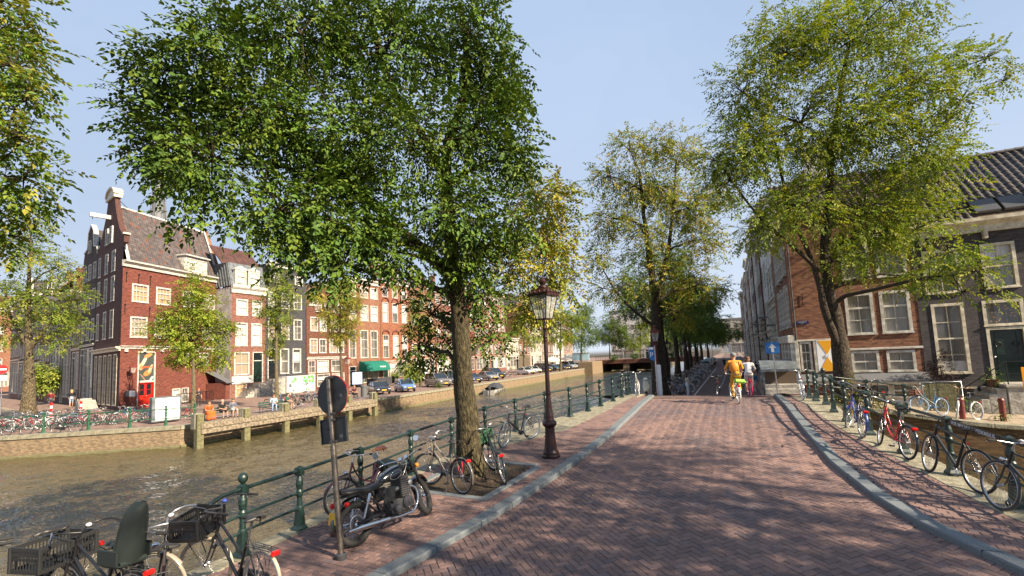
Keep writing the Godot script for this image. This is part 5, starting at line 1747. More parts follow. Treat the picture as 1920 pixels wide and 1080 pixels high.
# ---------------------------------------------------------------- trees and plants
func sprig(leaf: float, n: int, fold: bool, sd: int) -> MB:   # a twig along +z with alternate leaves lying roughly flat
	var r := RandomNumberGenerator.new()
	r.seed = sd
	var b := MB.new()
	var L := leaf * n * 0.42
	for i in n:
		var s := 1.0 if i % 2 else -1.0
		var last := i == n - 1
		var f := (i + 0.6) / n
		var o := v3(0, -0.25 * L * f * f, L * f)
		var g := s * r.randf_range(0.7, 1.2) if not last else r.randf_range(-0.2, 0.2)
		var tip := v3(sin(g), r.randf_range(-0.55, -0.05), cos(g)).normalized()
		var side := tip.cross(Vector3.UP).normalized().rotated(tip, r.randf_range(-0.7, 0.7))
		var nn := side.cross(tip)
		var l := leaf * r.randf_range(0.5, 1.2)
		var w := l * 0.29
		var m := o + tip * l * 0.45
		var lf := m + side * w + nn * w * 0.35
		var rt := m - side * w + nn * w * 0.35
		var e := o + tip * l - nn * l * 0.08
		if fold:
			b.flat(o, rt, e); b.flat(o, e, lf)
		else:
			var q1 := o + tip * l * 0.2 + side * w * 0.75 + nn * w * 0.2
			var q2 := o + tip * l * 0.2 - side * w * 0.75 + nn * w * 0.2
			b.flat(o, q2, rt); b.flat(o, rt, e); b.flat(o, e, lf); b.flat(o, lf, q1)
	return b

func leaf_cloud(blobs: Array, per: float, leaf: float, pal: Array, leaves := 8, fold := true, clump := 0.42) -> MB:
	var kinds := []
	for k in 5: kinds.append(sprig(leaf, leaves, fold, 100 + k))
	var out := MB.new()
	for q in blobs:
		var c := v3(q[0], q[1], q[2])
		var R: float = q[3]
		var n := int(per * R * R)
		var subs := []
		var ns := 5 + int(R * 5.0)
		for i in ns:
			var dd := v3(rf(-1, 1), rf(-1, 1), rf(-1, 1)).normalized()
			subs.append([c + dd * R * rf(0.2, 0.74), clump * R * rf(0.5, 1.0) + 0.1, rf(0.75, 1.2), dd])
		for i in n:
			var s = subs[rng.randi() % ns]
			var dd := v3(rf(-1, 1), rf(-0.8, 0.8), rf(-1, 1))
			var p: Vector3 = s[0] + dd * s[1]
			var away := (p - c)
			var dir := (away.normalized() * 0.8 + v3(rf(-1, 1), rf(-0.7, 0.25), rf(-1, 1))).normalized()
			var B := Basis.looking_at(-dir, Vector3.UP.rotated(dir, rf(-0.6, 0.6))) if absf(dir.y) < 0.98 else Basis()
			B = B.scaled_local(Vector3.ONE * rf(0.75, 1.25))
			var k: Color = pal[rng.randi() % pal.size()]
			k = k * (s[2] * rf(0.8, 1.2))
			k.a = 1.0
			var mb: MB = kinds[rng.randi() % 5]
			var X := Transform3D(B, p)
			out.v.append_array(X * mb.v)
			out.n.append_array(Transform3D(B.orthonormalized(), Vector3.ZERO) * mb.n)
			out.t.append_array(mb.t)
			var cc := PackedColorArray()
			cc.resize(mb.v.size())
			cc.fill(k)
			out.c.append_array(cc)
	return out

func wiggle(a: Vector3, b: Vector3, k: int, amp: float) -> PackedVector3Array:
	var o := PackedVector3Array()
	var L := a.distance_to(b)
	for i in k + 1:
		var f := float(i) / k
		var p := a.lerp(b, f) + v3(0, sin(f * PI) * L * 0.07, 0)
		if i > 0 and i < k: p += v3(rf(-1, 1), rf(-0.6, 0.6), rf(-1, 1)) * amp * L
		o.append(p)
	return o

# trunks: arrays of [points, radius at the foot, radius at the top]
func tree(called: String, label: String, trunks: Array, blobs: Array, per: float, leaf: float, pal: Array, bark: String, group := "", leafm := "leaves", leaves := 8, fold := true, twigs := 14, pal2 := [], blobs2 := []) -> Node3D:
	var t := thing(called, label, "tree", Vector3.ZERO, 0, group)
	var spine := []
	for k in trunks.size():
		var p: PackedVector3Array = trunks[k][0]
		var sm := PackedVector3Array()
		var rr := []
		for i in p.size() - 1:
			for j in 4:
				var f := j / 4.0
				sm.append(p[i].cubic_interpolate(p[i + 1], p[maxi(i - 1, 0)], p[mini(i + 2, p.size() - 1)], f))
		sm.append(p[p.size() - 1])
		for i in sm.size():
			var f := float(i) / (sm.size() - 1)
			var r := lerpf(trunks[k][1], trunks[k][2], pow(f, 0.8))
			if k == 0: r *= 1.0 + 0.55 * exp(-f * sm.size() * 0.45)
			rr.append(r * rf(0.96, 1.05))
			spine.append([sm[i], r])
		var b := MB.new()
		b.tube(sm, rr, 16)
		for i in b.v.size():   # uneven, ribbed girth
			var q := b.v[i]
			b.v[i] = q + b.n[i] * (0.05 * trunks[k][1]) * (sin(q.y * 5.0 + q.x * 9.0) + sin(q.z * 17.0 + q.y * 2.0))
		part("trunk" if k == 0 else "limb", b, M[bark], t)
	var tw := MB.new()
	for q in blobs + blobs2:
		var c := v3(q[0], q[1], q[2])
		var best = spine[spine.size() - 1]
		var bd := 1e9
		for s in spine:
			var d: float = s[0].distance_to(c) + maxf(0.0, s[0].y - c.y + 0.4) * 3.0
			if d < bd: bd = d; best = s
		var L: float = best[0].distance_to(c)
		if L > 0.3:
			var r0: float = minf(best[1] * 0.62, 0.03 + 0.035 * q[3] + 0.012 * L)
			var pp := wiggle(best[0], c, 6, 0.045)
			var rs := []
			for i in 7: rs.append(lerpf(r0, 0.014 + 0.006 * q[3], i / 6.0))
			var b := MB.new()
			b.tube(pp, rs, 7)
			part("limb", b, M[bark], t)
			for i in pp.size():
				if i > 2: spine.append([pp[i], rs[i]])
		for i in twigs:
			var dd := v3(rf(-1, 1), rf(-0.7, 1), rf(-1, 1)).normalized()
			var e = c + dd * q[3] * rf(0.6, 1.0)
			var mid = c.lerp(e, 0.5) + v3(rf(-1, 1), rf(-1, 1), rf(-1, 1)) * 0.1 * q[3]
			tw.tube(pts([c, mid, e]), [0.012 + 0.005 * q[3], 0.008 + 0.003 * q[3], 0.004], 4, false)
	var two := part("twigs", tw, M[bark], t)
	two.set_meta("kind", "stuff")
	var cr := leaf_cloud(blobs, per, leaf, pal, leaves, fold)
	if blobs2.size(): cr.add(leaf_cloud(blobs2, per, leaf, pal2, leaves, fold))
	var cro := part("crown", cr, M[leafm], t)
	cro.set_meta("kind", "stuff")
	return t

func trees() -> void:
	var deep := [Color(0.07, 0.125, 0.018), Color(0.095, 0.155, 0.022), Color(0.125, 0.175, 0.024), Color(0.075, 0.14, 0.03)]
	var fresh := [Color(0.17, 0.235, 0.035), Color(0.235, 0.285, 0.045), Color(0.2, 0.25, 0.05), Color(0.3, 0.31, 0.055), Color(0.13, 0.2, 0.03)]
	var yellow := [Color(0.25, 0.28, 0.04), Color(0.33, 0.31, 0.05), Color(0.18, 0.23, 0.035), Color(0.4, 0.33, 0.06)]
	var mid := [Color(0.1, 0.16, 0.03), Color(0.13, 0.19, 0.03), Color(0.08, 0.14, 0.03)]
	# the big elm by the railing
	tree("elm_tree", "big dark green elm with mossy trunk beside the lamp post", [
		[pts([v3(-5.65, 0.1, -9.25), v3(-5.68, 1.45, -9.2), v3(-5.72, 2.65, -9.15), v3(-5.74, 3.85, -9.1), v3(-5.82, 4.85, -9.0), v3(-5.82, 5.9, -8.95), v3(-5.85, 7.1, -8.9), v3(-5.75, 8.0, -8.95), v3(-5.4, 9.0, -9.1), v3(-5.3, 10.1, -9.15), v3(-5.4, 11.4, -9.1)]), 0.275, 0.07],
		[pts([v3(-5.78, 4.6, -9.05), v3(-6.2, 5.2, -8.6), v3(-6.8, 5.9, -8.0), v3(-7.4, 6.9, -7.1), v3(-8.0, 7.6, -6.0)]), 0.17, 0.05],
		[pts([v3(-5.85, 7.0, -8.9), v3(-6.2, 8.0, -8.5), v3(-6.7, 9.2, -8.0), v3(-6.9, 10.6, -7.6)]), 0.12, 0.05]],
		[[-9.8, 7.5, -4.9, 0.9], [-8.5, 8.7, -5.2, 1.2], [-8.2, 6.5, -4.9, 1.2], [-7.7, 7.6, -5.6, 1.3], [-7.6, 9.6, -6.3, 1.4], [-7.2, 7.6, -6.7, 1.7], [-7.3, 5.6, -5.6, 1.1], [-6.8, 5.5, -6.5, 1.4], [-6.6, 9.9, -7.8, 1.8], [-6.0, 7.5, -7.8, 1.7], [-6.1, 5.0, -7.3, 1.0], [-6.5, 4.6, -6.3, 0.5], [-5.1, 10.4, -9.0, 1.4], [-4.8, 9.6, -9.6, 1.0], [-5.1, 8.2, -9.1, 1.4], [-5.1, 5.8, -8.0, 1.2], [-4.3, 7.3, -9.1, 0.7], [-4.2, 5.9, -9.0, 0.8], [-6.8, 3.9, -9.5, 0.7], [-7.1, 3.1, -9.4, 0.5], [-5.7, 4.3, -10.2, 0.8], [-5.6, 3.2, -10.4, 0.5], [-5.2, 5.1, -9.0, 0.9], [-6.4, 3.2, -10.0, 0.5], [-9.2, 6.9, -4.6, 0.8], [-9.0, 8.3, -4.6, 0.7]],
		300.0, 0.107, deep, "mossy_bark", "", "leaves", 9, false, 16, yellow,
		[[-4.7, 7.2, -11.8, 1.1], [-4.4, 6.3, -12.6, 0.9], [-4.9, 5.3, -12.4, 1.0], [-4.4, 4.9, -13.0, 0.6], [-5.3, 5.2, -11.1, 0.8], [-5.2, 4.1, -11.8, 0.5], [-4.9, 4.0, -12.0, 0.5]])  # far part of the crown: sun shining through is put into the yellower leaf colour
	# the tree by the crooked corner house
	tree("street_tree", "tall light green tree with two stems before the brown corner house", [
		[pts([v3(4.05, 0.0, -23.4), v3(4.07, 2.35, -23.5), v3(4.0, 3.7, -23.4), v3(3.85, 5.0, -23.3), v3(3.85, 6.6, -23.3), v3(4.2, 8.7, -23.4), v3(4.5, 10.9, -23.5), v3(5.0, 13.2, -23.6), v3(5.6, 15.8, -23.8)]), 0.34, 0.07],
		[pts([v3(3.95, 2.7, -23.35), v3(3.62, 3.9, -23.0), v3(3.45, 5.25, -22.9), v3(3.25, 6.4, -22.9), v3(2.6, 8.7, -22.4), v3(2.3, 11.4, -22.2)]), 0.17, 0.05],
		[pts([v3(3.5, 5.8, -22.9), v3(2.6, 6.9, -22.4), v3(1.4, 8.2, -21.7), v3(0.2, 10.3, -21.0)]), 0.1, 0.035]],
		[[1.2, 13.5, -21.2, 1.7], [1.1, 10.9, -21.4, 2.2], [3.0, 15.1, -21.9, 2.5], [3.3, 12.1, -22.3, 3.0], [3.0, 8.5, -22.5, 2.4], [1.5, 7.7, -21.9, 1.4], [5.6, 15.6, -23.1, 3.0], [5.7, 11.8, -23.5, 3.2], [5.4, 8.2, -23.7, 2.8], [7.9, 13.7, -24.4, 2.4], [7.9, 10.5, -24.7, 2.3], [7.4, 7.4, -24.8, 1.9], [6.9, 5.4, -24.4, 1.0], [0.4, 9.8, -21.2, 1.1], [-0.1, 10.7, -20.9, 0.8], [7.2, 17.2, -23.7, 2.0], [4.1, 6.2, -23.3, 0.9], [7.2, 5.8, -21.4, 0.9], [7.7, 5.0, -21.0, 0.6], [9.8, 13.6, -23.6, 0.7], [8.8, 12.0, -23.3, 0.9], [10.4, 12.7, -24.0, 0.5], [7.3, 4.3, -21.0, 0.35], [8.1, 4.2, -20.8, 0.35], [6.6, 4.9, -21.4, 0.6]],
		135.0, 0.13, fresh, "bark", "", "light_leaves", 9, true, 18)
	# open-crowned tree at the foot of the bridge
	tree("street_tree", "tall open yellow green tree at the foot of the bridge", [
		[pts([v3(-4.75, -0.6, -33.2), v3(-4.85, 3.2, -33.1), v3(-4.65, 6.2, -33.0), v3(-4.85, 9.3, -32.8), v3(-4.95, 12.2, -32.5), v3(-5.0, 15.3, -32.2)]), 0.43, 0.08],
		[pts([v3(-4.85, 4.4, -33.0), v3(-6.0, 5.5, -32.3), v3(-7.0, 6.8, -31.8), v3(-7.8, 8.5, -31.4)]), 0.13, 0.04],
		[pts([v3(-4.65, 6.2, -33.0), v3(-3.6, 9.6, -33.2), v3(-3.0, 13.0, -33.2), v3(-2.6, 16.0, -33.2)]), 0.2, 0.05]],
		[[-7.0, 15.0, -31.1, 1.7], [-5.5, 16.8, -31.6, 1.7], [-3.8, 17.3, -32.4, 1.6], [-2.1, 16.5, -33.2, 1.9], [-3.8, 14.1, -32.6, 2.6], [-6.9, 12.0, -31.4, 2.0], [-5.2, 11.2, -32.3, 2.5], [-2.1, 12.5, -33.6, 2.8], [-0.7, 14.0, -34.2, 1.8], [-1.3, 10.3, -34.2, 2.3], [-4.2, 7.8, -33.1, 2.2], [-7.9, 9.5, -31.2, 1.5], [-1.9, 7.1, -34.3, 2.0], [-6.7, 7.2, -31.9, 1.1], [-5.4, 14.2, -31.9, 2.2], [-7.9, 7.2, -31.4, 1.0], [-3.2, 5.3, -33.8, 1.4]],
		75.0, 0.18, [Color(0.2, 0.25, 0.045), Color(0.27, 0.29, 0.05), Color(0.33, 0.3, 0.06), Color(0.14, 0.2, 0.04), Color(0.34, 0.28, 0.06)], "bark", "", "light_leaves", 8, true, 20)
	# the row along the street
	var row := ["first", "second", "third", "fourth", "fifth", "sixth", "seventh"]
	var zz := [-43.0, -51.0, -60.0, -71.0, -84.0, -100.0, -122.0]
	for i in 7:
		var z: float = zz[i]
		var x := -5.7 + rf(-0.3, 0.3)
		var bl := []
		for k in 9: bl.append([x + rf(-2.8, 3.4), rf(4.6, 11.5), z + rf(-3, 3), rf(1.5, 2.6)])
		tree("street_tree", "%s dark green tree of the row along the street behind the lamp" % row[i], [[pts([v3(x, -0.85, z), v3(x + 0.1, 2, z), v3(x, 5, z), v3(x + 0.2, 9, z)]), 0.33, 0.1]], bl, 52.0 if i < 3 else 30.0, 0.2 if i < 3 else 0.28, mid, "bark", "row of trees along the street", "leaves", 8, true, 6)
	# across the canal
	var q := "trees on the far quay"
	tree("quay_tree", "thick pale-trunked tree with thin crown in the side street mouth", [[pts([v3(-53.1, -0.9, -17.2), v3(-52.6, 3.0, -17.0), v3(-52.3, 5.2, -16.8), v3(-52.2, 9.0, -16.6), v3(-51.9, 14, -16.5)]), 0.42, 0.1], [pts([v3(-52.3, 5.0, -16.8), v3(-50.8, 7.0, -17.4), v3(-49.3, 9.0, -18.0)]), 0.22, 0.06], [pts([v3(-52.3, 5.2, -16.8), v3(-53.6, 8, -16), v3(-54.2, 10.5, -15.8)]), 0.18, 0.05]],
		[[-54.1, 9.3, -15.8, 2.2], [-52.3, 12.8, -16.4, 2.5], [-49.9, 11.8, -17.6, 2.0], [-52.1, 9.2, -16.8, 2.6], [-49.8, 8.3, -18.0, 2.1], [-53.9, 6.7, -16.2, 1.8], [-51.2, 6.1, -17.6, 1.9], [-48.6, 9.1, -18.5, 1.2], [-51.7, 15.4, -16.4, 1.7], [-49.0, 6.4, -18.6, 1.0]], 42.0, 0.22, fresh, "pale_bark", q, "light_leaves", 8, true, 14)
	var bright := [Color(0.2, 0.27, 0.03), Color(0.26, 0.31, 0.04), Color(0.16, 0.24, 0.03), Color(0.3, 0.32, 0.05)]
	tree("quay_tree", "bright lime green young tree before the red house", [[pts([v3(-37.9, -0.8, -21.5), v3(-38.6, 2.2, -21.9), v3(-40.5, 6, -22.8), v3(-41.9, 10.5, -23.4)]), 0.16, 0.05]],
		[[-42.4, 9.9, -23.6, 1.4], [-43.6, 8.1, -23.2, 1.8], [-41.3, 8.0, -24.3, 1.8], [-44.6, 6.3, -22.9, 1.6], [-42.5, 5.7, -23.9, 2.3], [-40.4, 6.1, -24.9, 1.4], [-43.7, 4.2, -23.5, 1.3], [-41.4, 4.1, -24.6, 1.3], [-42.1, 11.3, -23.6, 0.7], [-40.2, 4.0, -25.2, 0.8]].map(func(b): return [b[0] + 2.6, b[1] * 0.955 - 0.1, b[2] + 1.4, b[3] * 0.92]), 120.0, 0.2, bright, "pale_bark", q, "light_leaves", 8, true, 8)
	tree("quay_tree", "slim upright tree before the pink brick house", [[pts([v3(-35.1, -0.8, -26.6), v3(-36, 2.5, -27.2), v3(-37.2, 6, -28.1), v3(-37.9, 10.5, -28.5)]), 0.17, 0.05]],
		[[-38.4, 9.9, -28.8, 1.2], [-39.2, 8.1, -28.6, 1.3], [-37.7, 7.8, -29.4, 1.2], [-38.7, 6.1, -29.1, 1.4], [-37.1, 9.5, -29.5, 0.8], [-38.8, 4.4, -29.2, 0.9], [-38.3, 11.1, -28.8, 0.9]].map(func(b): return [b[0] + 1.2, b[1], b[2] + 0.8, b[3]]), 130.0, 0.18, fresh, "pale_bark", q, "light_leaves", 8, true, 8)
	tree("quay_tree", "slim yellow green tree before the brown neck-gabled house", [[pts([v3(-38.4, -0.8, -37.0), v3(-38.2, 3, -36.6), v3(-37.8, 7, -36.2), v3(-37.5, 11, -36.0)]), 0.17, 0.05]],
		[[-37.4, 10.0, -36.0, 1.7], [-38.6, 8.0, -35.6, 1.5], [-36.8, 7.9, -36.5, 1.6], [-38.0, 6.0, -36.1, 1.5], [-36.1, 9.6, -36.6, 1.0], [-39.4, 10.4, -35.0, 1.3], [-36.4, 5.9, -36.8, 0.9]], 120.0, 0.19, yellow, "pale_bark", q, "light_leaves", 8, true, 8)
	tree("quay_tree", "young tree behind the grey off-road car", [[pts([v3(-39.8, -0.8, -52.6), v3(-39.7, 3, -52.4), v3(-39.8, 8, -52.4), v3(-39.6, 11, -52.4)]), 0.18, 0.05]],
		[[-39.8, 9, -52.4, 2.0], [-38.8, 7.4, -53, 1.6], [-40.6, 7.0, -52, 1.6], [-39.6, 11.4, -52.4, 1.5]], 60.0, 0.22, fresh, "pale_bark", q, "light_leaves", 8, true, 6)
	for s in [["slim light green tree right behind the white cars", -37.0, -81.5, [[-35.9, 11.7, -79.9, 3.3], [-37.6, 8.7, -79.4, 2.5], [-34.9, 7.0, -80.8, 2.6], [-35.2, 14.7, -79.9, 2.3], [-34.2, 10.5, -80.8, 2.1]], bright], ["round light green tree right of the lamp post across the canal", -32.9, -91, [[-29.9, 10.6, -87.3, 3.0], [-28.7, 7.4, -88.2, 2.9], [-31.2, 6.4, -87.1, 2.5], [-27.5, 10.5, -88.4, 2.2], [-31.9, 9.6, -86.4, 2.3]], bright], ["darker round tree above the cafe umbrellas", -33.0, -106, [[-28.2, 10.2, -102.6, 3.3], [-29.6, 6.0, -102.3, 2.7], [-26.8, 6.5, -103.6, 2.6], [-27.4, 13.2, -102.7, 2.1]], mid], ["green tree beyond the far bridge", -24.0, -133, [[-22.5, 8.3, -131.1, 3.3], [-24.8, 5.4, -130.3, 3.0], [-20.1, 5.2, -132.5, 3.0], [-20.9, 11.2, -131.5, 2.7], [-17, 5, -134, 2.9], [-14, 4.5, -134, 2.8], [-18, 9, -134, 2.8]], bright], ["broad green tree on the left bank beyond the far bridge", -34.0, -138, [[-33, 7, -138, 3.6], [-36.5, 8, -137, 3.3], [-30, 6, -138, 3.2], [-34, 11.5, -138, 3.4], [-30.5, 10, -138, 3]], mid], ["tall green tree far down the canal", -10.0, -150, [[-10, 8, -150, 4], [-6, 9, -150, 4], [-13, 6, -150, 3.5], [-8, 13, -150, 4], [-3, 6, -150, 3.5], [1, 8, -152, 3.5]], mid]]:
		var bl: Array = s[3]
		var x: float = s[1]
		var z: float = s[2]
		var dx: float = x + 1.2 - bl[0][0]
		var dz: float = z - bl[0][2]
		tree("quay_tree", s[0], [[pts([v3(x, -0.9, z), v3(x + 0.2, 4, z), v3(x + 0.6, 10, z)]), 0.24, 0.07]], bl.map(func(b): return [b[0] + dx, b[1], b[2] + dz, b[3]]), 46.0, 0.3, s[4], "pale_bark", q, "light_leaves", 8, true, 5)
	# branches that hang in from the left, of a tree on the quay beside the camera
	tree("elm_tree", "sunlit elm branches hanging in at the left edge of the picture", [[pts([v3(-6.2, 0.0, 2.6), v3(-6.4, 3, 2.4), v3(-7.4, 5.4, 1.2), v3(-9.6, 6.6, -1.0), v3(-12.2, 7.4, -3.2)]), 0.3, 0.05], [pts([v3(-6.4, 3.0, 2.4), v3(-6.5, 6, 2.6), v3(-7, 10, 3)]), 0.2, 0.05]],
		[[-12.7, 9.5, -3.3, 0.9], [-11.8, 8.6, -3.4, 0.6], [-12.5, 7.7, -3.4, 0.9], [-11.6, 7.2, -3.5, 0.5], [-12.9, 6.4, -3.5, 0.8], [-12.1, 6.6, -3.7, 0.6], [-12.9, 5.6, -3.6, 0.6], [-11.5, 8.0, -3.5, 0.4], [-12.5, 10.2, -3.4, 0.7], [-7, 9, 2.5, 1.6], [-6.5, 11, 2.8, 1.5]],
		240.0, 0.105, [Color(0.13, 0.21, 0.03), Color(0.19, 0.25, 0.04), Color(0.29, 0.28, 0.05), Color(0.1, 0.17, 0.03)], "mossy_bark", "", "light_leaves", 9, false, 16)
	# trees on the near quay, right of the frame, whose shade falls over the road
	var sh := "trees on the near quay right of the road"
	var k := 0
	for s in [[10.2, -5.6, 8.4, 1.0], [13.6, -6.4, 10.5, 1.15], [11.5, -1.0, 9.0, 1.0], [16.8, -3.0, 11.5, 1.2], [8.4, 1.8, 8.6, 1.0], [18.2, -6.9, 13.0, 1.2], [7.6, -3.6, 8.8, 0.95]]:
		var bl := []
		for i in 9:
			var a := TAU * i / 9 + rf(-0.3, 0.3)
			bl.append([s[0] + cos(a) * rf(0.8, 2.6) * s[3], s[2] + rf(-2.4, 2.6), s[1] + sin(a) * rf(0.8, 2.6) * s[3], rf(1.0, 1.6) * s[3]])
		tree("quay_tree", ["tree nearest the bridge on the near quay", "second tree on the near quay", "third tree on the near quay", "fourth tree on the near quay", "fifth tree on the near quay", "sixth tree on the near quay", "tree beside the right kerb on the near quay"][k], [[pts([v3(s[0], -0.1, s[1]), v3(s[0], 3, s[1]), v3(s[0], 6, s[1]), v3(s[0], s[2], s[1])]), 0.3, 0.08]], bl, 22.0, 0.2, mid, "bark", sh, "leaves", 8, true, 6)
		k += 1
	# low plants
	var iv := thing("ivy", "ivy and weeds round the foot of the two-stemmed tree", "plants")
	part("foliage", leaf_cloud([[4.1, 0.6, -22.9, 0.45], [3.6, 0.3, -22.7, 0.4], [4.7, 0.3, -22.7, 0.45], [5.3, 0.15, -22.8, 0.4], [4.1, 1.2, -23.1, 0.3], [3.2, 0.35, -22.8, 0.35]], 420.0, 0.08, [Color(0.12, 0.17, 0.03), Color(0.2, 0.22, 0.06), Color(0.1, 0.14, 0.03), Color(0.3, 0.25, 0.12)], 6), M.light_leaves, iv).set_meta("kind", "stuff")
	var pb := thing("plum_shrub", "dark purple shrub against the seam of brown and charcoal houses", "shrub", v3(8.2, -0.45, -26.6))
	var sm := MB.new()
	sm.tube(pts([Vector3.ZERO, v3(0.05, 0.9, 0), v3(0, 2.0, 0)]), [0.03, 0.025, 0.012], 6)
	part("stem", sm, M.bark, pb)
	part("foliage", leaf_cloud([[0, 2.0, 0, 0.45], [0.25, 1.6, 0.1, 0.4], [-0.3, 1.7, 0.1, 0.35], [0.05, 2.4, 0, 0.3]], 520.0, 0.075, [Color(0.03, 0.014, 0.016), Color(0.04, 0.02, 0.02), Color(0.025, 0.02, 0.015)], 6), M.leaves, pb).set_meta("kind", "stuff")
	for s in [["green plant in a black pot on the lower steps", v3(9.75, -0.4, -26.2), 0.28, true], ["bushy plant in a terracotta pot on the stoop steps", v3(9.9, 0.55, -26.7), 0.32, true], ["light green potted plant beside the steps", v3(9.2, -0.45, -26.3), 0.24, true], ["dark ivy clump against the charcoal house wall", v3(8.4, -0.5, -25.8), 0.4, false], ["weeds growing behind the wooden board", v3(8.8, -0.5, -23.6), 0.22, false], ["potted shrub before the shopfront across the canal", v3(-50.4, -0.8, -51.5), 0.9, true], ["dark shrub beside the awning across the canal", v3(-50.5, -0.8, -60), 1.1, true], ["weeds beside the grey off-road car", v3(-32.5, -0.8, -46.5), 0.5, false], ["big bush beside the builders' container", v3(-43, -0.8, -55), 1.9, false], ["climber on the charcoal side-street house", v3(-79.5, 0.5, -27.3), 2.2, false]]:
		var R: float = s[2]
		var o := thing("potted_plant" if s[3] else "bush", s[0], "plant", s[1])
		if s[3]:
			var pt := MB.new()
			pt.lathe([v2(0, 0), v2(R * 0.5, 0), v2(R * 0.65, R * 0.9), v2(R * 0.7, R), v2(R * 0.6, R), v2(R * 0.55, R * 0.85), v2(0, R * 0.85)], Vector3.ZERO, 12)
			part("pot", pt, M.brown_leather if s[0].contains("terracotta") else M.black_paint, o)
		part("foliage", leaf_cloud([[0, R * (1.5 if s[3] else 0.8), 0, R * 0.8], [R * 0.4, R * 1.1, 0.1, R * 0.6], [-R * 0.4, R * 1.2, 0.1, R * 0.6]], 500.0 / maxf(R * 2.5, 1.0), maxf(0.07, R * 0.14), mid if R < 1 else fresh, 6), M.leaves, o).set_meta("kind", "stuff")

# ---------------------------------------------------------------- railings, lamps, signs
func rail_post(ball := false) -> MB:
	var b := MB.new()
	var q := func(w0: float, y0: float, w1: float, y1: float) -> void:
		for k in 4:
			var a0 := PI / 2 * k + PI / 4
			var a1 := a0 + PI / 2
			var s := sqrt(0.5)
			var A := v3(cos(a0), 0, -sin(a0)) * s
			var B := v3(cos(a1), 0, -sin(a1)) * s
			b.quad(A * w0 + v3(0, y0, 0), B * w0 + v3(0, y0, 0), B * w1 + v3(0, y1, 0), A * w1 + v3(0, y1, 0))
	q.call(0.2, 0.0, 0.19, 0.05)
	q.call(0.19, 0.05, 0.13, 0.1)
	q.call(0.13, 0.1, 0.105, 0.3)
	q.call(0.105, 0.3, 0.1, 0.36)
	b.lathe([v2(0.05, 0.34), v2(0.062, 0.36), v2(0.062, 0.4), v2(0.045, 0.42), v2(0.04, 0.56), v2(0.06, 0.6), v2(0.06, 0.66), v2(0.045, 0.69), v2(0.062, 0.78), v2(0.058, 0.84), v2(0.038, 0.91), v2(0.05, 0.93)], Vector3.ZERO, 12)
	q.call(0.1, 0.92, 0.115, 0.95)
	q.call(0.115, 0.95, 0.115, 1.04)
	q.call(0.115, 1.04, 0.03, 1.075)
	if ball: b.ball(v3(0, 1.15, 0), v3(0.07, 0.08, 0.07), 8)
	return b

func railing(called: String, label: String, line: Array, m: Material, lift: float, balls: Array, end0 := Vector3.ZERO, end1 := Vector3.ZERO) -> Node3D:
	var t := thing(called, label, "railing")
	if not kept.has("post"): kept["post"] = rail_post().mesh(); kept["ballpost"] = rail_post(true).mesh()
	var base := PackedVector3Array()
	for p in line: base.append(v3(p.x, hgt(p.y) + lift, p.y))
	for i in base.size():
		var d := base[mini(i + 1, base.size() - 1)] - base[maxi(i - 1, 0)]
		part("post", kept["ballpost" if balls.has(i) else "post"], m, t, Transform3D(Basis(Vector3.UP, atan2(d.x, d.z)), base[i]))
	for r in [[1.0, 0.03], [0.63, 0.021], [0.38, 0.021]]:
		var pp := PackedVector3Array()
		if end0 != Vector3.ZERO and r[0] > 0.9:
			pp.append(base[0] + end0 * 1.0 + v3(0, 0.62, 0)); pp.append(base[0] + end0 * 0.85 + v3(0, 0.86, 0)); pp.append(base[0] + end0 * 0.45 + v3(0, 0.98, 0))
		elif end0 != Vector3.ZERO: pp.append(base[0] + end0 * 0.6 + v3(0, r[0] - 0.05, 0))
		for i in base.size():
			pp.append(base[i] + v3(0, r[0], 0))
		if end1 != Vector3.ZERO and r[0] > 0.9:
			var e := base[base.size() - 1]
			pp.append(e + end1 * 0.5 + v3(0, 0.98, 0)); pp.append(e + end1 * 0.9 + v3(0, 0.8, 0)); pp.append(e + end1 + v3(0, 0.3, 0))
		var b := MB.new()
		b.tube(pp, r[1], 10)
		part("rail", b, m, t)
	return t

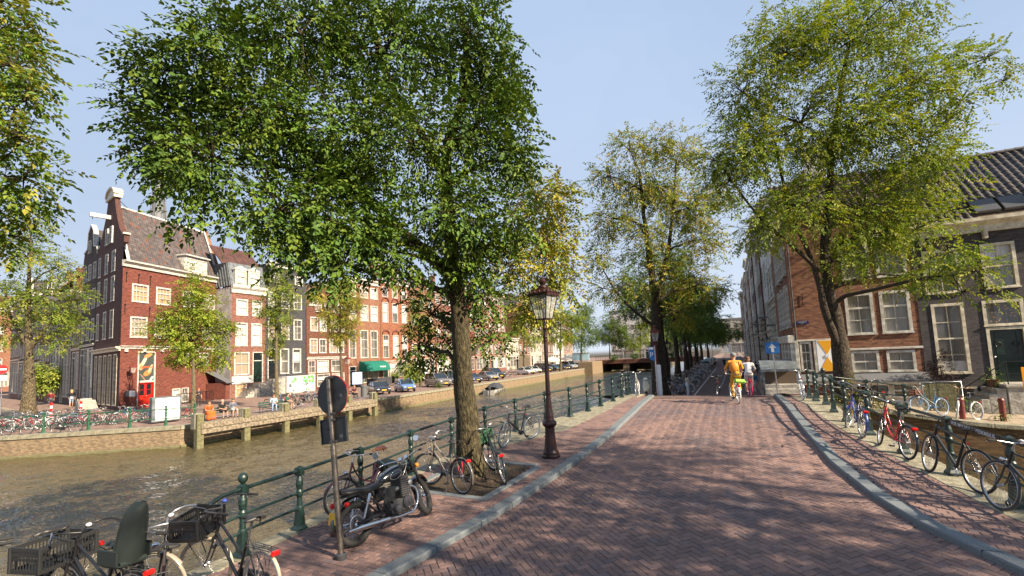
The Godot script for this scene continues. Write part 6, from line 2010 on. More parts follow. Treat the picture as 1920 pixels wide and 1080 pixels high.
func lantern_parts(t: Node3D, y: float, s: float, m: Material, sides := 4) -> void:
	var f := MB.new()
	var g := MB.new()
	var lo := 0.15 * s
	var hi := 0.27 * s
	var h := 0.62 * s
	for k in 4:
		var a := PI / 2 * k + PI / 4 + 0.2
		var e := v3(cos(a), 0, sin(a)) * 1.414
		var a2 := a + PI / 2
		var e2 := v3(cos(a2), 0, sin(a2)) * 1.414
		f.tube(pts([e * lo + v3(0, y, 0), e * hi + v3(0, y + h, 0)]), 0.014 * s, 5)
		var mid := (e + e2) * 0.5
		f.tube(pts([mid * lo + v3(0, y, 0), mid * hi + v3(0, y + h, 0)]), 0.009 * s, 5)
		f.bar(e * lo + v3(0, y, 0), e2 * lo + v3(0, y, 0), 0.03 * s, 0.03 * s)
		f.bar(e * hi * 1.04 + v3(0, y + h, 0), e2 * hi * 1.04 + v3(0, y + h, 0), 0.05 * s, 0.06 * s)
		g.quad(e * lo * 0.97 + v3(0, y, 0), e2 * lo * 0.97 + v3(0, y, 0), e2 * hi * 0.97 + v3(0, y + h, 0), e * hi * 0.97 + v3(0, y + h, 0))
		# roof
		f.quad(e2 * hi * 1.08 + v3(0, y + h + 0.03 * s, 0), e * hi * 1.08 + v3(0, y + h + 0.03 * s, 0), e * 0.09 * s + v3(0, y + h + 0.2 * s, 0), e2 * 0.09 * s + v3(0, y + h + 0.2 * s, 0))
		f.tube(pts([e * hi * 1.08 + v3(0, y + h + 0.02 * s, 0), e * hi * 1.28 + v3(0, y + h + 0.1 * s, 0)]), [0.02 * s, 0.012 * s], 5)
		for q in 4: f.ball((e * hi * 1.05).lerp(e2 * hi * 1.05, (q + 0.5) / 4) + v3(0, y + h + 0.07 * s, 0), v3(0.025, 0.04, 0.025) * s, 4)
		# cradle
		f.tube(bez(v3(0, y - 0.34 * s, 0), v3(0, y - 0.22 * s, 0) + e * 0.16 * s, v3(0, y - 0.08 * s, 0) + e * 0.16 * s, e * lo * 0.9 + v3(0, y, 0), 6), 0.012 * s, 5)
	f.lathe([v2(0.13, 0.19), v2(0.1, 0.25), v2(0.06, 0.27), v2(0.09, 0.3), v2(0.11, 0.36), v2(0.07, 0.42), v2(0.03, 0.44), v2(0.03, 0.47), v2(0.0, 0.51)].map(func(p): return p * s), v3(0, y + h, 0), 10)
	part("lantern_frame", f, m, t)
	part("lantern_glass", g, M.lamp_glass, t)
	var b := MB.new()
	b.lathe([v2(0.035, 0), v2(0.035, 0.1), v2(0.05, 0.14), v2(0.045, 0.24), v2(0, 0.28)].map(func(p): return p * s), v3(0, y + 0.02, 0), 8)
	part("bulb", b, M.grey_plastic, t)
	if y > 3.4 and s < 1.0:
		var p := MB.new()
		p.lathe([v2(0.09, 0), v2(0.09, 0.5), v2(0.05, 0.6), v2(0.045, y - 0.3)], Vector3.ZERO, 10)
		part("post", p, m, t)
		for x in [-0.45, 0.45]:
			var q := MB.new()
			q.box(v3(x * 0.9, 1.55, 0.2), v3(0.5, 0.55, 0.3), ZB, 0.03)
			part("cabinet", q, M.box_white if x > 0 else M.zinc, t)

func lamp_post(label: String, at: Vector3, m: Material, turn := 0.0) -> Node3D:
	var t := thing("street_lamp", label, "street lamp", at, turn)
	var p := MB.new()
	p.lathe([v2(0.23, 0), v2(0.235, 0.05), v2(0.2, 0.09), v2(0.2, 0.13), v2(0.165, 0.19), v2(0.15, 0.3), v2(0.125, 0.62), v2(0.122, 0.74), v2(0.175, 0.8), v2(0.185, 0.84), v2(0.175, 0.88), v2(0.12, 0.93), v2(0.11, 1.0), v2(0.115, 1.02), v2(0.085, 1.2), v2(0.062, 1.5), v2(0.06, 1.55), v2(0.075, 1.57), v2(0.075, 1.61), v2(0.058, 1.63), v2(0.055, 2.2), v2(0.048, 2.9), v2(0.06, 2.92), v2(0.06, 2.95), v2(0.046, 2.97), v2(0.06, 3.02), v2(0.046, 3.05), v2(0.042, 3.2), v2(0.055, 3.24), v2(0.03, 3.3), v2(0.02, 3.5)], Vector3.ZERO, 24)
	part("post", p, m, t)
	var l := MB.new()
	l.tube(pts([v3(-0.14, 3.22, 0.04), v3(0.14, 3.22, -0.04)]), 0.012, 6)
	for s in [-1, 1]: l.ball(v3(0.15 * s, 3.22, -0.043 * s), Vector3.ONE * 0.032, 6)
	part("ladder_bar", l, m, t)
	lantern_parts(t, 3.48, 1.0, m)
	return t

func disc(b: MB, at: Vector3, r: float, th: float, B: Basis, seg := 32) -> void:   # axis B.z
	b.lathe([v2(0, 0), v2(r - 0.004, 0), v2(r, 0.004), v2(r, th), v2(0, th)], at, seg, Basis(B.x, B.z, -B.y))

func street_things() -> void:
	railing("bridge_railing", "dark green cast iron railing along the canal side of the bridge", LR, M.rail_green, KERB - 0.03, [0], v3(0.05, 0, 0.75))
	railing("bridge_railing", "dark green cast iron railing on the right of the bridge with bicycles against it", RR, M.rail_green, KERB, [7], v3(0.2, 0, 0.6))
	var side := []
	for p in [v2(2.75, -20.9), v2(3.4, -22.1), v2(4.6, -22.4), v2(5.75, -22.4)]: side.append(p)
	var sr := thing("quay_railing", "short green railing along the side canal behind the yellow bicycle", "railing")
	var bp := PackedVector3Array()
	for p in side: bp.append(v3(p.x, lerpf(0.5, -0.02, (p.x - 2.75) / 3.0), p.y))
	for p in bp: part("post", kept["post"], M.rail_green, sr, Transform3D(ZB, p))
	for r in [1.0, 0.6]:
		var pp := PackedVector3Array()
		for p in bp: pp.append(p + v3(0, r, 0))
		if r > 0.9:
			pp.append(bp[3] + v3(0.35, 0.95, 0)); pp.append(bp[3] + v3(0.5, 0.6, 0)); pp.append(bp[3] + v3(0.85, 0.3, 0))
		var b := MB.new()
		b.tube(pp, 0.025, 8)
		part("rail", b, M.rail_green, sr)
	# white lettering stuck along the right-hand top rail
	var a := v3(RR[2].x, hgt(RR[2].y) + KERB + 1.0, RR[2].y)
	var e := v3(RR[1].x, hgt(RR[1].y) + KERB + 1.0, RR[1].y)
	var dx := (e - a).normalized()
	var nz := dx.cross(Vector3.UP).normalized()
	if nz.dot(v3(-1, 0, 0)) < 0: nz = -nz
	var bn := thing("lettered_strip", "black strip with white capital letters along the right bridge rail", "lettering")
	var bs := MB.new()
	var up := nz.cross(dx).normalized()
	if up.y < 0: up = -up
	bs.box((a + e) * 0.5 + dx * 0.0 + nz * 0.034, v3((e - a).length() * 0.84, 0.085, 0.006), Basis(dx, up, dx.cross(up)))
	part("strip", bs, M.matt_black, bn)
	var tl := TextMesh.new()
	tl.text = "VUE MECHSK IMPEDENSILIS"
	tl.font_size = 16
	tl.pixel_size = 0.0052
	tl.depth = 0.003
	part("lettering", tl, M.letter_white, bn, Transform3D(Basis(dx, up, dx.cross(up)), (a + e) * 0.5 + nz * 0.041 + up * 0.0))
	lamp_post("near brown street lamp with crown lantern on the left pavement", v3(-4.33, hgt(-10.95) + KERB - 0.02, -10.95), M.lamp_brown)
	lamp_post("red street lamp with grey lantern beside the blue parking sign", v3(-4.72, -0.15, -32.0), M.lamp_red, 0.4)
	lamp_post("dark street lamp behind the parked bicycles, first beyond the red lamp", v3(-5.4, -0.8, -43.5), M.lamp_brown, 0.2)
	lamp_post("dark street lamp behind the parked bicycles, second beyond the red lamp", v3(-5.4, -0.8, -58.0), M.lamp_brown, 0.2)
	lamp_post("far brown street lamp on the quay before the brown neck-gabled house", v3(-40.5, -0.8, -39.8), M.lamp_red, 0.2)
	# leaning round sign, seen from behind
	var sg := thing("traffic_sign", "leaning steel post with the dark backs of a round and a square sign", "traffic sign", v3(-5.25, hgt(-5.0) + KERB, -5.0))
	var ax := v3(-0.155, 1, -0.06).normalized()
	var p := MB.new()
	p.tube(pts([Vector3.ZERO, ax * 1.55]), 0.042, 16)
	p.tube(pts([ax * 1.5, ax * 1.56]), [0.045, 0.036], 16, false)
	p.tube(pts([ax * 1.55, ax * 2.6]), 0.035, 14)
	part("post", p, M.steel, sg)
	var fz := v3(-0.06, 0.05, -1).normalized()   # the way the signs face
	var fx := fz.cross(ax).normalized() * -1.0
	var FB := Basis(fx, ax, fx.cross(ax))
	var off := fz * 0.05
	var r1 := MB.new()
	disc(r1, ax * 2.31 + off - ax * 0.0, 0.30, 0.012, Basis(FB.x, FB.y, FB.z))
	part("round_sign", r1, M.sign_back, sg)
	var rim := MB.new()
	rim.ring(ax * 2.31 + off + fz * 0.016, 0.297, 0.009, FB, 40, 6)
	part("rim", rim, M.red_sign, sg)
	var r2 := MB.new()
	r2.box(ax * 1.78 + off, v3(0.5, 0.36, 0.012), FB, 0.004)
	for s in [-1, 1]:
		r2.box(ax * 1.78 + off + fx * 0.25 * s - fz * 0.01, v3(0.012, 0.37, 0.035), FB, 0.003)
		r2.box(ax * (1.78 + 0.18 * s) + off - fz * 0.01, v3(0.5, 0.012, 0.035), FB, 0.003)
	part("square_sign", r2, M.sign_back, sg)
	var st := MB.new()
	st.box(ax * 2.28 - fx * 0.19 + off - fz * 0.016, v3(0.05, 0.045, 0.002), FB)
	st.box(ax * 1.68 - fx * 0.13 + off - fz * 0.01, v3(0.06, 0.05, 0.002), FB)
	st.ring(ax * 1.82 + fx * 0.13 + off - fz * 0.01, 0.02, 0.004, FB, 12, 4)
	st.box(ax * 1.775 + fx * 0.13 + off - fz * 0.01, v3(0.07, 0.006, 0.002), FB)
	st.box(ax * 1.86 + fx * 0.13 + off - fz * 0.01, v3(0.07, 0.006, 0.002), FB)
	part("sticker", st, M.zinc, sg)
	for y in [2.58, 2.03, 1.94, 1.62]:
		var cl := MB.new()
		cl.box(ax * y + off * 0.4, v3(0.11, 0.035, 0.1), FB, 0.008)
		part("clamp", cl, M.cast_metal, sg)
	var ft := MB.new()
	ft.lathe([v2(0.075, -0.02), v2(0.075, 0.06), v2(0.05, 0.08)], Vector3.ZERO, 14)
	part("foot", ft, M.cast_metal, sg)
	# parking sign, one-way sign, orange board, no-entry sign, bollards
	var ps := thing("parking_sign", "blue parking sign on a white column at the end of the left kerb", "sign", v3(-3.95, hgt(-26) - 0.02, -26.5))
	var pc := MB.new()
	pc.box(v3(0.1, 0.85, 0), v3(0.28, 1.7, 0.2), ZB, 0.03)
	part("column", pc, M.box_white, ps)
	var pp := MB.new()
	pp.tube(pts([v3(0, 0, 0.16), v3(0, 2.75, 0.16)]), 0.035, 8)
	part("post", pp, M.alloy, ps)
	var pl := MB.new()
	pl.extrude(PackedVector2Array([v2(-0.3, 2.05), v2(0.0, 1.9), v2(0.0, 2.7), v2(-0.3, 2.7)]), 0.03, Transform3D(Basis(Vector3.UP, -0.2), v3(-0.03, 0, 0.2)))
	var plo := part("panel", pl, M.blue_sign, ps)
	var pt := TextMesh.new()
	pt.text = "P"
	pt.font_size = 40
	pt.pixel_size = 0.009
	pt.depth = 0.006
	part("letter", pt, M.letter_white, plo, Transform3D(Basis(Vector3.UP, -0.2), v3(-0.17, 2.28, 0.24)))
	var hd := MB.new()
	hd.box(v3(-0.17, 2.62, 0.237), v3(0.26, 0.12, 0.006), Basis(Vector3.UP, -0.2))
	part("header", hd, M.white_sign, plo)
	var ow := thing("one_way_sign", "blue square sign with a white upward arrow on a thin post", "sign", v3(1.75, hgt(-25.5) + 0.1, -25.5))
	var op := MB.new()
	op.tube(pts([Vector3.ZERO, v3(-0.06, 2.5, 0)]), 0.03, 8)
	part("post", op, M.alloy, ow)
	var TB := Basis(Vector3.UP, 0.05)
	var ob := MB.new()
	ob.box(v3(-0.06, 2.2, 0.06), v3(0.6, 0.55, 0.02), TB, 0.006)
	var obo := part("panel", ob, M.blue_sign, ow)
	var oa := MB.new()
	oa.extrude(PackedVector2Array([v2(-0.06, -0.2), v2(0.06, -0.2), v2(0.06, 0.0), v2(0.17, 0.0), v2(0, 0.2), v2(-0.17, 0.0), v2(-0.06, 0.0)]), 0.006, Transform3D(TB, v3(-0.06, 2.2, 0.077)))
	part("arrow", oa, M.letter_white, obo)
	var og := thing("orange_board", "orange notice board with a grey dot at the right edge", "sign", v3(9.25, -0.45, -22.9))
	var o1 := MB.new()
	o1.tube(pts([v3(0.45, 0, -0.03), v3(0.45, 2.0, -0.03)]), 0.03, 8)
	part("post", o1, M.alloy, og)
	var o2 := MB.new()
	o2.box(v3(0.4, 1.62, 0.01), v3(0.75, 0.78, 0.03), ZB, 0.004)
	var o2o := part("panel", o2, M.orange_board, og)
	var o3 := MB.new()
	disc(o3, v3(0.13, 1.34, 0.028), 0.06, 0.004, ZB, 20)
	part("dot", o3, M.grey_plastic, o2o)
	var ne := thing("no_entry_sign", "red no entry sign with white bar at the left edge", "sign", v3(-54.1, -0.8, -15.85))
	var n0 := MB.new()
	n0.tube(pts([v3(0, 0, -0.05), v3(0, 4.6, -0.05)]), 0.04, 6)
	part("post", n0, M.alloy, ne)
	var NB := Basis(Vector3.UP, 1.2)
	var n1 := MB.new()
	disc(n1, v3(0, 4.3, 0), 0.36, 0.03, NB)
	var n1o := part("disc", n1, M.red_sign, ne)
	var n2 := MB.new()
	n2.box(v3(0, 4.3, 0) + NB.z * 0.035, v3(0.54, 0.13, 0.01), NB)
	part("bar", n2, M.white_sign, n1o)
	var n3 := MB.new()
	n3.box(v3(0, 3.6, 0), v3(0.6, 0.4, 0.03), NB)
	part("plate", n3, M.white_sign, ne)
	var bo := thing("bollard", "red and white striped bollard nearer the thick street tree", "bollard", v3(-53.0, -0.7, -18.6), 0, "striped bollards")
	for k in 5:
		var b := MB.new()
		b.lathe([v2(0.13 if k == 0 else 0.09, k * 0.24), v2(0.09, k * 0.24 + 0.24)] + ([v2(0, 1.2)] if k == 4 else []), Vector3.ZERO, 10)
		part("band", b, M.red_sign if k % 2 == 0 else M.white_sign, bo)
	copy(bo, "red and white striped bollard nearer the corner house steps", v3(-52.5, -0.75, -20.4))
	copy(bo, "red and white striped bollard beside the rider at the left edge", v3(-54.5, -0.7, -15.3))
	for s in [["brown bollard by the right stoop window", v3(8.9, -0.5, -23.6)], ["short brown bollard behind the chrome bicycle", v3(7.55, -0.42, -23.0)]]:
		var b := MB.new()
		b.lathe([v2(0.09, 0), v2(0.09, 0.75), v2(0.1, 0.77), v2(0.1, 0.82), v2(0.07, 0.88), v2(0, 0.9)], Vector3.ZERO, 12)
		var o := part("bollard", b, M.lamp_red, self)
		o.position = s[1]
		tag(o, s[0], "bollard", "brown bollards on the side quay")
	# wooden board leaning on a frame
	var wb := thing("wooden_board", "weathered dark wooden board in a pale frame on the side quay", "board", v3(6.75, -0.22, -24.2))
	for i in 5:
		var b := MB.new()
		b.box(v3(0.14 + i * 0.245, 0.6, rf(-0.006, 0.006)), v3(0.238, 1.12, 0.03), Basis(Vector3.BACK, rf(-0.01, 0.01)), 0.004)
		part("plank", b, M.mossy_wood, wb)
	var fr := MB.new()
	fr.tube(pts([v3(0, 0, 0.02), v3(0, 1.2, 0.02), v3(1.27, 1.2, 0.02), v3(1.27, 0, 0.02)]), 0.02, 6)
	part("frame", fr, M.alloy, wb)
	# white utility box on the far quay, bin, green benches, wooden fender, far railing
	var ub := thing("utility_cabinet", "white utility cabinet with grey frame on the far quay", "cabinet", v3(-36.2, -0.8, -18.7), 1.35)
	var u1 := MB.new()
	u1.box(v3(0, 0.95, 0), v3(1.7, 1.7, 0.6), ZB, 0.03)
	part("body", u1, M.zinc, ub)
	var u2 := MB.new()
	u2.box(v3(0.05, 0.95, 0.32), v3(1.4, 1.5, 0.03), ZB, 0.01)
	part("door", u2, M.box_white, ub)
	var bi := thing("litter_bin", "grey cylindrical litter bin beside the man sitting on the quay", "bin", v3(-34.6, -0.8, -36.2))
	var b1 := MB.new()
	b1.lathe([v2(0.3, 0), v2(0.32, 0.1), v2(0.32, 1.0), v2(0.34, 1.05), v2(0.34, 1.2), v2(0.2, 1.28), v2(0, 1.28)], Vector3.ZERO, 14)
	part("body", b1, M.grey_plastic, bi)
	var bench := thing("bench", "green slatted bench with three people in orange, black and grey", "bench", v3(-33.6, -0.8, -20.9), PI / 2, "benches on the far quay")
	for i in 5:
		var b := MB.new()
		b.box(v3(0, 0.44 if i < 3 else 0.6 + 0.16 * (i - 3), 0.15 - 0.13 * i if i < 3 else -0.2), v3(2.2, 0.03 if i < 3 else 0.1, 0.1 if i < 3 else 0.03), ZB, 0.006)
		part("slat", b, M.bench_green, bench)
	for x in [-0.95, 0.95]:
		var b := MB.new()
		b.tube(pts([v3(x, 0, 0.18), v3(x, 0.42, 0.18), v3(x, 0.42, -0.18), v3(x, 0.85, -0.24)]), 0.025, 6)
		b.tube(pts([v3(x, 0, -0.22), v3(x, 0.42, -0.18)]), 0.025, 6)
		part("leg", b, M.black_paint, bench)
	copy(bench, "green slatted bench with a woman in jeans and a man in green", v3(-33.4, -0.8, -24.9))
	copy(bench, "grey-green bench near the litter bin", v3(-34.4, -0.8, -33.8))
	var wf := thing("wooden_fender", "weathered timber fender of posts and beams along the far quay wall", "fender")
	for i in 6:
		var z := -17.9 - i * 3.05
		var x := lerpf(-30.9, -30.4, i / 5.0)
		var b := MB.new()
		b.box(v3(x, -1.25, z), v3(0.4, 2.4, 0.42), Basis(Vector3.UP, rf(-0.1, 0.1)), 0.03)
		part("pile", b, M.mossy_wood, wf)
		var c := MB.new()
		c.box(v3(x - 0.25, -0.5, z), v3(0.5, 1.0, 0.5), Basis(Vector3.UP, rf(-0.1, 0.1)), 0.04)
		part("pile_head", c, M.coping, wf)
		if i < 5:
			for k in 3:
				var q := MB.new()
				var x2 := lerpf(-30.9, -30.4, (i + 1) / 5.0)
				q.bar(v3(x + 0.22 - (0.5 if k == 2 else 0.0), [-1.15, -0.82, -0.66][k], z + 0.01), v3(x2 + 0.22 - (0.5 if k == 2 else 0.0), [-1.15, -0.82, -0.66][k] + rf(-0.01, 0.01), z - 3.04), 0.14 if k < 2 else 0.7, 0.3 if k < 2 else 0.1, 0.015)
				part("plank", q, M.weathered_wood, wf)
	var fr2 := thing("quay_railing", "thin green railing before the crowd of bicycles on the far quay", "railing")
	var ln := [v2(-58.0, -2.6), v2(-52.0, -6.1), v2(-46.0, -9.7), v2(-42.6, -11.7), v2(-39.4, -13.5), v2(-37.3, -14.9), v2(-35.3, -16.2), v2(-33.6, -17.4), v2(-33.3, -19.0)]
	for p2 in ln: part("post", kept["ballpost"], M.far_rail_green, fr2, Transform3D(ZB.scaled(v3(1.1, 1.1, 1.1)), v3(p2.x, -0.8, p2.y)))
	for r in [1.1, 0.5]:
		var q := PackedVector3Array()
		for p2 in ln: q.append(v3(p2.x, -0.8 + r, p2.y))
		var b := MB.new()
		b.tube(q, 0.035, 6)
		part("rail", b, M.far_rail_green, fr2)
	# low rail along the far quay edge
	var lr := thing("kerb_rail", "low pale rail along the far quay edge by the benches", "rail")
	var b9 := MB.new()
	b9.tube(pts([v3(-32.2, -0.5, -19.5), v3(-32.0, -0.5, -36.5)]), 0.03, 5)
	part("rail", b9, M.alloy, lr)
	for i in 9:
		var b := MB.new()
		b.tube(pts([v3(-32.2, -0.8, -19.5 - i * 2.1), v3(-32.2, -0.5, -19.5 - i * 2.1)]), 0.025, 5)
		part("post", b, M.alloy, lr)
	# skip / container, planter, banner
	var bn2 := thing("banner", "pale blue banner hung on the far quay lamp", "banner", v3(-40.1, -0.8, -40.1), 0.7)
	var bb := MB.new()
	bb.sheet(6, 6, func(u: float, v: float) -> Vector3: return v3(u * 1.1, 1.1 + v * 1.4, 0.05 * sin(u * 5)))
	part("cloth", bb, plain(Color(0.4, 0.48, 0.75), 0.9), bn2)
	var pbx := thing("planter_boxes", "row of black planter boxes before the awning shop", "planter", v3(-50.6, -0.8, -54.5))
	for i in 4:
		var b := MB.new()
		b.box(v3(0, 0.55, -i * 1.25), v3(0.7, 1.1, 1.2), ZB, 0.03)
		part("box", b, M.tarpaulin, pbx)
	var sk := thing("builders_van", "white box van parked behind the tree on the far quay", "van", v3(-46, -0.8, -60), 1.0)
	var vb := MB.new()
	vb.box(v3(0, 1.6, -0.6), v3(2.0, 2.2, 3.6), ZB, 0.1)
	vb.box(v3(0, 1.15, 1.8), v3(1.95, 1.3, 1.5), ZB, 0.2)
	part("body", vb, M.box_white, sk)
	var vg := MB.new()
	vg.quad(v3(-0.85, 1.5, 2.3), v3(0.85, 1.5, 2.3), v3(0.8, 2.3, 1.5), v3(-0.8, 2.3, 1.5))
	part("windscreen", vg, M.dark_glass, sk)
	for x in [-0.9, 0.9]:
		for z in [-1.5, 1.7]:
			var b := MB.new()
			b.ring(v3(x, 0.33, z), 0.23, 0.11, Basis(Vector3.BACK, Vector3.UP, Vector3.RIGHT), 16, 6)
			part("wheel", b, M.rubber, sk)
	# wires and lamps over the street
	for i in 2:
		var b := MB.new()
		b.tube(bez(v3(3.0, 9.5 + i, -62 - i * 4), v3(0, 8.8 + i, -62 - i * 4), v3(-3, 8.8 + i, -62 - i * 4), v3(-6, 9.8 + i, -61 - i * 4), 8), 0.02, 4)
		tag(part("overhead_wire", b, M.alloy, self), ["lower pale wire spanning the street between house and tree", "upper pale wire spanning the street between house and tree"][i], "wire")
	var fp := thing("flag_pole", "thin grey lamp mast in the far street", "mast", v3(-3.6, -0.8, -92))
	var fb := MB.new()
	fb.tube(pts([Vector3.ZERO, v3(0, 7.5, 0)]), 0.07, 6)
	part("mast", fb, M.alloy, fp)
	for i in 5:
		var ll := thing("house_lantern", ["first lantern on the street house fronts", "second lantern on the street house fronts", "third lantern on the street house fronts", "fourth lantern on the street house fronts", "fifth lantern on the street house fronts"][i], "lantern", v3(2.45, 2.3 + (i % 2) * 0.6, -37.5 - i * 3.2), 0, "lanterns on the street houses")
		lantern_parts(ll, 0.0, 0.5 if i else 0.6, M.black_paint)

# ---------------------------------------------------------------- bicycles
const ZB := Basis.IDENTITY
func wheel_meshes(R: float, tyre: float, spokes: int) -> Array:
	var key := "wheel_%.3f_%.3f_%d" % [R, tyre, spokes]
	if kept.has(key): return kept[key]
	var seg := 36 if spokes > 20 else 22
	var t := MB.new()
	t.ring(Vector3.ZERO, R - tyre, tyre, ZB, seg, 8 if spokes > 20 else 5)
	var r := MB.new()
	r.ring(Vector3.ZERO, R - tyre * 2.0 - 0.006, 0.009, ZB, seg, 6, 0.014)
	for k in spokes:
		var a := TAU * k / spokes
		var b := a + 0.35 * (1 if k % 2 else -1)
		var z := 0.03 if k % 4 < 2 else -0.03
		r.tube(pts([v3(cos(b) * 0.02, sin(b) * 0.02, z), v3(cos(a), sin(a), 0) * (R - tyre * 2.0)]), 0.0014 if spokes > 20 else 0.003, 3, false)
	r.lathe([v2(0.02, -0.045), v2(0.028, -0.035), v2(0.018, -0.02), v2(0.018, 0.02), v2(0.028, 0.035), v2(0.02, 0.045)], Vector3.ZERO, 8, Basis(Vector3.RIGHT, PI / 2))
	kept[key] = [r.mesh(), t.mesh()]
	return kept[key]

func saddle_mesh() -> Mesh:
	if not kept.has("saddle"):
		var b := MB.new()
		b.sheet(10, 12, func(u: float, v: float) -> Vector3:
			var x := lerpf(-0.14, 0.15, v)
			var w := 0.105 * (1 - ss(-0.08, 0.06, x)) + 0.028
			w *= sqrt(maxf(0.02, 1 - pow((x - 0.005) / 0.147, 8)))
			var a := (u - 0.5) * PI * 1.25
			return v3(x, 0.028 * cos(a) * (1.2 - 0.2 * v) - 0.02 * ss(0.1, 0.16, x) + 0.012 * (1 - ss(-0.14, 0.0, x)), -w * sin(a)))
		b.tube(pts([v3(-0.1, -0.02, 0.04), v3(0.1, -0.015, 0.015)]), 0.004, 4)
		b.tube(pts([v3(-0.1, -0.02, -0.04), v3(0.1, -0.015, -0.015)]), 0.004, 4)
		for z in [-0.05, 0.05]: b.tube(pts([v3(-0.1, 0.01, z), v3(-0.1, -0.05, z)]), 0.012, 5)
		kept["saddle"] = b.mesh()
	return kept["saddle"]

func crate_mesh(L: float, W: float, H: float) -> MB:   # an open slotted crate, base centre at the origin, x long
	var b := MB.new()
	var th := 0.008
	for s in [-1, 1]:
		for q in [[v3(0, H - 0.02, s * W / 2), v3(L, 0.04, th * 2.2)], [v3(0, 0.02, s * W / 2), v3(L, 0.04, th * 1.6)], [v3(0, H * 0.55, s * W / 2), v3(L, 0.03, th)], [v3(s * L / 2, H - 0.02, 0), v3(th * 2.2, 0.04, W)], [v3(s * L / 2, 0.02, 0), v3(th * 1.6, 0.04, W)], [v3(s * L / 2, H * 0.55, 0), v3(th, 0.03, W)], [v3(s * L / 2, H * 0.8, 0), v3(th * 0.8, H * 0.3, W * 0.96)]]:
			b.box(q[0], q[1])
		for k in [-1, 1]: b.box(v3(s * L / 2, H / 2, k * W / 2), v3(0.035, H, 0.035), ZB, 0.006)
		var n := 16
		for i in n:
			b.box(v3(-L / 2 + L * (i + 0.5) / n, H / 2, s * W / 2), v3(0.009, H, th))
		for i in 10:
			b.box(v3(s * L / 2, H / 2, -W / 2 + W * (i + 0.5) / 10), v3(th, H, 0.009))
	b.box(v3(0, 0.008, 0), v3(L, 0.01, W))
	return b

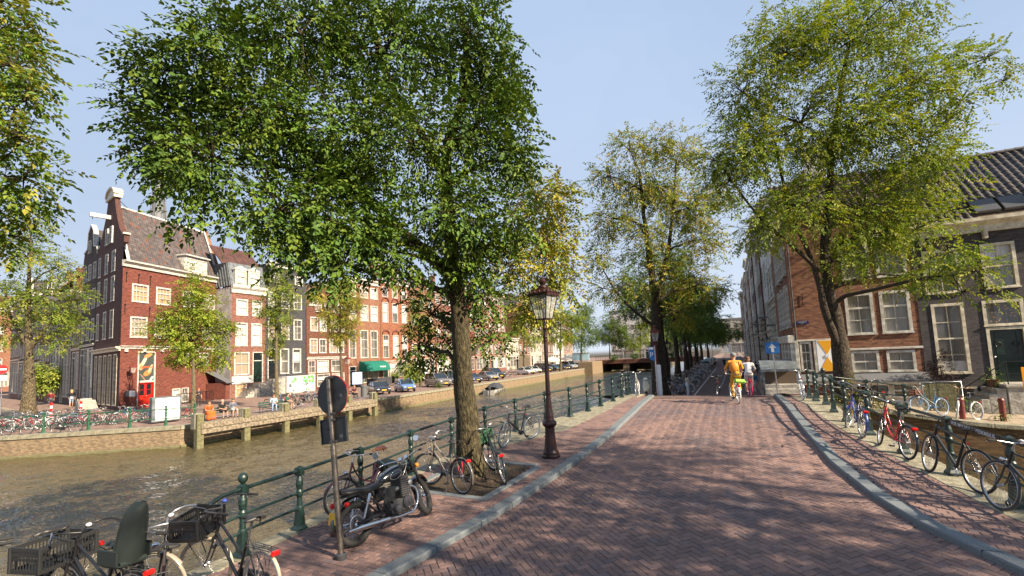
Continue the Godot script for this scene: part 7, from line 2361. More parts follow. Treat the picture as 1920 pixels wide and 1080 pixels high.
# o: frame (Color), style "oma"/"city"/"sport"/"ebike", tyre, steer, crate, seat, rack, case, fender colour, bar, R ...
func bicycle(label: String, front: Vector3, rear: Vector3, lean: float, o: Dictionary, group := "bicycles parked on the bridge") -> Node3D:
	var fx := (front - rear).normalized()
	var fz := fx.cross(Vector3.UP).normalized()
	var B := Basis(fx, fz.cross(fx), fz) * Basis(Vector3.RIGHT, lean)
	var t := thing("bicycle", label, "bicycle", Vector3.ZERO, 0, group)
	t.transform = Transform3D(B, (front + rear) * 0.5)
	var R: float = o.get("R", 0.345)
	var hb := 0.55
	var st: String = o.get("style", "oma")
	var fp := paint(o.get("frame", Color(0.012, 0.012, 0.014)), 0.32)
	var spk: int = o.get("spokes", 32)
	var w := wheel_meshes(R, o.get("fat", 0.02), spk)
	var tm: Material = M[o.get("tyre", "rubber")]
	var rimm: Material = M[o.get("rim", "alloy")]
	var sb := v3(-0.26, 0.966, 0).normalized()   # steering axis
	var piv := v3(0.40, 0.72, 0)
	var S := Transform3D(Basis(sb, o.get("steer", 0.0)), Vector3.ZERO)
	S.origin = piv - S.basis * piv
	var fa := v3(hb, R, 0)
	var ra := v3(-hb, R, 0)
	for k in 2:
		var X := Transform3D(ZB, ra) if k == 0 else S * Transform3D(ZB, fa)
		var wh := part("wheel", w[0], rimm, t, X)
		part("tyre", w[1], tm, wh)
	# frame
	var f := MB.new()
	var ht := v3(0.345, 0.93, 0)
	var hl := v3(0.405, 0.70, 0)
	var bb := v3(-0.1, 0.29, 0)
	var stp := v3(-0.255, 0.80 if st != "sport" else 0.84, 0)
	var fr: float = 0.016 if st != "ebike" else 0.024
	f.tube(pts([ht, hl]), fr * 1.25, 10)
	f.tube(pts([bb, stp]), fr, 10)
	if st == "oma":
		f.tube(bez(hl + v3(0, 0.05, 0), v3(0.3, 0.42, 0), v3(0.1, 0.34, 0), bb, 10), fr, 10)
		f.tube(bez(ht - v3(0, 0.03, 0), v3(0.24, 0.62, 0), v3(0.05, 0.48, 0), bb.lerp(stp, 0.32), 10), fr * 0.9, 10)
	elif st == "city":
		f.tube(pts([hl + v3(0, 0.04, 0), bb]), fr * 1.15, 10)
		f.tube(pts([ht - v3(0, 0.06, 0), bb.lerp(stp, 0.5)]), fr, 10)
	else:
		f.tube(pts([hl + v3(0, 0.04, 0), bb]), fr * 1.2, 10)
		f.tube(pts([ht - v3(0, 0.03, 0), stp - v3(0, 0.03 if st == "sport" else 0.0, 0)]), fr, 10)
	for s in [-1, 1]:
		f.tube(pts([bb + v3(-0.03, 0, 0.03 * s), ra + v3(0, 0, 0.055 * s)]), 0.009, 6)
		f.tube(pts([stp + v3(0.0, -0.05, 0.02 * s), ra + v3(0, 0, 0.055 * s)]), 0.008, 6)
	f.lathe([v2(0.022, -0.04), v2(0.022, 0.04)], bb, 10, Basis(Vector3.RIGHT, PI / 2))
	part("frame", f, fp, t)
	var fk := MB.new()
	for s in [-1, 1]:
		fk.tube(bez(hl + v3(0, -0.01, 0.045 * s), v3(0.45, 0.55, 0.05 * s), v3(0.5, 0.42, 0.05 * s), fa + v3(0, 0, 0.05 * s), 6), [0.012, 0.012, 0.012, 0.011, 0.01, 0.009, 0.008], 8)
	fk.box(hl + v3(0.004, -0.012, 0), v3(0.04, 0.03, 0.11), ZB, 0.008)
	part("fork", fk, paint(o["fork"]) if o.has("fork") else fp, t, S)
	# saddle and post
	var sh: float = o.get("saddle", 0.98)
	var top := stp + (stp - bb).normalized() * (sh - stp.y)
	var sp := MB.new()
	sp.tube(pts([stp - v3(0, 0.05, 0), top]), 0.0125, 8)
	part("seat_post", sp, M.chrome if st != "ebike" else M.matt_black, t)
	part("saddle", saddle_mesh(), M[o.get("saddle_mat", "leather")], t, Transform3D(ZB, top + v3(0.02, 0.02, 0)))
	# handlebar
	var hbm := MB.new()
	var gr := MB.new()
	var stem := ht + v3(-0.03, 0.11, 0) + v3(0, float(o.get("rise", 0.0)), 0)
	hbm.tube(pts([ht, stem]), 0.012, 8)
	var bt: String = o.get("bar", "oma" if st in ["oma", "city"] else "flat")
	for s in [-1, 1]:
		var gp: PackedVector3Array
		if bt == "oma":
			gp = bez(stem, stem + v3(0.12, 0.03, 0.12 * s), stem + v3(0.12, 0.08, 0.30 * s), stem + v3(-0.14, 0.05, 0.30 * s), 9)
			var e := gp[9]
			gr.tube(pts([e, e + v3(-0.13, -0.015, 0.005 * s)]), 0.016, 8)
			hbm.tube(pts([e + v3(0.02, -0.01, -0.02 * s), e + v3(-0.11, -0.045, -0.02 * s)]), 0.005, 5)
		else:
			gp = pts([stem + v3(0.05, 0, 0), stem + v3(0.05, 0.01, 0.1 * s), stem + v3(0.03, 0.02, 0.2 * s)])
			var e := gp[2]
			gr.tube(pts([e, e + v3(-0.025, 0.0, 0.13 * s)]), 0.016, 8)
			hbm.tube(pts([e + v3(0.03, -0.01, 0.0), e + v3(0.045, -0.03, 0.1 * s)]), 0.005, 5)
		hbm.tube(gp, 0.011, 8)
	part("handlebar", hbm, M[o.get("bar_mat", "alloy")], t, S)
	part("grip", gr, M[o.get("grip", "rubber")], t, S)
	if o.get("bell", true):
		var be := MB.new()
		be.ball(stem + v3(0.03, 0.05, 0.1), v3(0.03, 0.022, 0.03), 6)
		part("bell", be, plain(o.get("bell_color", Color(0.5, 0.5, 0.52)), 0.3), t, S)
	# cranks and pedals, chain case
	var cr := MB.new()
	var ca: float = o.get("crank", 0.7)
	for s in [-1, 1]:
		var e = bb + v3(cos(ca), sin(ca), 0) * 0.165 * s + v3(0, 0, 0.075 * s)
		cr.tube(pts([bb + v3(0, 0, 0.05 * s), e]), 0.008, 6)
		var pd := MB.new()
		pd.box(e + v3(0, 0, 0.055 * s), v3(0.09, 0.022, 0.085), ZB, 0.005)
		part("pedal", pd, M.rubber, t)
	cr.ring(bb + v3(0, 0, 0.045), 0.085, 0.006, ZB, 20, 5)
	part("crank", cr, M.alloy, t)
	var cc := MB.new()
	if o.get("case", st == "oma"):
		var py := PackedVector2Array()
		for k in 9: py.append(v2(bb.x, bb.y) + Vector2.from_angle(-PI / 2 + PI * k / 8) * 0.1)
		for k in 9: py.append(v2(ra.x, ra.y) + Vector2.from_angle(PI / 2 + PI * k / 8) * 0.065)
		cc.extrude(py, 0.035, Transform3D(ZB, v3(0, 0, 0.07)))
		part("chain_case", cc, M[o.get("case_mat", "plastic")], t)
	else:
		for s in [[0.085, 0.03], [-0.085, -0.03]]: cc.tube(pts([bb + v3(0, s[0], 0.045), ra + v3(0, s[1], 0.045)]), 0.004, 4)
		part("chain", cc, M.cast_metal, t)
	# mudguards, rack, lamps, stand
	if o.get("guards", st != "ebike"):
		for k in 2:
			var g := MB.new()
			var c := ra if k == 0 else fa
			var a0 := deg_to_rad(-8 if k == 0 else 20)
			var a1 := deg_to_rad(165 if k == 0 else 150)
			if k == 0: a0 = deg_to_rad(15); a1 = deg_to_rad(195)
			g.sheet(4, 16, func(u: float, v: float) -> Vector3:
				var a := lerpf(a0, a1, v)
				var z := (u - 0.5) * 0.055
				var r := R + 0.022 - 14.0 * z * z
				return c + v3(cos(a) * r, sin(a) * r, z))
			g.tube(pts([c + v3(0, 0, 0.05), c + v3(cos(a1 - 0.3), sin(a1 - 0.3), 0) * (R + 0.01) + v3(0, 0, 0.025)]), 0.003, 4)
			g.tube(pts([c + v3(0, 0, -0.05), c + v3(cos(a1 - 0.3), sin(a1 - 0.3), 0) * (R + 0.01) + v3(0, 0, -0.025)]), 0.003, 4)
			part("mudguard", g, paint(o["guard"]) if o.has("guard") else fp, t, ZB_T() if k == 0 else S)
	if o.get("rack", st != "ebike"):
		var r := MB.new()
		var y := R + 0.36
		for z in [-0.065, -0.02, 0.02, 0.065]: r.tube(pts([v3(-0.3, y, z), v3(-0.74, y, z * 0.9)]), 0.005, 5)
		for x in [-0.33, -0.52, -0.73]: r.tube(pts([v3(x, y, -0.065), v3(x, y, 0.065)]), 0.005, 5)
		for s in [-1, 1]:
			r.tube(pts([ra + v3(0, 0, 0.06 * s), v3(-0.6, y, 0.065 * s)]), 0.005, 5)
			r.tube(pts([ra + v3(0, 0, 0.06 * s), v3(-0.45, y, 0.065 * s)]), 0.005, 5)
		part("rack", r, M[o.get("rack_mat", "cast_metal")], t)
	if o.get("tail", true):
		var l := MB.new()
		l.box(v3(-0.77, R + 0.33, 0) if st != "ebike" else v3(-0.33, 0.76, 0), v3(0.04, 0.055, 0.11) if st != "ebike" else v3(0.05, 0.035, 0.04), ZB, 0.012)
		part("tail_light", l, M.red_lens, t)
	if o.get("headlight", st != "ebike") and not o.has("crate"):
		var h := MB.new()
		h.lathe([v2(0.0, -0.05), v2(0.03, -0.03), v2(0.036, 0.03), v2(0, 0.034)], hl + v3(0.09, 0.07, 0), 10, Basis(Vector3.UP, Vector3.RIGHT, Vector3.FORWARD))
		part("headlight", h, M.chrome, t, S)
	if o.has("stand"):
		var k := MB.new()
		k.tube(pts([bb + v3(-0.06, -0.02, -0.04), bb + v3(-0.2, -0.29, -0.2)]), 0.008, 6)
		part("kickstand", k, M.cast_metal, t)
	if o.has("front_rack"):
		var r := MB.new()
		for z in [-0.16, 0.0, 0.16]:
			r.tube(pts([hl + v3(0.06, 0.02, z * 0.5), hl + v3(0.1, 0.33, z * 0.75)]), 0.006, 5)
		for y in [0.03, 0.13, 0.23, 0.33]:
			r.tube(pts([hl + v3(0.05 + y * 0.1, y, -0.13), hl + v3(0.05 + y * 0.1, y, 0.13)]), 0.006, 5)
		for s in [-1, 1]:
			r.tube(pts([hl + v3(0.06, 0.02, 0.08 * s), fa + v3(0.0, 0, 0.06 * s)]), 0.006, 5)
			r.tube(pts([hl + v3(0.06, 0.02, 0.13 * s), hl + v3(0.28, 0.04, 0.13 * s), hl + v3(0.08, 0.3, 0.13 * s)]), 0.006, 5)
		part("front_carrier", r, fp, t, S)
	if o.has("crate"):
		var cs: Vector3 = o["crate"]
		var c := crate_mesh(cs.x, cs.z, cs.y)
		part("crate", c, M[o.get("crate_mat", "plastic")], t, S * Transform3D(Basis(Vector3.UP, PI / 2), hl + v3(0.06 + cs.z / 2, 0.02 + float(o.get("crate_up", 0.0)), 0)))
		var r := MB.new()
		for s in [-1, 1]: r.tube(pts([hl + v3(0.08, 0.0, 0.1 * s), hl + v3(0.3, 0.0, 0.1 * s), fa + v3(0, 0, 0.06 * s)]), 0.007, 5)
		part("front_carrier", r, M.cast_metal, t, S)
	if o.has("rear_crate"):
		var c := crate_mesh(0.42, 0.32, 0.2)
		part("crate", c, M.plastic, t, Transform3D(Basis(Vector3.UP, 0.1), v3(-0.54, R + 0.37, 0)))
	if o.has("bag"):
		var g := MB.new()
		for s in [-1, 1]: g.box(v3(-0.52, R + 0.2, 0.14 * s), v3(0.36, 0.34, 0.13), ZB, 0.04)
		g.box(v3(-0.52, R + 0.38, 0), v3(0.34, 0.04, 0.3), ZB, 0.015)
		part("pannier", g, plain(o["bag"], 0.8), t)
	if o.has("child_seat"):
		var c := MB.new()
		var back := func(u: float, v: float, th: float) -> Vector3:
			var ww := 0.165 * (1.0 - 0.25 * v) * sqrt(maxf(0.03, 1 - pow(v, 7)))
			var aa := (u - 0.5) * 2.0
			return v3(-0.52 + 0.1 * aa * aa - 0.12 * v + th, R + 0.42 + 0.62 * v, aa * ww)
		c.sheet(10, 12, func(u: float, v: float) -> Vector3: return back.call(u, v, 0.0))
		c.sheet(10, 12, func(u: float, v: float) -> Vector3: return back.call(1 - u, v, -0.035))
		c.box(v3(-0.4, R + 0.42, 0), v3(0.3, 0.06, 0.3), ZB, 0.02)
		for s in [-1, 1]:
			c.box(v3(-0.4, R + 0.5, 0.165 * s), v3(0.3, 0.16, 0.02), ZB, 0.008)
			c.box(v3(-0.3, R + 0.1, 0.19 * s), v3(0.17, 0.5, 0.025), Basis(Vector3.BACK, 0.12), 0.01)
			c.box(v3(-0.25, R - 0.14, 0.2 * s), v3(0.24, 0.05, 0.1), ZB, 0.012)
		part("child_seat", c, plain(Color(0.012, 0.018, 0.017), 0.5), t)
		var sp2 := MB.new()
		for s in [-1, 1]: sp2.bar(v3(-0.5, R + 0.95, 0.05 * s), v3(-0.38, R + 0.5, 0.04 * s), 0.008, 0.03)
		part("harness", sp2, M.grey_plastic, t)
	if o.has("lock"):
		var l := MB.new()
		l.tube(bez(v3(-0.3, 0.62, 0.07), v3(-0.36, 0.2, 0.11), v3(-0.52, 0.2, 0.1), v3(-0.46, 0.66, 0.08), 12), 0.014, 6)
		part("lock", l, plain(o["lock"], 0.5), t)
	if o.has("motor"):
		var l := MB.new()
		l.box(v3(0.15, 0.52, 0), v3(0.36, 0.07, 0.06), Basis(Vector3.BACK, 0.72), 0.02)
		l.lathe([v2(0.06, -0.05), v2(0.07, 0), v2(0.06, 0.05)], bb, 12, Basis(Vector3.RIGHT, PI / 2))
		part("motor", l, M.matt_black, t)
	if o.has("cover"):
		var l := MB.new()
		l.ball(top + v3(0.0, 0.03, 0), v3(0.2, 0.07, 0.13), 8)
		part("saddle_cover", l, M.tarpaulin, t)
	return t
func nth(i: int) -> String:
	return ["first", "second", "third", "fourth", "fifth", "sixth", "seventh", "eighth", "ninth", "tenth"][i - 1] if i < 11 else "%d%s" % [i, "th" if i % 10 > 3 or i % 10 == 0 or i < 20 else ["st", "nd", "rd"][i % 10 - 1]]
func ZB_T() -> Transform3D: return Transform3D.IDENTITY

func bikes() -> void:
	var lv := func(x: float, z: float, up := KERB) -> Vector3: return v3(x, hgt(z) + up, z)
	# bottom left
	bicycle("black bicycle with a brown crate and red tail light at the end of the railing", lv.call(-6.12, -3.66), lv.call(-5.02, -3.6), 0.05, {"crate": v3(0.5, 0.25, 0.34), "crate_up": 0.02, "crate_mat": "matt_black", "style": "city", "tyre": "cream_tyre", "steer": 0.5, "bar_mat": "cast_metal", "bell_color": Color(0.06, 0.1, 0.5), "rise": 0.0, "saddle": 0.97, "case": true, "guards": false})
	bicycle("black bicycle with black saddle, chrome bars and cream tyres at the bottom edge", lv.call(-6.23, -3.22), lv.call(-5.26, -2.7), 0.04, {"style": "oma", "tyre": "cream_tyre", "steer": 0.9, "guard": Color(0.42, 0.36, 0.27), "saddle": 0.93, "rise": -0.02, "bar_mat": "alloy"})
	bicycle("black bicycle with a dark slatted crate and a black child seat", lv.call(-6.98, -2.6), lv.call(-5.88, -2.76), 0.03, {"crate": v3(0.56, 0.27, 0.4), "crate_up": -0.06, "child_seat": true, "steer": 0.12, "saddle": 0.9, "rise": -0.04, "bar_mat": "matt_black", "style": "city"})
	bicycle("bicycle cut off at the left edge, only handlebar and carrier showing", lv.call(-7.1, -1.75), lv.call(-7.2, -2.85), 0.06, {"style": "oma", "rise": -0.05, "front_rack": true, "steer": -0.4, "bar_mat": "cast_metal"})
	# along the left railing
	bicycle("purple step-through bicycle with brown saddle and dark panniers behind the motorcycle", lv.call(-6.6, -6.3), lv.call(-6.55, -7.4), -0.1, {"frame": Color(0.05, 0.012, 0.03), "saddle_mat": "brown_leather", "bag": Color(0.015, 0.03, 0.028), "steer": -0.25, "bar": "oma", "saddle": 1.02})
	bicycle("silver grey step-through bicycle with red lock beside the elm", lv.call(-6.3, -8.4), lv.call(-4.98, -7.95), 0.02, {"frame": Color(0.24, 0.2, 0.17), "style": "city", "lock": Color(0.45, 0.01, 0.03), "front_rack": true, "stand": true, "steer": 0.5, "rack_mat": "matt_black", "guard": Color(0.15, 0.13, 0.11), "R": 0.35})
	bicycle("dark bicycle with a green basket leaning on the elm", lv.call(-5.25, -9.6), lv.call(-4.55, -8.78), -0.16, {"crate": v3(0.36, 0.26, 0.28), "crate_mat": "green_basket", "frame": Color(0.012, 0.022, 0.026), "style": "city", "steer": 0.35, "R": 0.34})
	bicycle("black electric bicycle with blue tyres against the railing by the lamp", lv.call(-5.95, -11.42), lv.call(-5.5, -12.6), -0.12, {"style": "ebike", "motor": true, "tyre": "blue_tyre", "rack": true, "steer": 0.35, "R": 0.36, "frame": Color(0.02, 0.025, 0.032)})
	# right railing
	bicycle("yellow and blue rental bicycle against the right railing", lv.call(2.58, -14.95), lv.call(2.64, -13.82), 0.1, {"frame": Color(0.02, 0.035, 0.16), "fork": Color(0.75, 0.36, 0.01), "tyre": "grey_tyre", "guard": Color(0.02, 0.05, 0.25), "style": "city", "steer": -0.5, "bar_mat": "chrome", "rise": 0.1})
	bicycle("red step-through bicycle against the right railing", lv.call(2.83, -13.25), lv.call(3.04, -12.1), 0.1, {"frame": Color(0.5, 0.008, 0.03), "steer": -0.3, "guard": Color(0.02, 0.02, 0.02), "style": "oma", "case": false, "fork": Color(0.02, 0.02, 0.02)})
	bicycle("matt black straight-tubed electric bicycle against the right railing", lv.call(3.13, -11.35), lv.call(3.46, -10.28), 0.08, {"style": "ebike", "frame": Color(0.012, 0.012, 0.012), "rack": false, "steer": -0.3, "R": 0.36, "bell": false, "bar_mat": "matt_black"})
	bicycle("black bicycle with grey tyres cut off by the right edge", lv.call(3.42, -9.6), lv.call(3.9, -8.55), 0.06, {"style": "sport", "tyre": "grey_rubber", "steer": -0.2, "R": 0.37, "guards": false, "rack": false})
	bicycle("white bicycle with blue tyres at the far end of the right railing", lv.call(2.15, -19.75), lv.call(2.3, -20.9), 0.08, {"frame": Color(0.65, 0.65, 0.68), "tyre": "blue_white_tyre", "style": "city", "steer": 0.2, "guard": Color(0.5, 0.5, 0.55)})
	bicycle("pale bicycle with white tyres at the far end of the left railing", lv.call(-4.1, -21.4), lv.call(-4.25, -22.6), 0.05, {"frame": Color(0.35, 0.33, 0.3), "tyre": "white_tyre", "steer": 0.35, "style": "city"})
	bicycle("dark bicycle behind the far end of the left railing", lv.call(-5.0, -23.2), lv.call(-5.5, -24.2), 0.05, {"style": "oma"})
	# on the side quay
	var sq := func(x: float, z: float) -> Vector3: return v3(x, lerpf(0.28, -0.5, ss(2.5, 9.5, x)), z)
	bicycle("blue bicycle hung with flowers at the short green railing", sq.call(6.3, -23.0), sq.call(7.2, -23.7), 0.05, {"frame": Color(0.02, 0.16, 0.36), "tyre": "blue_white_tyre", "style": "oma", "case": false, "rise": 0.1, "crate": v3(0.34, 0.2, 0.24), "steer": -0.4, "crate_mat": "brown_leather"}, "bicycles on the side quay")
	bicycle("old bicycle with a black saddle cover and red lamp behind the railing", sq.call(5.0, -23.9), sq.call(5.1, -22.9), 0.03, {"style": "oma", "cover": true, "saddle": 1.05, "rear_crate": true}, "bicycles on the side quay")
	bicycle("black bicycle with white-walled wheels and brown handlebar on the side quay", sq.call(7.35, -22.85), sq.call(8.15, -23.55), 0.05, {"tyre": "white_tyre", "guard": Color(0.6, 0.57, 0.5), "style": "sport", "bar": "oma", "bar_mat": "brown_bar", "steer": 0.6, "rise": 0.12}, "bicycles on the side quay")
	# crowds of parked bicycles: a handful of kinds, copied
	var cols := [Color(0.012, 0.012, 0.014), Color(0.2, 0.2, 0.2), Color(0.02, 0.1, 0.25), Color(0.3, 0.02, 0.02), Color(0.5, 0.5, 0.48), Color(0.02, 0.08, 0.04)]
	var kinds := []
	for i in 6:
		kinds.append(bicycle(["black", "grey", "blue", "red", "silver", "green"][i] + " bicycle in the crowd parked on the far quay", v3(-45 + i * 0.9, -0.8, -14.2 - i), v3(-45.4 + i * 0.9, -0.8, -15.3 - i), 0.05, {"frame": cols[i], "style": ["oma", "city", "sport", "oma", "city", "oma"][i], "spokes": 12, "steer": 0.4 - i * 0.15, "tyre": "white_tyre" if i == 4 else "rubber"}, "crowd of bicycles parked on the far quay"))
	var tally := {}
	var q := func(i: int, x: float, z: float, turn: float, grp: String, lab: String, y := -0.8) -> void:
		var k: Node3D = kinds[i % 6]
		tally[lab] = tally.get(lab, 0) + 1
		var c := copy(k, ["black", "grey", "blue", "red", "silver", "green"][i % 6] + " " + lab % nth(tally[lab]))
		c.transform = Transform3D(Basis(Vector3.UP, turn) * Basis(Vector3.RIGHT, rf(-0.08, 0.08)), v3(x, y, z))
		c.set_meta("group", grp)
	for i in 34:
		var f := i / 34.0
		q.call(i, lerpf(-50, -38.6, f) + rf(-0.2, 0.2), lerpf(-9.2, -16.6, f) + rf(-1.5, 0.4) - (i % 3) * 1.3, rf(0.9, 1.5) if i % 2 else rf(3.9, 4.6), "crowd of bicycles parked on the far quay", "bicycle of the far quay crowd, %s from the thick street tree")
	for i in 5:
		q.call([0, 4, 1, 0, 3][i], [-47.0, -43.2, -40.4, -37.8, -36.0][i], [-8.2, -11.0, -12.6, -14.0, -19.6][i], 0.55, "bicycles against the thin green railing", "bicycle along the thin green far railing, %s from the left")
	for i in 13:
		q.call(i + 1, -37.0 - rf(0, 1.2), -28.0 - i * 0.62, rf(-0.5, 0.7), "bicycles parked by the graffiti house", "bicycle parked before the graffiti plinth, %s from the benches")
	q.call(0, -33.6, -27.4, -1.2, "bicycles parked by the graffiti house", "bicycle leaning by the slim tree beside the man in green, %s there")
	for i in 12:
		q.call(i, -36 - rf(0, 1.5), -66.0 - i * 0.8, rf(0, 1.2), "bicycles parked before the white cars", "bicycle in the cluster left of the white cars, %s from the boat")
	for i in 46:
		var z := -36.0 - i * 1.05
		q.call(i, -3.75 - rf(0, 0.5) - (i % 2) * 1.2, z, rf(-0.5, 0.5) + (PI if i % 3 == 0 else 0.0), "row of bicycles parked along the street under the trees", "bicycle parked under the dark street trees, %s from the bridge", -0.8 if z < -36 else hgt(z))
	for i in 10:
		q.call(i + 2, 2.4, -40.0 - i * 2.1, PI / 2 + rf(-0.2, 0.2), "bicycles along the street houses", "bicycle leaning on the street house fronts, %s from the bridge", -0.7)
	# pink bag on the white bicycle
	var bg := thing("crate_bag", "bright pink bag on a white bicycle at the far railing", "bag", v3(-43.0, 0.35, -11.4), 0.5)
	var pb := MB.new()
	pb.box(v3(0, 0.12, 0), v3(0.85, 0.5, 0.6), Basis(Vector3.BACK, 0.15), 0.1)
	part("bag", pb, plain(Color(0.6, 0.02, 0.16), 0.6), bg)

# ---------------------------------------------------------------- motorcycle, scooter, cars, boat
func motorcycle() -> void:
	var rear := v3(-5.36, hgt(-5.4) + KERB, -5.42)
	var front := v3(-5.16, hgt(-6.9) + KERB, -6.86)
	var fx := (front - rear).normalized()
	var fz := fx.cross(Vector3.UP).normalized()
	var t := thing("motorcycle", "black retro motorcycle with chrome exhaust parked behind the leaning sign", "motorcycle")
	t.transform = Transform3D(Basis(fx, fz.cross(fx), fz) * Basis(Vector3.RIGHT, -0.16), (front + rear) * 0.5)
	var R := 0.325
	var ra := v3(-0.73, R, 0)
	var fa := v3(0.73, R, 0)
	var sa := v3(-0.44, 0.9, 0).normalized()
	var piv := v3(0.42, 0.93, 0)
	var S := Transform3D(Basis(sa, 0.55), Vector3.ZERO)
	S.origin = piv - S.basis * piv
	for k in 2:
		var r := MB.new()
		var rr := R - 0.10 if k == 0 else R - 0.085
		r.ring(Vector3.ZERO, rr + 0.015, 0.012, ZB, 40, 8, 0.04)
		for i in 36:
			var a := TAU * i / 36
			r.tube(pts([v3(cos(a + 0.5 * (1 if i % 2 else -1)), sin(a + 0.5 * (1 if i % 2 else -1)), 0) * 0.05 + v3(0, 0, 0.03 if i % 4 < 2 else -0.03), v3(cos(a), sin(a), 0) * rr]), 0.002, 3, false)
		r.lathe([v2(0.05, -0.06), v2(0.06, -0.04), v2(0.03, -0.02), v2(0.03, 0.02), v2(0.06, 0.04), v2(0.05, 0.06)], Vector3.ZERO, 14, Basis(Vector3.RIGHT, PI / 2))
		var X := Transform3D(ZB, ra) if k == 0 else S * Transform3D(ZB, fa)
		var w := part("wheel", r, M.chrome, t, X)
		var ty := MB.new()
		ty.ring(Vector3.ZERO, R - 0.055, 0.055, ZB, 44, 12, 0.068 if k == 0 else 0.052)
		for i in 60:   # tread blocks
			var a := TAU * i / 60
			ty.box(v3(cos(a), sin(a), 0) * (R - 0.001) + v3(0, 0, 0.018 if i % 2 else -0.018), v3(0.007, 0.02, 0.028), Basis(Vector3.BACK, a))
		part("tyre", ty, M.rubber, w)
		var d := MB.new()
		d.ring(v3(0, 0, -0.065 if k else 0.065), 0.115, 0.025, ZB, 28, 4, 0.003)
		part("brake_disc", d, M.alloy, w)
	var bl: Material = M.gloss_black
	# fork, headlight, bars
	var fk := MB.new()
	for s in [-1, 1]:
		fk.tube(pts([fa + v3(0, 0, 0.09 * s), fa + (v3(0.42, 0.98, 0) - fa) * 0.5 + v3(0, 0, 0.09 * s)]), 0.03, 12)
		fk.tube(pts([fa + (v3(0.42, 0.98, 0) - fa) * 0.45 + v3(0, 0, 0.09 * s), v3(0.40, 1.0, 0.09 * s)]), 0.021, 12)
	fk.box(v3(0.43, 0.93, 0), v3(0.06, 0.04, 0.24), Basis(Vector3.BACK, 0.42), 0.01)
	fk.box(v3(0.49, 0.80, 0), v3(0.06, 0.04, 0.24), Basis(Vector3.BACK, 0.42), 0.01)
	part("fork", fk, M.matt_black, t, S)
	var hl := MB.new()
	hl.lathe([v2(0, -0.11), v2(0.06, -0.1), v2(0.09, -0.03), v2(0.095, 0.03)], v3(0.56, 0.88, 0), 20, Basis(Vector3.UP, Vector3.RIGHT, Vector3.FORWARD))
	part("headlight", hl, bl, t, S)
	var hn := MB.new()
	hn.lathe([v2(0.095, 0.03), v2(0.07, 0.045), v2(0, 0.05)], v3(0.56, 0.88, 0), 20, Basis(Vector3.UP, Vector3.RIGHT, Vector3.FORWARD))
	part("headlight_lens", hn, M.lens, t, S)
	var hb := MB.new()
	for s in [-1, 1]:
		hb.tube(bez(v3(0.4, 1.02, 0), v3(0.4, 1.06, 0.15 * s), v3(0.36, 1.09, 0.28 * s), v3(0.25, 1.07, 0.38 * s), 8), 0.012, 8)
		hb.tube(pts([v3(0.3, 1.08, 0.3 * s), v3(0.33, 1.08, 0.42 * s)]), 0.006, 5)
		hb.tube(pts([v3(0.32, 1.085, 0.3 * s), v3(0.28, 1.24, 0.38 * s)]), 0.006, 6)
	part("handlebar", hb, M.chrome, t, S)
	for s in [-1, 1]:
		var g := MB.new()
		g.tube(pts([v3(0.28, 1.075, 0.36 * s), v3(0.2, 1.06, 0.44 * s)]), 0.018, 8)
		part("grip", g, M.rubber, t, S)
		var mr := MB.new()
		mr.lathe([v2(0, -0.03), v2(0.04, -0.022), v2(0.058, 0.0), v2(0.052, 0.006)], v3(0.27, 1.28, 0.39 * s), 18, Basis(Vector3.UP, Vector3.LEFT, Vector3.BACK) )
		var mo := part("mirror", mr, M.chrome, t, S)
		var mg := MB.new()
		disc(mg, v3(0.265, 1.28, 0.39 * s), 0.05, 0.002, Basis(Vector3.BACK, Vector3.UP, Vector3.LEFT), 18)
		part("mirror_glass", mg, M.chrome, mo)
		for f in [[0.48, 0.86, 0.17], [-0.93, 0.66, 0.15]]:
			var il := MB.new()
			il.lathe([v2(0.012, -0.05), v2(0.034, -0.01), v2(0.036, 0.02), v2(0, 0.034)], v3(f[0], f[1], f[2] * s), 12, Basis(Vector3.UP, Vector3.RIGHT if f[0] > 0 else Vector3.LEFT, Vector3.BACK))
			part("indicator", il, M.amber_lens if f[0] > 0 else M.red_lens, t, S if f[0] > 0 else Transform3D.IDENTITY)
		var ck := MB.new()
		ck.lathe([v2(0.0, -0.04), v2(0.04, -0.035), v2(0.042, 0.02), v2(0.0, 0.025)], v3(0.44, 1.06, 0.055 * s), 14, Basis(Vector3.BACK, -0.5))
		part("gauge", ck, M.chrome, t, S)
	# tank, seat, side panels
	var tk := MB.new()
	tk.sheet(20, 18, func(u: float, v: float) -> Vector3:
		var a := u * TAU
		var x := lerpf(-0.2, 0.36, v)
		var w := 0.145 * pow(sin(PI * clampf(0.12 + 0.78 * v, 0, 1)), 0.55) * (0.72 + 0.35 * v)
		var hh := 0.125 * pow(sin(PI * clampf(0.1 + 0.82 * v, 0, 1)), 0.5) * (0.75 + 0.4 * v)
		if v <= 0.0 or v >= 1.0: w *= 0.02; hh *= 0.02
		var cz := cos(a); var sy := sin(a)
		return v3(x, 0.80 + 0.09 * v + signf(sy) * pow(absf(sy), 0.8) * hh * (1.0 if sy > 0 else 0.62), signf(cz) * pow(absf(cz), 0.75) * w))
	part("tank", tk, bl, t)
	for s in [-1, 1]:
		var kn := MB.new()
		kn.ring(v3(0.06, 0.85, 0.152 * s), 0.075, 0.004, Basis(Vector3.BACK, 0.2) * Basis.from_scale(v3(1.7, 0.85, 1)), 24, 5)
		part("tank_line", kn, M.alloy, t)
		var sp := MB.new()
		sp.extrude(PackedVector2Array([v2(-0.24, 0.46), v2(-0.02, 0.48), v2(0.02, 0.68), v2(-0.2, 0.7)]), 0.03, Transform3D(ZB, v3(0, 0, 0.145 if s > 0 else -0.115)))
		part("side_panel", sp, bl, t)
		# engine covers
		var ec := MB.new()
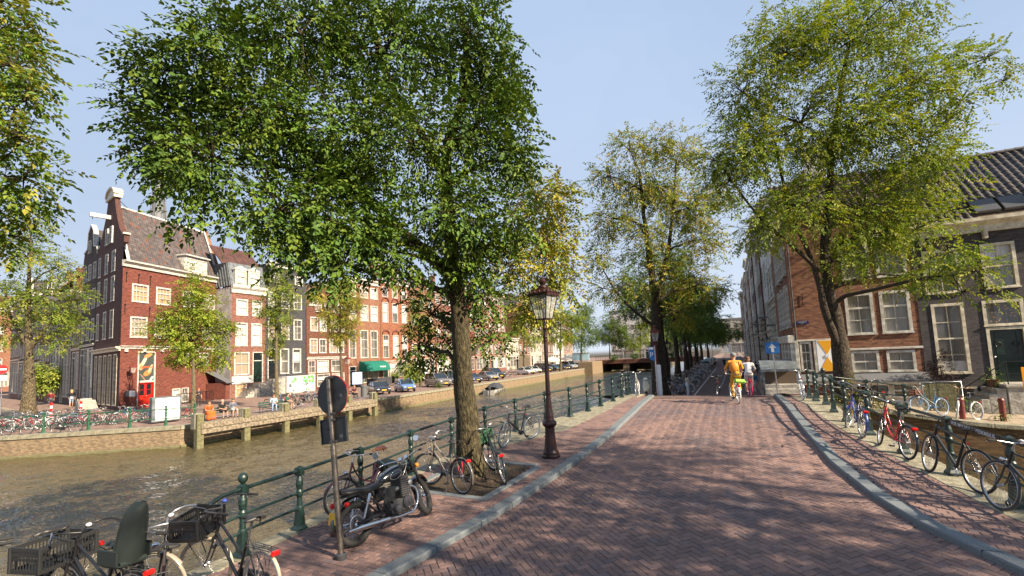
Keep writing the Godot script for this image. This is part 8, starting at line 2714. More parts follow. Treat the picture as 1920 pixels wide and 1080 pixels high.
		for q in [[0.24, 0.37, 0.1], [0.02, 0.32, 0.075]]:
			ec.lathe([v2(q[2], 0.0), v2(q[2], 0.05), v2(q[2] * 0.85, 0.075), v2(0, 0.085)], v3(q[0], q[1], 0.11 * s), 22, Basis(Vector3.RIGHT, Vector3.BACK * s, Vector3.UP))
		part("engine_cover", ec, M.cast_metal, t)
		var bt := MB.new()
		for i in 12:
			bt.ball(v3(0.24 + cos(TAU * i / 12) * 0.098, 0.37 + sin(TAU * i / 12) * 0.098, 0.162 * s), Vector3.ONE * 0.008, 4)
			if i < 8: bt.ball(v3(0.02 + cos(TAU * i / 8) * 0.07, 0.32 + sin(TAU * i / 8) * 0.07, 0.162 * s), Vector3.ONE * 0.007, 4)
		bt.extrude(PackedVector2Array([v2(0.22, 0.355), v2(0.26, 0.355), v2(0.24, 0.395)]), 0.0, Transform3D(ZB if s > 0 else Basis(Vector3.UP, PI), v3(0 if s > 0 else 0.48, 0, 0.197 * s)))
		part("bolts", bt, M.chrome, t)
		# shock absorber
		var sk := MB.new()
		sk.tube(pts([v3(-0.66, 0.38, 0.15 * s), v3(-0.5, 0.7, 0.15 * s)]), 0.016, 8)
		sk.tube(pts([v3(-0.55, 0.6, 0.15 * s), v3(-0.5, 0.7, 0.15 * s)]), 0.03, 10)
		var hx := PackedVector3Array()
		for i in 90:
			var f := i / 89.0
			hx.append(v3(-0.655, 0.39, 0.15 * s).lerp(v3(-0.53, 0.64, 0.15 * s), f) + v3(cos(f * TAU * 9) * 0.028, 0, sin(f * TAU * 9) * 0.028))
		sk.tube(hx, 0.0055, 5)
		part("shock_absorber", sk, M.chrome, t)
		# exhaust
		var ex := MB.new()
		ex.tube(bez(v3(0.3, 0.6, 0.1 * s), v3(0.52, 0.62, 0.16 * s), v3(0.52, 0.3, 0.17 * s), v3(0.3, 0.19, 0.17 * s), 12), 0.021, 12)
		ex.tube(pts([v3(0.3, 0.19, 0.17 * s), v3(0.0, 0.2, 0.17 * s), v3(-0.2, 0.23, 0.17 * s)]), 0.021, 12)
		ex.tube(pts([v3(-0.18, 0.23, 0.17 * s), v3(-0.25, 0.235, 0.175 * s), v3(-0.78, 0.28, 0.185 * s), v3(-0.88, 0.285, 0.19 * s), v3(-0.98, 0.29, 0.19 * s)]), [0.022, 0.044, 0.046, 0.026, 0.022], 14)
		part("exhaust", ex, M.chrome, t)
		var sw := MB.new()
		sw.tube(pts([v3(-0.05, 0.34, 0.1 * s), ra + v3(0, 0, 0.1 * s)]), 0.022, 8)
		sw.tube(pts([v3(0.38, 0.85, 0.03 * s), v3(0.38, 0.3, 0.12 * s), v3(0.2, 0.2, 0.12 * s), v3(-0.1, 0.2, 0.12 * s), v3(-0.2, 0.5, 0.12 * s), v3(-0.3, 0.74, 0.1 * s), v3(-0.85, 0.74, 0.09 * s)]), 0.015, 8)
		sw.tube(pts([v3(-0.55, 0.72, 0.11 * s), v3(-0.16, 0.3, 0.13 * s)]), 0.014, 7)
		part("frame", sw, M.matt_black, t)
		var fpg := MB.new()
		fpg.tube(pts([v3(-0.1, 0.26, 0.15 * s), v3(-0.1, 0.25, 0.27 * s)]), 0.014, 6)
		fpg.tube(pts([v3(-0.38, 0.33, 0.16 * s), v3(-0.38, 0.33, 0.26 * s)]), 0.013, 6)
		part("footrest", fpg, M.rubber, t)
	var st := MB.new()
	st.sheet(12, 20, func(u: float, v: float) -> Vector3:
		var x := lerpf(-0.17, -0.92, v)
		var a := (u - 0.5) * PI * 1.3
		var w := lerpf(0.09, 0.13, ss(0, 0.35, v)) * sqrt(maxf(0.05, 1 - pow(v, 12)))
		return v3(x, 0.765 + 0.055 * cos(a) + 0.045 * ss(0.35, 0.7, v) - 0.03 * sin(v * PI), w * sin(a)))
	st.box(v3(-0.55, 0.755, 0), v3(0.72, 0.02, 0.22), ZB, 0.008)
	part("seat", st, M.leather, t)
	# engine block, finned cylinders
	var en := MB.new()
	en.box(v3(0.13, 0.34, 0), v3(0.42, 0.24, 0.26), ZB, 0.04)
	en.box(v3(0.24, 0.76, 0), v3(0.2, 0.06, 0.3), ZB, 0.02)
	for i in 8: en.box(v3(0.23, 0.48 + i * 0.034, 0), v3(0.22, 0.012, 0.34), Basis(Vector3.BACK, -0.06), 0.003)
	en.box(v3(0.23, 0.6, 0), v3(0.16, 0.3, 0.26), ZB, 0.01)
	part("engine", en, M.cast_metal, t)
	var cb := MB.new()
	for s in [-1, 1]:
		cb.lathe([v2(0.035, -0.06), v2(0.04, 0.0), v2(0.05, 0.05), v2(0.0, 0.05)], v3(0.05, 0.62, 0.09 * s), 12, Basis(Vector3.BACK, PI / 2))
		cb.tube(bez(v3(0.2, 0.72, 0.1 * s), v3(0.3, 0.9, 0.12 * s), v3(0.36, 0.9, 0.1 * s), v3(0.4, 1.0, 0.06 * s), 6), 0.006, 5)
		cb.lathe([v2(0.045, 0), v2(0.045, 0.05), v2(0, 0.06)], v3(0.33, 0.66, 0.12 * s), 12, Basis(Vector3.RIGHT, PI / 2 * s))
	part("carburettor", cb, M.alloy, t)
	# mudguards, tail, plate
	for k in 2:
		var g := MB.new()
		var c := ra if k == 0 else fa
		var a0 := deg_to_rad(35 if k == 0 else 30)
		var a1 := deg_to_rad(190 if k == 0 else 145)
		g.sheet(8, 18, func(u: float, v: float) -> Vector3:
			var a := lerpf(a0, a1, v)
			var b := (u - 0.5) * 2.2
			var r := R + 0.035 + 0.035 * cos(b)
			return c + v3(cos(a) * r, sin(a) * r, 0.085 * sin(b)))
		part("mudguard", g, bl, t, Transform3D.IDENTITY if k == 0 else S)
	var tl := MB.new()
	tl.lathe([v2(0.04, 0), v2(0.045, 0.04), v2(0, 0.06)], v3(-1.04, 0.68, 0), 14, Basis(Vector3.UP, Vector3.LEFT, Vector3.BACK))
	part("tail_light", tl, M.red_lens, t)
	var pl := MB.new()
	pl.box(v3(-1.08, 0.5, 0), v3(0.008, 0.17, 0.2), Basis(Vector3.BACK, -0.25), 0.002)
	part("number_plate", pl, M.yellow_plate, t)
	var rf2 := MB.new()
	rf2.lathe([v2(0.03, 0), v2(0.03, 0.012), v2(0, 0.014)], v3(-1.06, 0.37, 0), 12, Basis(Vector3.UP, Vector3.LEFT, Vector3.BACK))
	part("reflector", rf2, M.red_lens, t)
	var ks := MB.new()
	ks.tube(pts([v3(0.05, 0.22, -0.14), v3(-0.08, 0.0, -0.28)]), 0.012, 7)
	part("kickstand", ks, M.matt_black, t)

func car(label: String, at: Vector3, turn: float, k: Color, kind: String, group := "cars parked along the far quay") -> Node3D:
	var t := thing("parked_car", label, "car", at, turn, group)   # +z is the front
	var L := 4.3; var W := 1.76; var H := 1.45; var belt := 0.92; var hood := 0.9
	if kind == "hatch": L = 3.8; W = 1.68; H = 1.52; belt = 0.95
	if kind == "suv": L = 4.8; W = 1.95; H = 1.85; belt = 1.15; hood = 1.12
	if kind == "van": L = 4.9; W = 1.9; H = 1.95; belt = 1.15; hood = 1.1
	var h := L / 2
	var b := MB.new()
	# lower body: sections along z: z, half width, bottom, top
	var fz := h
	var sec := [[-h, W * 0.40, 0.42, belt * 0.86], [-h + 0.12, W * 0.47, 0.3, belt * 0.98], [-h * 0.6, W * 0.5, 0.26, belt + 0.02], [0.0, W * 0.5, 0.24, belt], [h * 0.42, W * 0.5, 0.24, belt - 0.02], [h * 0.75, W * 0.48, 0.26, hood - 0.06], [h - 0.14, W * 0.45, 0.28, hood - 0.2], [h, W * 0.38, 0.36, hood - 0.33]]
	var ring := func(s: Array) -> Array:
		var w: float = s[1]
		return [v3(-w * 0.9, s[2], s[0]), v3(-w, s[2] + 0.14, s[0]), v3(-w, lerpf(s[2], s[3], 0.7), s[0]), v3(-w * 0.9, s[3], s[0]), v3(0, s[3] + 0.03, s[0]), v3(w * 0.9, s[3], s[0]), v3(w, lerpf(s[2], s[3], 0.7), s[0]), v3(w, s[2] + 0.14, s[0]), v3(w * 0.9, s[2], s[0])]
	b.sheet(8, 21, func(u: float, v: float) -> Vector3:
		var f := v * 7.0
		var i := mini(int(f), 6)
		var A: Array = ring.call(sec[i])
		var B: Array = ring.call(sec[i + 1])
		var j := int(round(u * 8))
		return A[j].lerp(B[j], ss(0, 1, f - i)))
	for s in [0, 7]:
		var A: Array = ring.call(sec[s])
		for j in 8: b.flat(v3(0, (sec[s][2] + sec[s][3]) / 2, sec[s][0]), A[j] if s else A[j + 1], A[j + 1] if s else A[j])
	# roof
	var r0 := -h * 0.78 if kind in ["hatch", "suv", "van"] else -h * 0.38
	var r1 := h * 0.1 if kind != "van" else h * 0.3
	var g0 := -h * 0.95 if kind in ["hatch", "suv", "van"] else -h * 0.72
	var g1 := h * 0.46 if kind != "van" else h * 0.6
	var wr := W * 0.4
	b.sheet(6, 4, func(u: float, v: float) -> Vector3:
		var x := (u - 0.5) * 2
		return v3(-x * wr, H - 0.05 * x * x - 0.06 * pow(2 * v - 1, 2), lerpf(r1, r0, v)))
	for s in [-1, 1]:
		for e in [[g1, r1], [g0, r0], [lerpf(g0, g1, 0.45), lerpf(r0, r1, 0.45)]]:
			b.bar(v3(W * 0.45 * s, belt, e[0]), v3(wr * s, H - 0.06, e[1]), 0.07, 0.07)
	var pm := paint(k, 0.25)
	part("body", b, pm, t)
	var gl := MB.new()
	var P := func(x: float, y: float, z: float) -> Vector3: return v3(x, y, z)
	gl.quad(P.call(-W * 0.44, belt, g1), P.call(W * 0.44, belt, g1), P.call(wr * 0.98, H - 0.07, r1), P.call(-wr * 0.98, H - 0.07, r1))
	part("windscreen", gl, M.dark_glass, t)
	gl = MB.new()
	gl.quad(P.call(W * 0.44, belt, g0), P.call(-W * 0.44, belt, g0), P.call(-wr * 0.98, H - 0.07, r0), P.call(wr * 0.98, H - 0.07, r0))
	part("rear_window", gl, M.dark_glass, t)
	for s in [-1, 1]:
		gl = MB.new()
		gl.quad(P.call(W * 0.455 * s, belt, g1 if s < 0 else g0), P.call(W * 0.455 * s, belt, g0 if s < 0 else g1), P.call(wr * s, H - 0.07, r0 if s < 0 else r1), P.call(wr * s, H - 0.07, r1 if s < 0 else r0))
		part("side_window", gl, M.dark_glass, t)
		var hl := MB.new()
		hl.ball(v3(W * 0.33 * s, hood - 0.3, h - 0.12), v3(0.2, 0.09, 0.12), 6)
		part("headlight", hl, M.lens, t)
		var tl := MB.new()
		tl.box(v3(W * 0.37 * s, belt * 0.8, -h + 0.05), v3(0.24, 0.16, 0.12), ZB, 0.03)
		part("tail_light", tl, M.red_lens, t)
		var mr := MB.new()
		mr.ball(v3((W * 0.5 + 0.09) * s, belt + 0.06, g1 - 0.35), v3(0.11, 0.07, 0.06), 5)
		part("mirror", mr, pm, t)
		for z in [-h * 0.58, h * 0.62]:
			var key := "carwheel"
			if not kept.has(key):
				var w0 := MB.new()
				w0.ring(Vector3.ZERO, 0.24, 0.085, Basis(Vector3.BACK, Vector3.UP, Vector3.LEFT), 22, 8, 0.1)
				var w1 := MB.new()
				for q in [-1, 1]: w1.lathe([v2(0, 0.06), v2(0.12, 0.075), v2(0.18, 0.06), v2(0.19, 0.0)], Vector3.ZERO, 14, Basis(Vector3.BACK, PI / 2 * q))
				kept[key] = [w0.mesh(), w1.mesh()]
			var wn := part("wheel", kept[key][0], M.rubber, t, Transform3D(Basis.from_scale(Vector3.ONE * (1.0 if kind in ["car", "hatch"] else 1.12)), v3((W * 0.5 - 0.1) * s, 0.325 if kind in ["car", "hatch"] else 0.36, z)))
			part("rim", kept[key][1], M.alloy, wn)
	var gr := MB.new()
	gr.box(v3(0, hood - 0.34, h - 0.015), v3(W * 0.4, 0.12, 0.06), ZB, 0.01)
	gr.box(v3(0, 0.42, h - 0.02), v3(W * 0.7, 0.12, 0.08), ZB, 0.02)
	part("grille", gr, M.plastic, t)
	var np := MB.new()
	np.box(v3(0, 0.53, h + 0.03), v3(0.5, 0.11, 0.02), ZB, 0.004)
	np.box(v3(0, 0.62, -h - 0.01), v3(0.5, 0.11, 0.02), ZB, 0.004)
	part("number_plate", np, M.yellow_plate, t)
	return t

func vehicles() -> void:
	motorcycle()
	# cream scooter at the far end of the railing
	var sc := thing("scooter", "cream motor scooter between the white-tyred bicycle and the red lamp", "scooter", v3(-4.75, hgt(-27.5) + 0.05, -27.5), 0.15)
	var b := MB.new()
	b.sheet(10, 10, func(u: float, v: float) -> Vector3:
		var a := (u - 0.5) * PI * 0.9
		var w := lerpf(0.16, 0.2, sin(v * PI)) * (1 - 0.3 * v)
		return v3(sin(a) * w, lerpf(0.35, 0.95, v), 0.45 + 0.1 * cos(a) - 0.12 * v))
	b.ball(v3(0, 0.52, -0.35), v3(0.2, 0.24, 0.42), 8)
	b.ball(v3(0, 0.38, 0.5), v3(0.1, 0.16, 0.24), 8)
	b.box(v3(0, 0.3, 0.1), v3(0.3, 0.08, 0.6), ZB, 0.02)
	b.ball(v3(0, 1.0, 0.36), v3(0.14, 0.1, 0.12), 8)
	part("body", b, plain(Color(0.55, 0.5, 0.38), 0.3), sc)
	for z in [-0.5, 0.55]:
		var w := MB.new()
		w.ring(v3(0, 0.22, z), 0.16, 0.06, Basis(Vector3.BACK, Vector3.UP, Vector3.RIGHT), 20, 8)
		part("wheel", w, M.rubber, sc)
	var se := MB.new()
	se.ball(v3(0, 0.78, -0.3), v3(0.15, 0.07, 0.36), 8)
	part("seat", se, M.leather, sc)
	var hb := MB.new()
	for s in [-1, 1]: hb.tube(pts([v3(0, 1.02, 0.36), v3(0.2 * s, 1.06, 0.34), v3(0.34 * s, 1.04, 0.26)]), 0.016, 6)
	part("handlebar", hb, M.rubber, sc)
	var hl := MB.new()
	hl.ball(v3(0, 1.0, 0.46), v3(0.06, 0.06, 0.04), 6)
	part("headlight", hl, M.lens, sc)
	# parked cars across the canal, nose to the water
	var tn := 0.98
	var C := [["black saloon with yellow plate beside the litter bin", -36.2, -40.2, 0.0, Color(0.012, 0.013, 0.02), "car"], ["light blue hatchback next to the black saloon", -35.0, -43.2, 0.0, Color(0.09, 0.17, 0.36), "hatch"], ["grey off-road car behind the round sign's right side", -35.3, -50.3, 0.08, Color(0.14, 0.125, 0.115), "suv"], ["dark grey van half hidden by the elm trunk", -36.0, -54.2, 0.05, Color(0.05, 0.055, 0.065), "van"], ["dark blue car just right of the elm trunk", -34.4, -57.0, 0.1, Color(0.02, 0.03, 0.07), "car"], ["silver grey car behind the moored boat", -34.6, -62.5, 0.1, Color(0.2, 0.2, 0.2), "car"], ["black off-road car behind the moored boat", -36.0, -67.0, 0.1, Color(0.025, 0.026, 0.03), "suv"], ["white hatchback left of the lamp post", -36.0, -80.0, 0.1, Color(0.6, 0.6, 0.6), "car"], ["white car touching the lamp post", -36.3, -84.5, 0.1, Color(0.62, 0.62, 0.6), "hatch"], ["dark van right of the lamp post", -36.0, -89.0, 0.0, Color(0.03, 0.04, 0.06), "van"], ["dark green car right of the lamp post", -35.5, -94.0, 0.0, Color(0.01, 0.04, 0.03), "car"], ["black car under the round light green tree", -35.2, -98.0, 0.0, Color(0.015, 0.015, 0.016), "car"], ["grey estate car near the cafe umbrellas", -35.0, -102.5, 0.0, Color(0.25, 0.27, 0.3), "van"], ["silver car near the cafe umbrellas", -34.8, -107.0, 0.0, Color(0.4, 0.42, 0.43), "car"], ["dark blue car last before the umbrellas", -34.5, -111.5, 0.0, Color(0.02, 0.06, 0.12), "car"]]
	for c in C: car(c[0], v3(c[1], -0.8, c[2]), tn + c[3], c[4], c[5])
	# cars in the far street
	var S := "cars in the street beyond the bridge"
	car("black car with red tail lights driving away in the street", v3(0.2, -0.8, -62), PI, Color(0.02, 0.012, 0.012), "car", S)
	car("white car ahead of the black car in the street", v3(0.3, -0.8, -76), PI, Color(0.5, 0.5, 0.5), "car", S)
	car("red car farthest away in the street", v3(0.3, -0.8, -92), PI, Color(0.35, 0.02, 0.02), "suv", S)
	var row := ["first", "second", "third", "fourth", "fifth", "sixth"]
	for i in 6: car(row[i] + " dark car of the line parked under the street trees", v3(-4.6, -0.8, -84 - i * 5.6), PI, [Color(0.03, 0.035, 0.04), Color(0.2, 0.2, 0.21), Color(0.02, 0.02, 0.025), Color(0.05, 0.05, 0.07), Color(0.1, 0.1, 0.1), Color(0.02, 0.03, 0.04)][i], "car", "cars parked under the street trees")
	# moored boat with a dark cover
	var bt := thing("boat", "small white boat with a dark grey cover moored at the far quay", "boat", v3(-29.6, -2.12, -55.5), 0.12)
	var hu := MB.new()
	hu.sheet(10, 16, func(u: float, v: float) -> Vector3:
		var a := (u - 0.5) * PI
		var w := 0.95 * pow(sin(PI * clampf(0.16 + 0.84 * (1 - v), 0.0, 1.0) * 0.62), 0.8)
		w = 1.0 * (1 - pow(v, 3.0)) * (0.82 + 0.18 * ss(0, 0.4, v))
		return v3(w * sin(a), 0.62 + 0.22 * v * v - 0.85 * cos(a) * (1 - 0.5 * pow(v, 4)), 2.4 - 4.8 * v))
	hu.quad(v3(-0.82, 0.6, 2.4), v3(0.82, 0.6, 2.4), v3(0.82, -0.2, 2.4), v3(-0.82, -0.2, 2.4))
	part("hull", hu, M.white_paint, bt)
	var rb := MB.new()
	var pp := PackedVector3Array()
	for i in 25:
		var v := absf(i / 12.0 - 1.0)
		var w := 1.0 * (1 - pow(1 - v, 3.0) ) if false else 0.0
		var vv := 1.0 - v
		w = 1.0 * (1 - pow(vv, 3.0)) * (0.82 + 0.18 * ss(0, 0.4, vv))
		pp.append(v3(w * (1 if i > 12 else -1), 0.64 + 0.22 * vv * vv, 2.4 - 4.8 * vv))
	rb.tube(pp, 0.05, 6)
	part("rubbing_strake", rb, M.grey_plastic, bt)
	var cv := MB.new()
	cv.sheet(12, 12, func(u: float, v: float) -> Vector3:
		var a := (u - 0.5) * PI
		var w := 0.98 * (1 - pow(v * 0.72, 3.0))
		return v3(w * sin(a), 0.66 + (0.75 * sin(PI * clampf(0.12 + 0.8 * v, 0, 1)) + 0.03 * sin(v * 20)) * cos(a), 1.5 - 3.4 * v))
	part("cover", cv, M.tarpaulin, bt)
	for i in 4:
		var fd := MB.new()
		fd.lathe([v2(0, 0), v2(0.09, 0.05), v2(0.09, 0.4), v2(0, 0.46)], v3(1.03 - 0.04 * i, 0.1, 1.6 - i * 0.95), 8)
		part("mooring_fender", fd, M.grey_plastic, bt)
	var om := MB.new()
	om.box(v3(0.2, 0.95, 2.55), v3(0.3, 0.5, 0.36), ZB, 0.06)
	om.box(v3(0.2, 0.4, 2.6), v3(0.12, 0.9, 0.16), ZB, 0.02)
	part("outboard_motor", om, M.cast_metal, bt)

# ---------------------------------------------------------------- people: one continuous skin over a skeleton
func skin_over(bones: Array, cell: float, k := 0.035) -> MB:   # bones: [a, b, ra, rb, colour]
	var lo := Vector3.ONE * 1e9
	var hi := -lo
	for q in bones:
		for e in [0, 1]:
			var r := Vector3.ONE * (maxf(q[2], q[3]) + 0.06)
			lo = lo.min(q[e] - r); hi = hi.max(q[e] + r)
	var nx := int((hi.x - lo.x) / cell) + 2
	var ny := int((hi.y - lo.y) / cell) + 2
	var nz := int((hi.z - lo.z) / cell) + 2
	var F := PackedFloat32Array()
	F.resize(nx * ny * nz)
	F.fill(0.5)
	var best := PackedFloat32Array()
	best.resize(F.size()); best.fill(9.0)
	var who := PackedInt32Array()
	who.resize(F.size())
	for bi in bones.size():
		var q: Array = bones[bi]
		var a: Vector3 = q[0]
		var b: Vector3 = q[1]
		var ra: float = q[2]
		var rb: float = q[3]
		var m := maxf(ra, rb) + 0.06
		var p0 := (a.min(b) - Vector3.ONE * m - lo) / cell
		var p1 := (a.max(b) + Vector3.ONE * m - lo) / cell
		var ab := b - a
		var L2 := maxf(ab.length_squared(), 1e-9)
		for z in range(maxi(0, int(p0.z)), mini(nz, int(p1.z) + 2)):
			for y in range(maxi(0, int(p0.y)), mini(ny, int(p1.y) + 2)):
				var row := (z * ny + y) * nx
				for x in range(maxi(0, int(p0.x)), mini(nx, int(p1.x) + 2)):
					var p := lo + v3(x, y, z) * cell
					var f := clampf((p - a).dot(ab) / L2, 0.0, 1.0)
					var d := p.distance_to(a + ab * f) - lerpf(ra, rb, f)
					var i := row + x
					if d < best[i]:
						best[i] = d; who[i] = bi
					var o := F[i]
					var h := clampf(0.5 + 0.5 * (o - d) / k, 0.0, 1.0)
					F[i] = lerpf(o, d, h) - k * h * (1.0 - h)
	var out := MB.new()
	var at := {}
	var pos := PackedVector3Array()
	var nor := PackedVector3Array()
	var col := PackedColorArray()
	var off := [0, 1, nx, nx + 1, nx * ny, nx * ny + 1, nx * ny + nx, nx * ny + nx + 1]
	var edges := [[0, 1], [2, 3], [4, 5], [6, 7], [0, 2], [1, 3], [4, 6], [5, 7], [0, 4], [1, 5], [2, 6], [3, 7]]
	var cv := []
	for c in 8: cv.append(v3(c & 1, (c >> 1) & 1, c >> 2))
	for z in nz - 1:
		for y in ny - 1:
			for x in nx - 1:
				var i := (z * ny + y) * nx + x
				var neg := 0
				for c in 8:
					if F[i + off[c]] < 0.0: neg += 1
				if neg == 0 or neg == 8: continue
				var s := Vector3.ZERO
				var n := 0
				for e in edges:
					var u := F[i + off[e[0]]]
					var w := F[i + off[e[1]]]
					if (u < 0.0) != (w < 0.0):
						s += cv[e[0]].lerp(cv[e[1]], u / (u - w))
						n += 1
				at[i] = pos.size()
				pos.append(lo + (v3(x, y, z) + s / n) * cell)
				nor.append(v3(F[i + 1] - F[i] + F[i + off[7]] - F[i + off[6]], F[i + nx] - F[i] + F[i + off[7]] - F[i + off[5]], F[i + off[4]] - F[i] + F[i + off[7]] - F[i + off[3]]).normalized())
				var bc := 0
				for c in 8:
					if absf(F[i + off[c]]) < absf(F[i + off[bc]]): bc = c
				col.append(bones[who[i + off[bc]]][4])
	var quad := func(a: int, b: int, c: int, d: int, flip: bool) -> void:
		if not (at.has(a) and at.has(b) and at.has(c) and at.has(d)): return
		var I := [at[a], at[b], at[c], at[d]]
		if flip: I.reverse()
		for tr in [[0, 1, 2], [0, 2, 3]]:
			for v in [I[tr[0]], I[tr[2]], I[tr[1]]]:
				out.v.append(pos[v]); out.n.append(nor[v]); out.t.append(Vector2.ZERO); out.c.append(col[v])
	var sy := nx
	var sz := nx * ny
	for z in range(1, nz - 1):
		for y in range(1, ny - 1):
			for x in range(1, nx - 1):
				var i := (z * ny + y) * nx + x
				var s0 := F[i] < 0.0
				if s0 != (F[i + 1] < 0.0): quad.call(i - sy - sz, i - sz, i, i - sy, not s0)
				if s0 != (F[i + sy] < 0.0): quad.call(i - 1 - sz, i - 1, i, i - sz, not s0)
				if s0 != (F[i + sz] < 0.0): quad.call(i - 1 - sy, i - sy, i, i - 1, not s0)
	return out

# pose: "stand", "walk", "sit", "cycle"; k: skin, top, bottom, shoe, hair; sleeves/legs: how far cloth reaches (0 short, 1 long)
func person(label: String, at: Vector3, turn: float, pose: String, k: Dictionary, group := "", cell := 0.035, size := 1.0) -> Node3D:
	var t := thing("person", label, "person", at, turn, group)
	var sk: Color = k.get("skin", Color(0.45, 0.25, 0.17))
	var tp: Color = k["top"]
	var bt: Color = k["bottom"]
	var sl: Color = tp if k.get("sleeves", 0) else sk
	var lg: Color = bt if k.get("long", 1) else sk
	var sh: Color = k.get("shoe", Color(0.03, 0.03, 0.03))
	var pel := v3(0, 0.95, 0)
	var che := v3(0, 1.32, 0.02)
	var nek := v3(0, 1.47, 0.02)
	var hed := v3(0, 1.62, 0.05)
	var arms := []
	var legs := []
	match pose:
		"walk":
			legs = [[v3(-0.09, 0.92, 0), v3(-0.1, 0.5, 0.14), v3(-0.1, 0.09, 0.2)], [v3(0.09, 0.92, 0), v3(0.1, 0.5, 0.02), v3(0.1, 0.14, -0.26)]]
			arms = [[v3(-0.19, 1.4, 0), v3(-0.25, 1.13, -0.08), v3(-0.24, 0.9, 0.02)], [v3(0.19, 1.4, 0), v3(0.25, 1.13, 0.04), v3(0.22, 0.92, 0.2)]]
		"sit":
			pel = v3(0, 0.55, 0); che = v3(0, 0.92, 0.04); nek = v3(0, 1.07, 0.07); hed = v3(0, 1.22, 0.12)
			legs = [[v3(-0.1, 0.53, 0.02), v3(-0.13, 0.54, 0.44), v3(-0.13, 0.09, 0.42)], [v3(0.1, 0.53, 0.02), v3(0.13, 0.54, 0.44), v3(0.14, 0.09, 0.5)]]
			arms = [[v3(-0.19, 1.0, 0.03), v3(-0.25, 0.76, 0.1), v3(-0.08, 0.68, 0.32)], [v3(0.19, 1.0, 0.03), v3(0.25, 0.76, 0.1), v3(0.1, 0.68, 0.34)]]
		"cycle":
			pel = v3(0, 1.06, -0.28); che = v3(0, 1.4, -0.1); nek = v3(0, 1.54, -0.04); hed = v3(0, 1.69, 0.02)
			legs = [[v3(-0.1, 1.03, -0.26), v3(-0.13, 0.78, 0.12), v3(-0.13, 0.42, -0.12)], [v3(0.1, 1.03, -0.26), v3(0.13, 0.62, 0.02), v3(0.13, 0.2, -0.16)]]
			arms = [[v3(-0.2, 1.46, -0.08), v3(-0.29, 1.24, 0.06), v3(-0.27, 1.12, 0.3)], [v3(0.2, 1.46, -0.08), v3(0.29, 1.24, 0.06), v3(0.27, 1.12, 0.3)]]
		_:
			legs = [[v3(-0.09, 0.92, 0), v3(-0.11, 0.5, 0.02), v3(-0.12, 0.09, -0.02)], [v3(0.09, 0.92, 0), v3(0.11, 0.5, 0.02), v3(0.13, 0.09, 0.0)]]
			arms = [[v3(-0.19, 1.4, 0), v3(-0.26, 1.13, 0.0), v3(-0.15, 1.2, 0.22)], [v3(0.19, 1.4, 0), v3(0.25, 1.12, 0.0), v3(0.24, 0.88, 0.08)]]
	var B := []
	B.append([pel, che.lerp(pel, 0.45), 0.15, 0.125, bt if pose != "cycle" else tp])
	B.append([che.lerp(pel, 0.5), che, 0.13, 0.15, tp])
	for s in [-1, 1]: B.append([che, (arms[0] if s < 0 else arms[1])[0] * v3(0.8, 1, 1), 0.13, 0.085, tp])
	B.append([nek - v3(0, 0.05, 0), hed - v3(0, 0.05, 0.02), 0.058, 0.055, sk])
	B.append([hed + v3(0, 0.03, -0.02), hed + v3(0, -0.06, 0.015), 0.098, 0.07, sk])
	B.append([hed + v3(0, 0.0, 0.085), hed + v3(0, -0.02, 0.105), 0.014, 0.018, sk])
	for s in [-1, 1]: B.append([hed + v3(0.09 * s, 0.01, -0.01), hed + v3(0.095 * s, -0.03, 0.0), 0.018, 0.014, sk])
	for a in arms:
		B.append([a[0], a[1], 0.058, 0.046, tp])
		B.append([a[1], a[2], 0.044, 0.032, sl])
		var d: Vector3 = (a[2] - a[1]).normalized()
		B.append([a[2], a[2] + d * 0.08, 0.036, 0.03, sk])
		var side := d.cross(Vector3.RIGHT).normalized()
		for f in 4: B.append([a[2] + d * 0.08 + side * (f - 1.5) * 0.02, a[2] + d * (0.155 - absf(f - 1.3) * 0.012) + side * (f - 1.5) * 0.022, 0.011, 0.009, sk])
		B.append([a[2] + d * 0.03 + side * 0.03, a[2] + d * 0.08 + side * 0.065, 0.013, 0.01, sk])
	for l in legs:
		B.append([l[0], l[1], 0.088, 0.06, bt])
		B.append([l[1], l[2], 0.056, 0.042, lg])
		B.append([l[2] - v3(0, 0.03, 0.03), l[2] + v3(0, -0.05, 0.15), 0.045, 0.036, sh])
	if k.has("skirt"):
		for l in legs:
			B.append([l[0], l[1] + v3(0, -0.02, 0.02), 0.14, 0.15, bt])
			B.append([l[1], l[2] + v3(0, 0.12, 0), 0.13, 0.17, bt])
		B.append([(legs[0][1] + legs[1][1]) * 0.5, (legs[0][2] + legs[1][2]) * 0.5 + v3(0, 0.15, 0), 0.15, 0.16, bt])
	var X := Transform3D(Basis.from_scale(Vector3.ONE * size), Vector3.ZERO)
	part("body", skin_over(B, cell), M.cloth, t, X)
	var h := MB.new()
	h.ball(hed + v3(0, 0.055, -0.03), v3(0.108, 0.098, 0.112), 7)
	if k.has("long_hair"):
		h.ball(hed + v3(0, -0.06, -0.075), v3(0.1, 0.17, 0.06), 7)
	part("hair" if not k.has("helmet") else "helmet", h, plain(k.get("hair", Color(0.03, 0.02, 0.014)), 0.7), t, X)
	for s in [-1, 1]:
		var e := MB.new()
		e.ball(hed + v3(0.034 * s, 0.012, 0.086), v3(0.014, 0.009, 0.008), 4)
		part("eye", e, M.plastic, t, X)
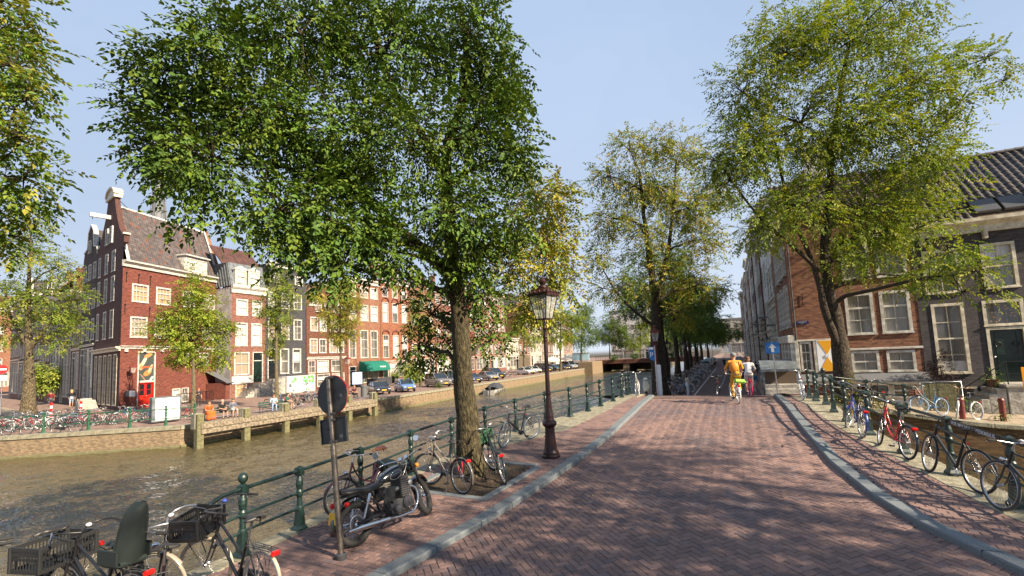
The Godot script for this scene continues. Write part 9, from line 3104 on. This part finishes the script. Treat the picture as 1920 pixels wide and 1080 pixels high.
	if k.has("bag"):
		var g := MB.new()
		g.ball(che + v3(0.06, -0.12, -0.2), v3(0.17, 0.22, 0.12), 8)
		part("backpack", g, plain(k["bag"], 0.6), t, X)
		var st := MB.new()
		for s in [-1, 1]: st.tube(bez(che + v3(0.1 * s, -0.2, -0.14), che + v3(0.12 * s, 0.22, -0.16), che + v3(0.12 * s, 0.2, 0.16), che + v3(0.13 * s, -0.1, 0.16), 8), 0.018, 5)
		part("strap", st, plain(k["bag"], 0.6), t, X)
	return t

func people() -> void:
	var q := -0.8
	# on the far quay: faces towards the canal (+x)
	person("woman in a long orange dress sitting at the end of the green bench", v3(-33.6, q, -20.1), PI / 2 - 0.2, "sit", {"top": Color(0.5, 0.09, 0.015), "bottom": Color(0.6, 0.1, 0.012), "skirt": true, "hair": Color(0.1, 0.04, 0.02)}, "", 0.035)
	person("bald man in a black shirt and shorts sitting on the bench", v3(-33.6, q, -21.0), PI / 2, "sit", {"top": Color(0.012, 0.012, 0.013), "bottom": Color(0.03, 0.03, 0.03), "long": 0, "hair": Color(0.42, 0.25, 0.18)}, "", 0.035)
	person("man in a grey shirt and pale shorts sitting on the bench", v3(-33.6, q, -21.8), PI / 2 - 0.15, "sit", {"top": Color(0.12, 0.13, 0.17), "bottom": Color(0.5, 0.48, 0.45), "long": 0, "sleeves": 1, "hair": Color(0.07, 0.04, 0.03)}, "", 0.035)
	person("woman in pale blue jeans sitting on the second bench", v3(-33.4, q, -25.0), PI / 2 - 0.5, "sit", {"top": Color(0.3, 0.4, 0.5), "bottom": Color(0.25, 0.36, 0.55), "hair": Color(0.12, 0.05, 0.025), "long_hair": true}, "", 0.035)
	person("man in a green shirt leaning back on the second bench", v3(-33.4, q, -26.2), PI / 2 + 0.5, "sit", {"top": Color(0.02, 0.09, 0.07), "bottom": Color(0.1, 0.09, 0.08), "long": 0}, "", 0.035)
	person("man in dark clothes standing at the basement railing by the red house", v3(-47.8, q, -27.6), PI / 2, "stand", {"top": Color(0.02, 0.02, 0.022), "bottom": Color(0.03, 0.03, 0.035), "hair": Color(0.3, 0.1, 0.03)}, "", 0.035)
	person("person in dark red sitting beside the litter bin", v3(-34.4, q, -34.6), PI / 2 - 0.3, "sit", {"top": Color(0.08, 0.012, 0.016), "bottom": Color(0.02, 0.02, 0.025), "hair": Color(0.3, 0.12, 0.05), "bag": Color(0.015, 0.015, 0.018)}, "", 0.04)
	person("woman in a dark red top and shorts walking into the side street", v3(-63.5, -0.62, -22.2), -PI / 2 - 0.35, "walk", {"top": Color(0.16, 0.01, 0.016), "bottom": Color(0.1, 0.09, 0.1), "long": 0, "shoe": Color(0.6, 0.6, 0.6)}, "", 0.04, 1.08)
	person("fair woman in black with denim shorts walking into the side street", v3(-62.8, -0.62, -23.6), -PI / 2 - 0.35, "walk", {"top": Color(0.015, 0.015, 0.016), "bottom": Color(0.3, 0.36, 0.45), "long": 0, "hair": Color(0.45, 0.28, 0.1), "long_hair": true}, "", 0.04, 1.08)
	var R := person("rider in a pale blue shirt with a dark backpack at the left edge", v3(-57.6, q + 0.05, -16.6), -PI / 2 - 0.6, "cycle", {"top": Color(0.3, 0.38, 0.5), "bottom": Color(0.012, 0.012, 0.016), "bag": Color(0.015, 0.014, 0.02), "hair": Color(0.2, 0.1, 0.05)}, "", 0.035)
	bicycle("bicycle ridden by the person with the dark backpack at the left edge", v3(-58.1, q, -16.95), v3(-57.15, q, -16.3), 0.0, {"style": "city", "spokes": 12}, "ridden bicycles")
	# riders on the crest
	var cy := v3(0.02, hgt(-19.7) + 0.004, -19.7)
	bicycle("white bicycle with red tail light ridden over the crest", v3(-0.2, hgt(-20.4) + 0.004, -20.35), v3(0.02, hgt(-19.3) + 0.004, -19.28), 0.0, {"style": "city", "frame": Color(0.6, 0.6, 0.58), "tyre": "cream_tyre", "guard": Color(0.6, 0.6, 0.55), "saddle": 0.98}, "ridden bicycles")
	var rd := person("rider in a yellow and black striped shirt with an orange backpack", cy + v3(-0.06, 0.02, -0.02), PI + 0.2, "cycle", {"skin": Color(0.4, 0.2, 0.13), "top": Color(0.6, 0.27, 0.02), "bottom": Color(0.5, 0.25, 0.03), "bag": Color(0.6, 0.2, 0.012), "hair": Color(0.16, 0.17, 0.17), "helmet": true, "shoe": Color(0.03, 0.03, 0.03)}, "", 0.02, 1.03)
	var sp := MB.new()
	for s in [-0.11, -0.04, 0.04, 0.11]:
		sp.sheet(2, 8, func(u: float, v: float) -> Vector3:
			return v3(s + (u - 0.5) * 0.035, lerpf(1.0, 1.5, v), lerpf(-0.455, -0.265, v) - 0.01 * sin(v * PI) + absf(s) * 0.25))
	part("stripe", sp, M.matt_black, rd, Transform3D(Basis.from_scale(Vector3.ONE * 1.03), Vector3.ZERO))
	var gb := MB.new()
	gb.box(v3(0, 1.0, -0.56), v3(0.42, 0.16, 0.26), Basis(Vector3.BACK, 0.1), 0.06)
	var go := thing("green_bag", "lime green bag on the carrier of the ridden white bicycle", "bag", cy + v3(0.0, -0.05, 0.0), PI + 0.2)
	part("bag", gb, plain(Color(0.3, 0.55, 0.08), 0.6), go, Transform3D(ZB, v3(0, -0.12, 0.1)))
	bicycle("small pink bicycle ridden ahead of the striped rider", v3(0.45, hgt(-23.4) + 0.004, -23.2), v3(0.55, hgt(-22.3) + 0.004, -22.1), 0.0, {"style": "oma", "frame": Color(0.7, 0.03, 0.12), "tyre": "pink_tyre", "guard": Color(0.7, 0.03, 0.12), "case_mat": "pink_tyre"}, "ridden bicycles")
	person("rider in a white top on the small pink bicycle", v3(0.5, hgt(-22.7) + 0.01, -22.7), PI, "cycle", {"top": Color(0.62, 0.6, 0.6), "bottom": Color(0.6, 0.58, 0.58), "long": 0, "hair": Color(0.14, 0.06, 0.03), "long_hair": true}, "", 0.03, 0.94)
	bicycle("dark bicycle ridden left of the striped rider", v3(-0.95, hgt(-27) + 0.004, -26.8), v3(-0.85, hgt(-25.8) + 0.004, -25.7), 0.0, {"style": "oma"}, "ridden bicycles")
	# along the street
	person("woman with dark hair, beige jacket and white trousers by the parked bicycles", v3(-3.2, hgt(-35.5), -35.5), PI / 2 + 0.4, "stand", {"top": Color(0.5, 0.42, 0.33), "bottom": Color(0.62, 0.62, 0.66), "sleeves": 1, "hair": Color(0.03, 0.016, 0.012), "shoe": Color(0.6, 0.6, 0.6), "long_hair": true}, "", 0.03)
	person("man with a red cap, blue shirt and white shorts walking on the pavement", v3(1.0, hgt(-34.5) + 0.02, -34.5), PI, "walk", {"top": Color(0.025, 0.1, 0.22), "bottom": Color(0.55, 0.55, 0.55), "long": 0, "hair": Color(0.25, 0.02, 0.02)}, "", 0.03, 1.03)
	var S := [["person in a white shirt far down the pavement", 1.2, -50.0, Color(0.55, 0.55, 0.58), Color(0.4, 0.4, 0.4)], ["person in a black shirt and white shorts down the pavement", 0.9, -46.5, Color(0.012, 0.012, 0.012), Color(0.5, 0.5, 0.5)], ["person in pale pink farther down the pavement", 0.3, -54.0, Color(0.5, 0.35, 0.36), Color(0.2, 0.2, 0.22)], ["person in grey beside the house fronts", 1.9, -42.0, Color(0.2, 0.2, 0.22), Color(0.4, 0.36, 0.3)], ["person in dark blue at the lantern house", 2.1, -58.0, Color(0.03, 0.05, 0.1), Color(0.1, 0.1, 0.12)], ["person in white near the far cars", 1.6, -68.0, Color(0.6, 0.6, 0.6), Color(0.1, 0.1, 0.12)], ["dark figure crossing the far street", -1.6, -84.0, Color(0.02, 0.02, 0.025), Color(0.02, 0.02, 0.025)]]
	for s in S: person(s[0], v3(s[1], -0.78, s[2]), PI if s[1] > 0 else 0.3, "walk", {"top": s[3], "bottom": s[4], "long": 0}, "people walking down the street", 0.045)
	var seats := [["person in white sitting on the quay behind the parking sign", v3(-4.6, hgt(-34) - 0.05, -34.4), 0.6, Color(0.6, 0.6, 0.6), Color(0.03, 0.03, 0.035)], ["person in grey sitting on the quay behind the parking sign", v3(-5.3, hgt(-34) - 0.05, -34.2), 0.2, Color(0.25, 0.25, 0.28), Color(0.05, 0.05, 0.07)], ["person in pale top and green sitting on the cellar steps", v3(1.75, hgt(-29.5) - 0.1, -29.5), PI - 0.4, Color(0.5, 0.5, 0.52), Color(0.01, 0.18, 0.08)]]
	for s in seats: person(s[0], s[1], s[2], "sit", {"top": s[3], "bottom": s[4], "skirt": true} if s[0].contains("green") else {"top": s[3], "bottom": s[4]}, "", 0.04)
	for i in 5: person(["first guest at the cafe tables under the umbrellas", "second guest at the cafe tables under the umbrellas", "third guest at the cafe tables under the umbrellas", "fourth guest at the cafe tables under the umbrellas", "fifth guest at the cafe tables under the umbrellas"][i], v3(-34.6 - (i % 2), q, -104.0 - i * 1.9), PI / 2, "sit" if i % 2 else "stand", {"top": [Color(0.6, 0.6, 0.6), Color(0.5, 0.05, 0.05), Color(0.55, 0.5, 0.4), Color(0.1, 0.12, 0.2), Color(0.6, 0.6, 0.62)][i], "bottom": Color(0.05, 0.05, 0.06)}, "guests at the cafe", 0.07)

func _ready() -> void:
	rng.seed = 20240611
	materials()
	view()
	setting()
	left_bank()
	right_side()
	far_bridge()
	trees()
	street_things()
	bikes()
	vehicles()
	people()
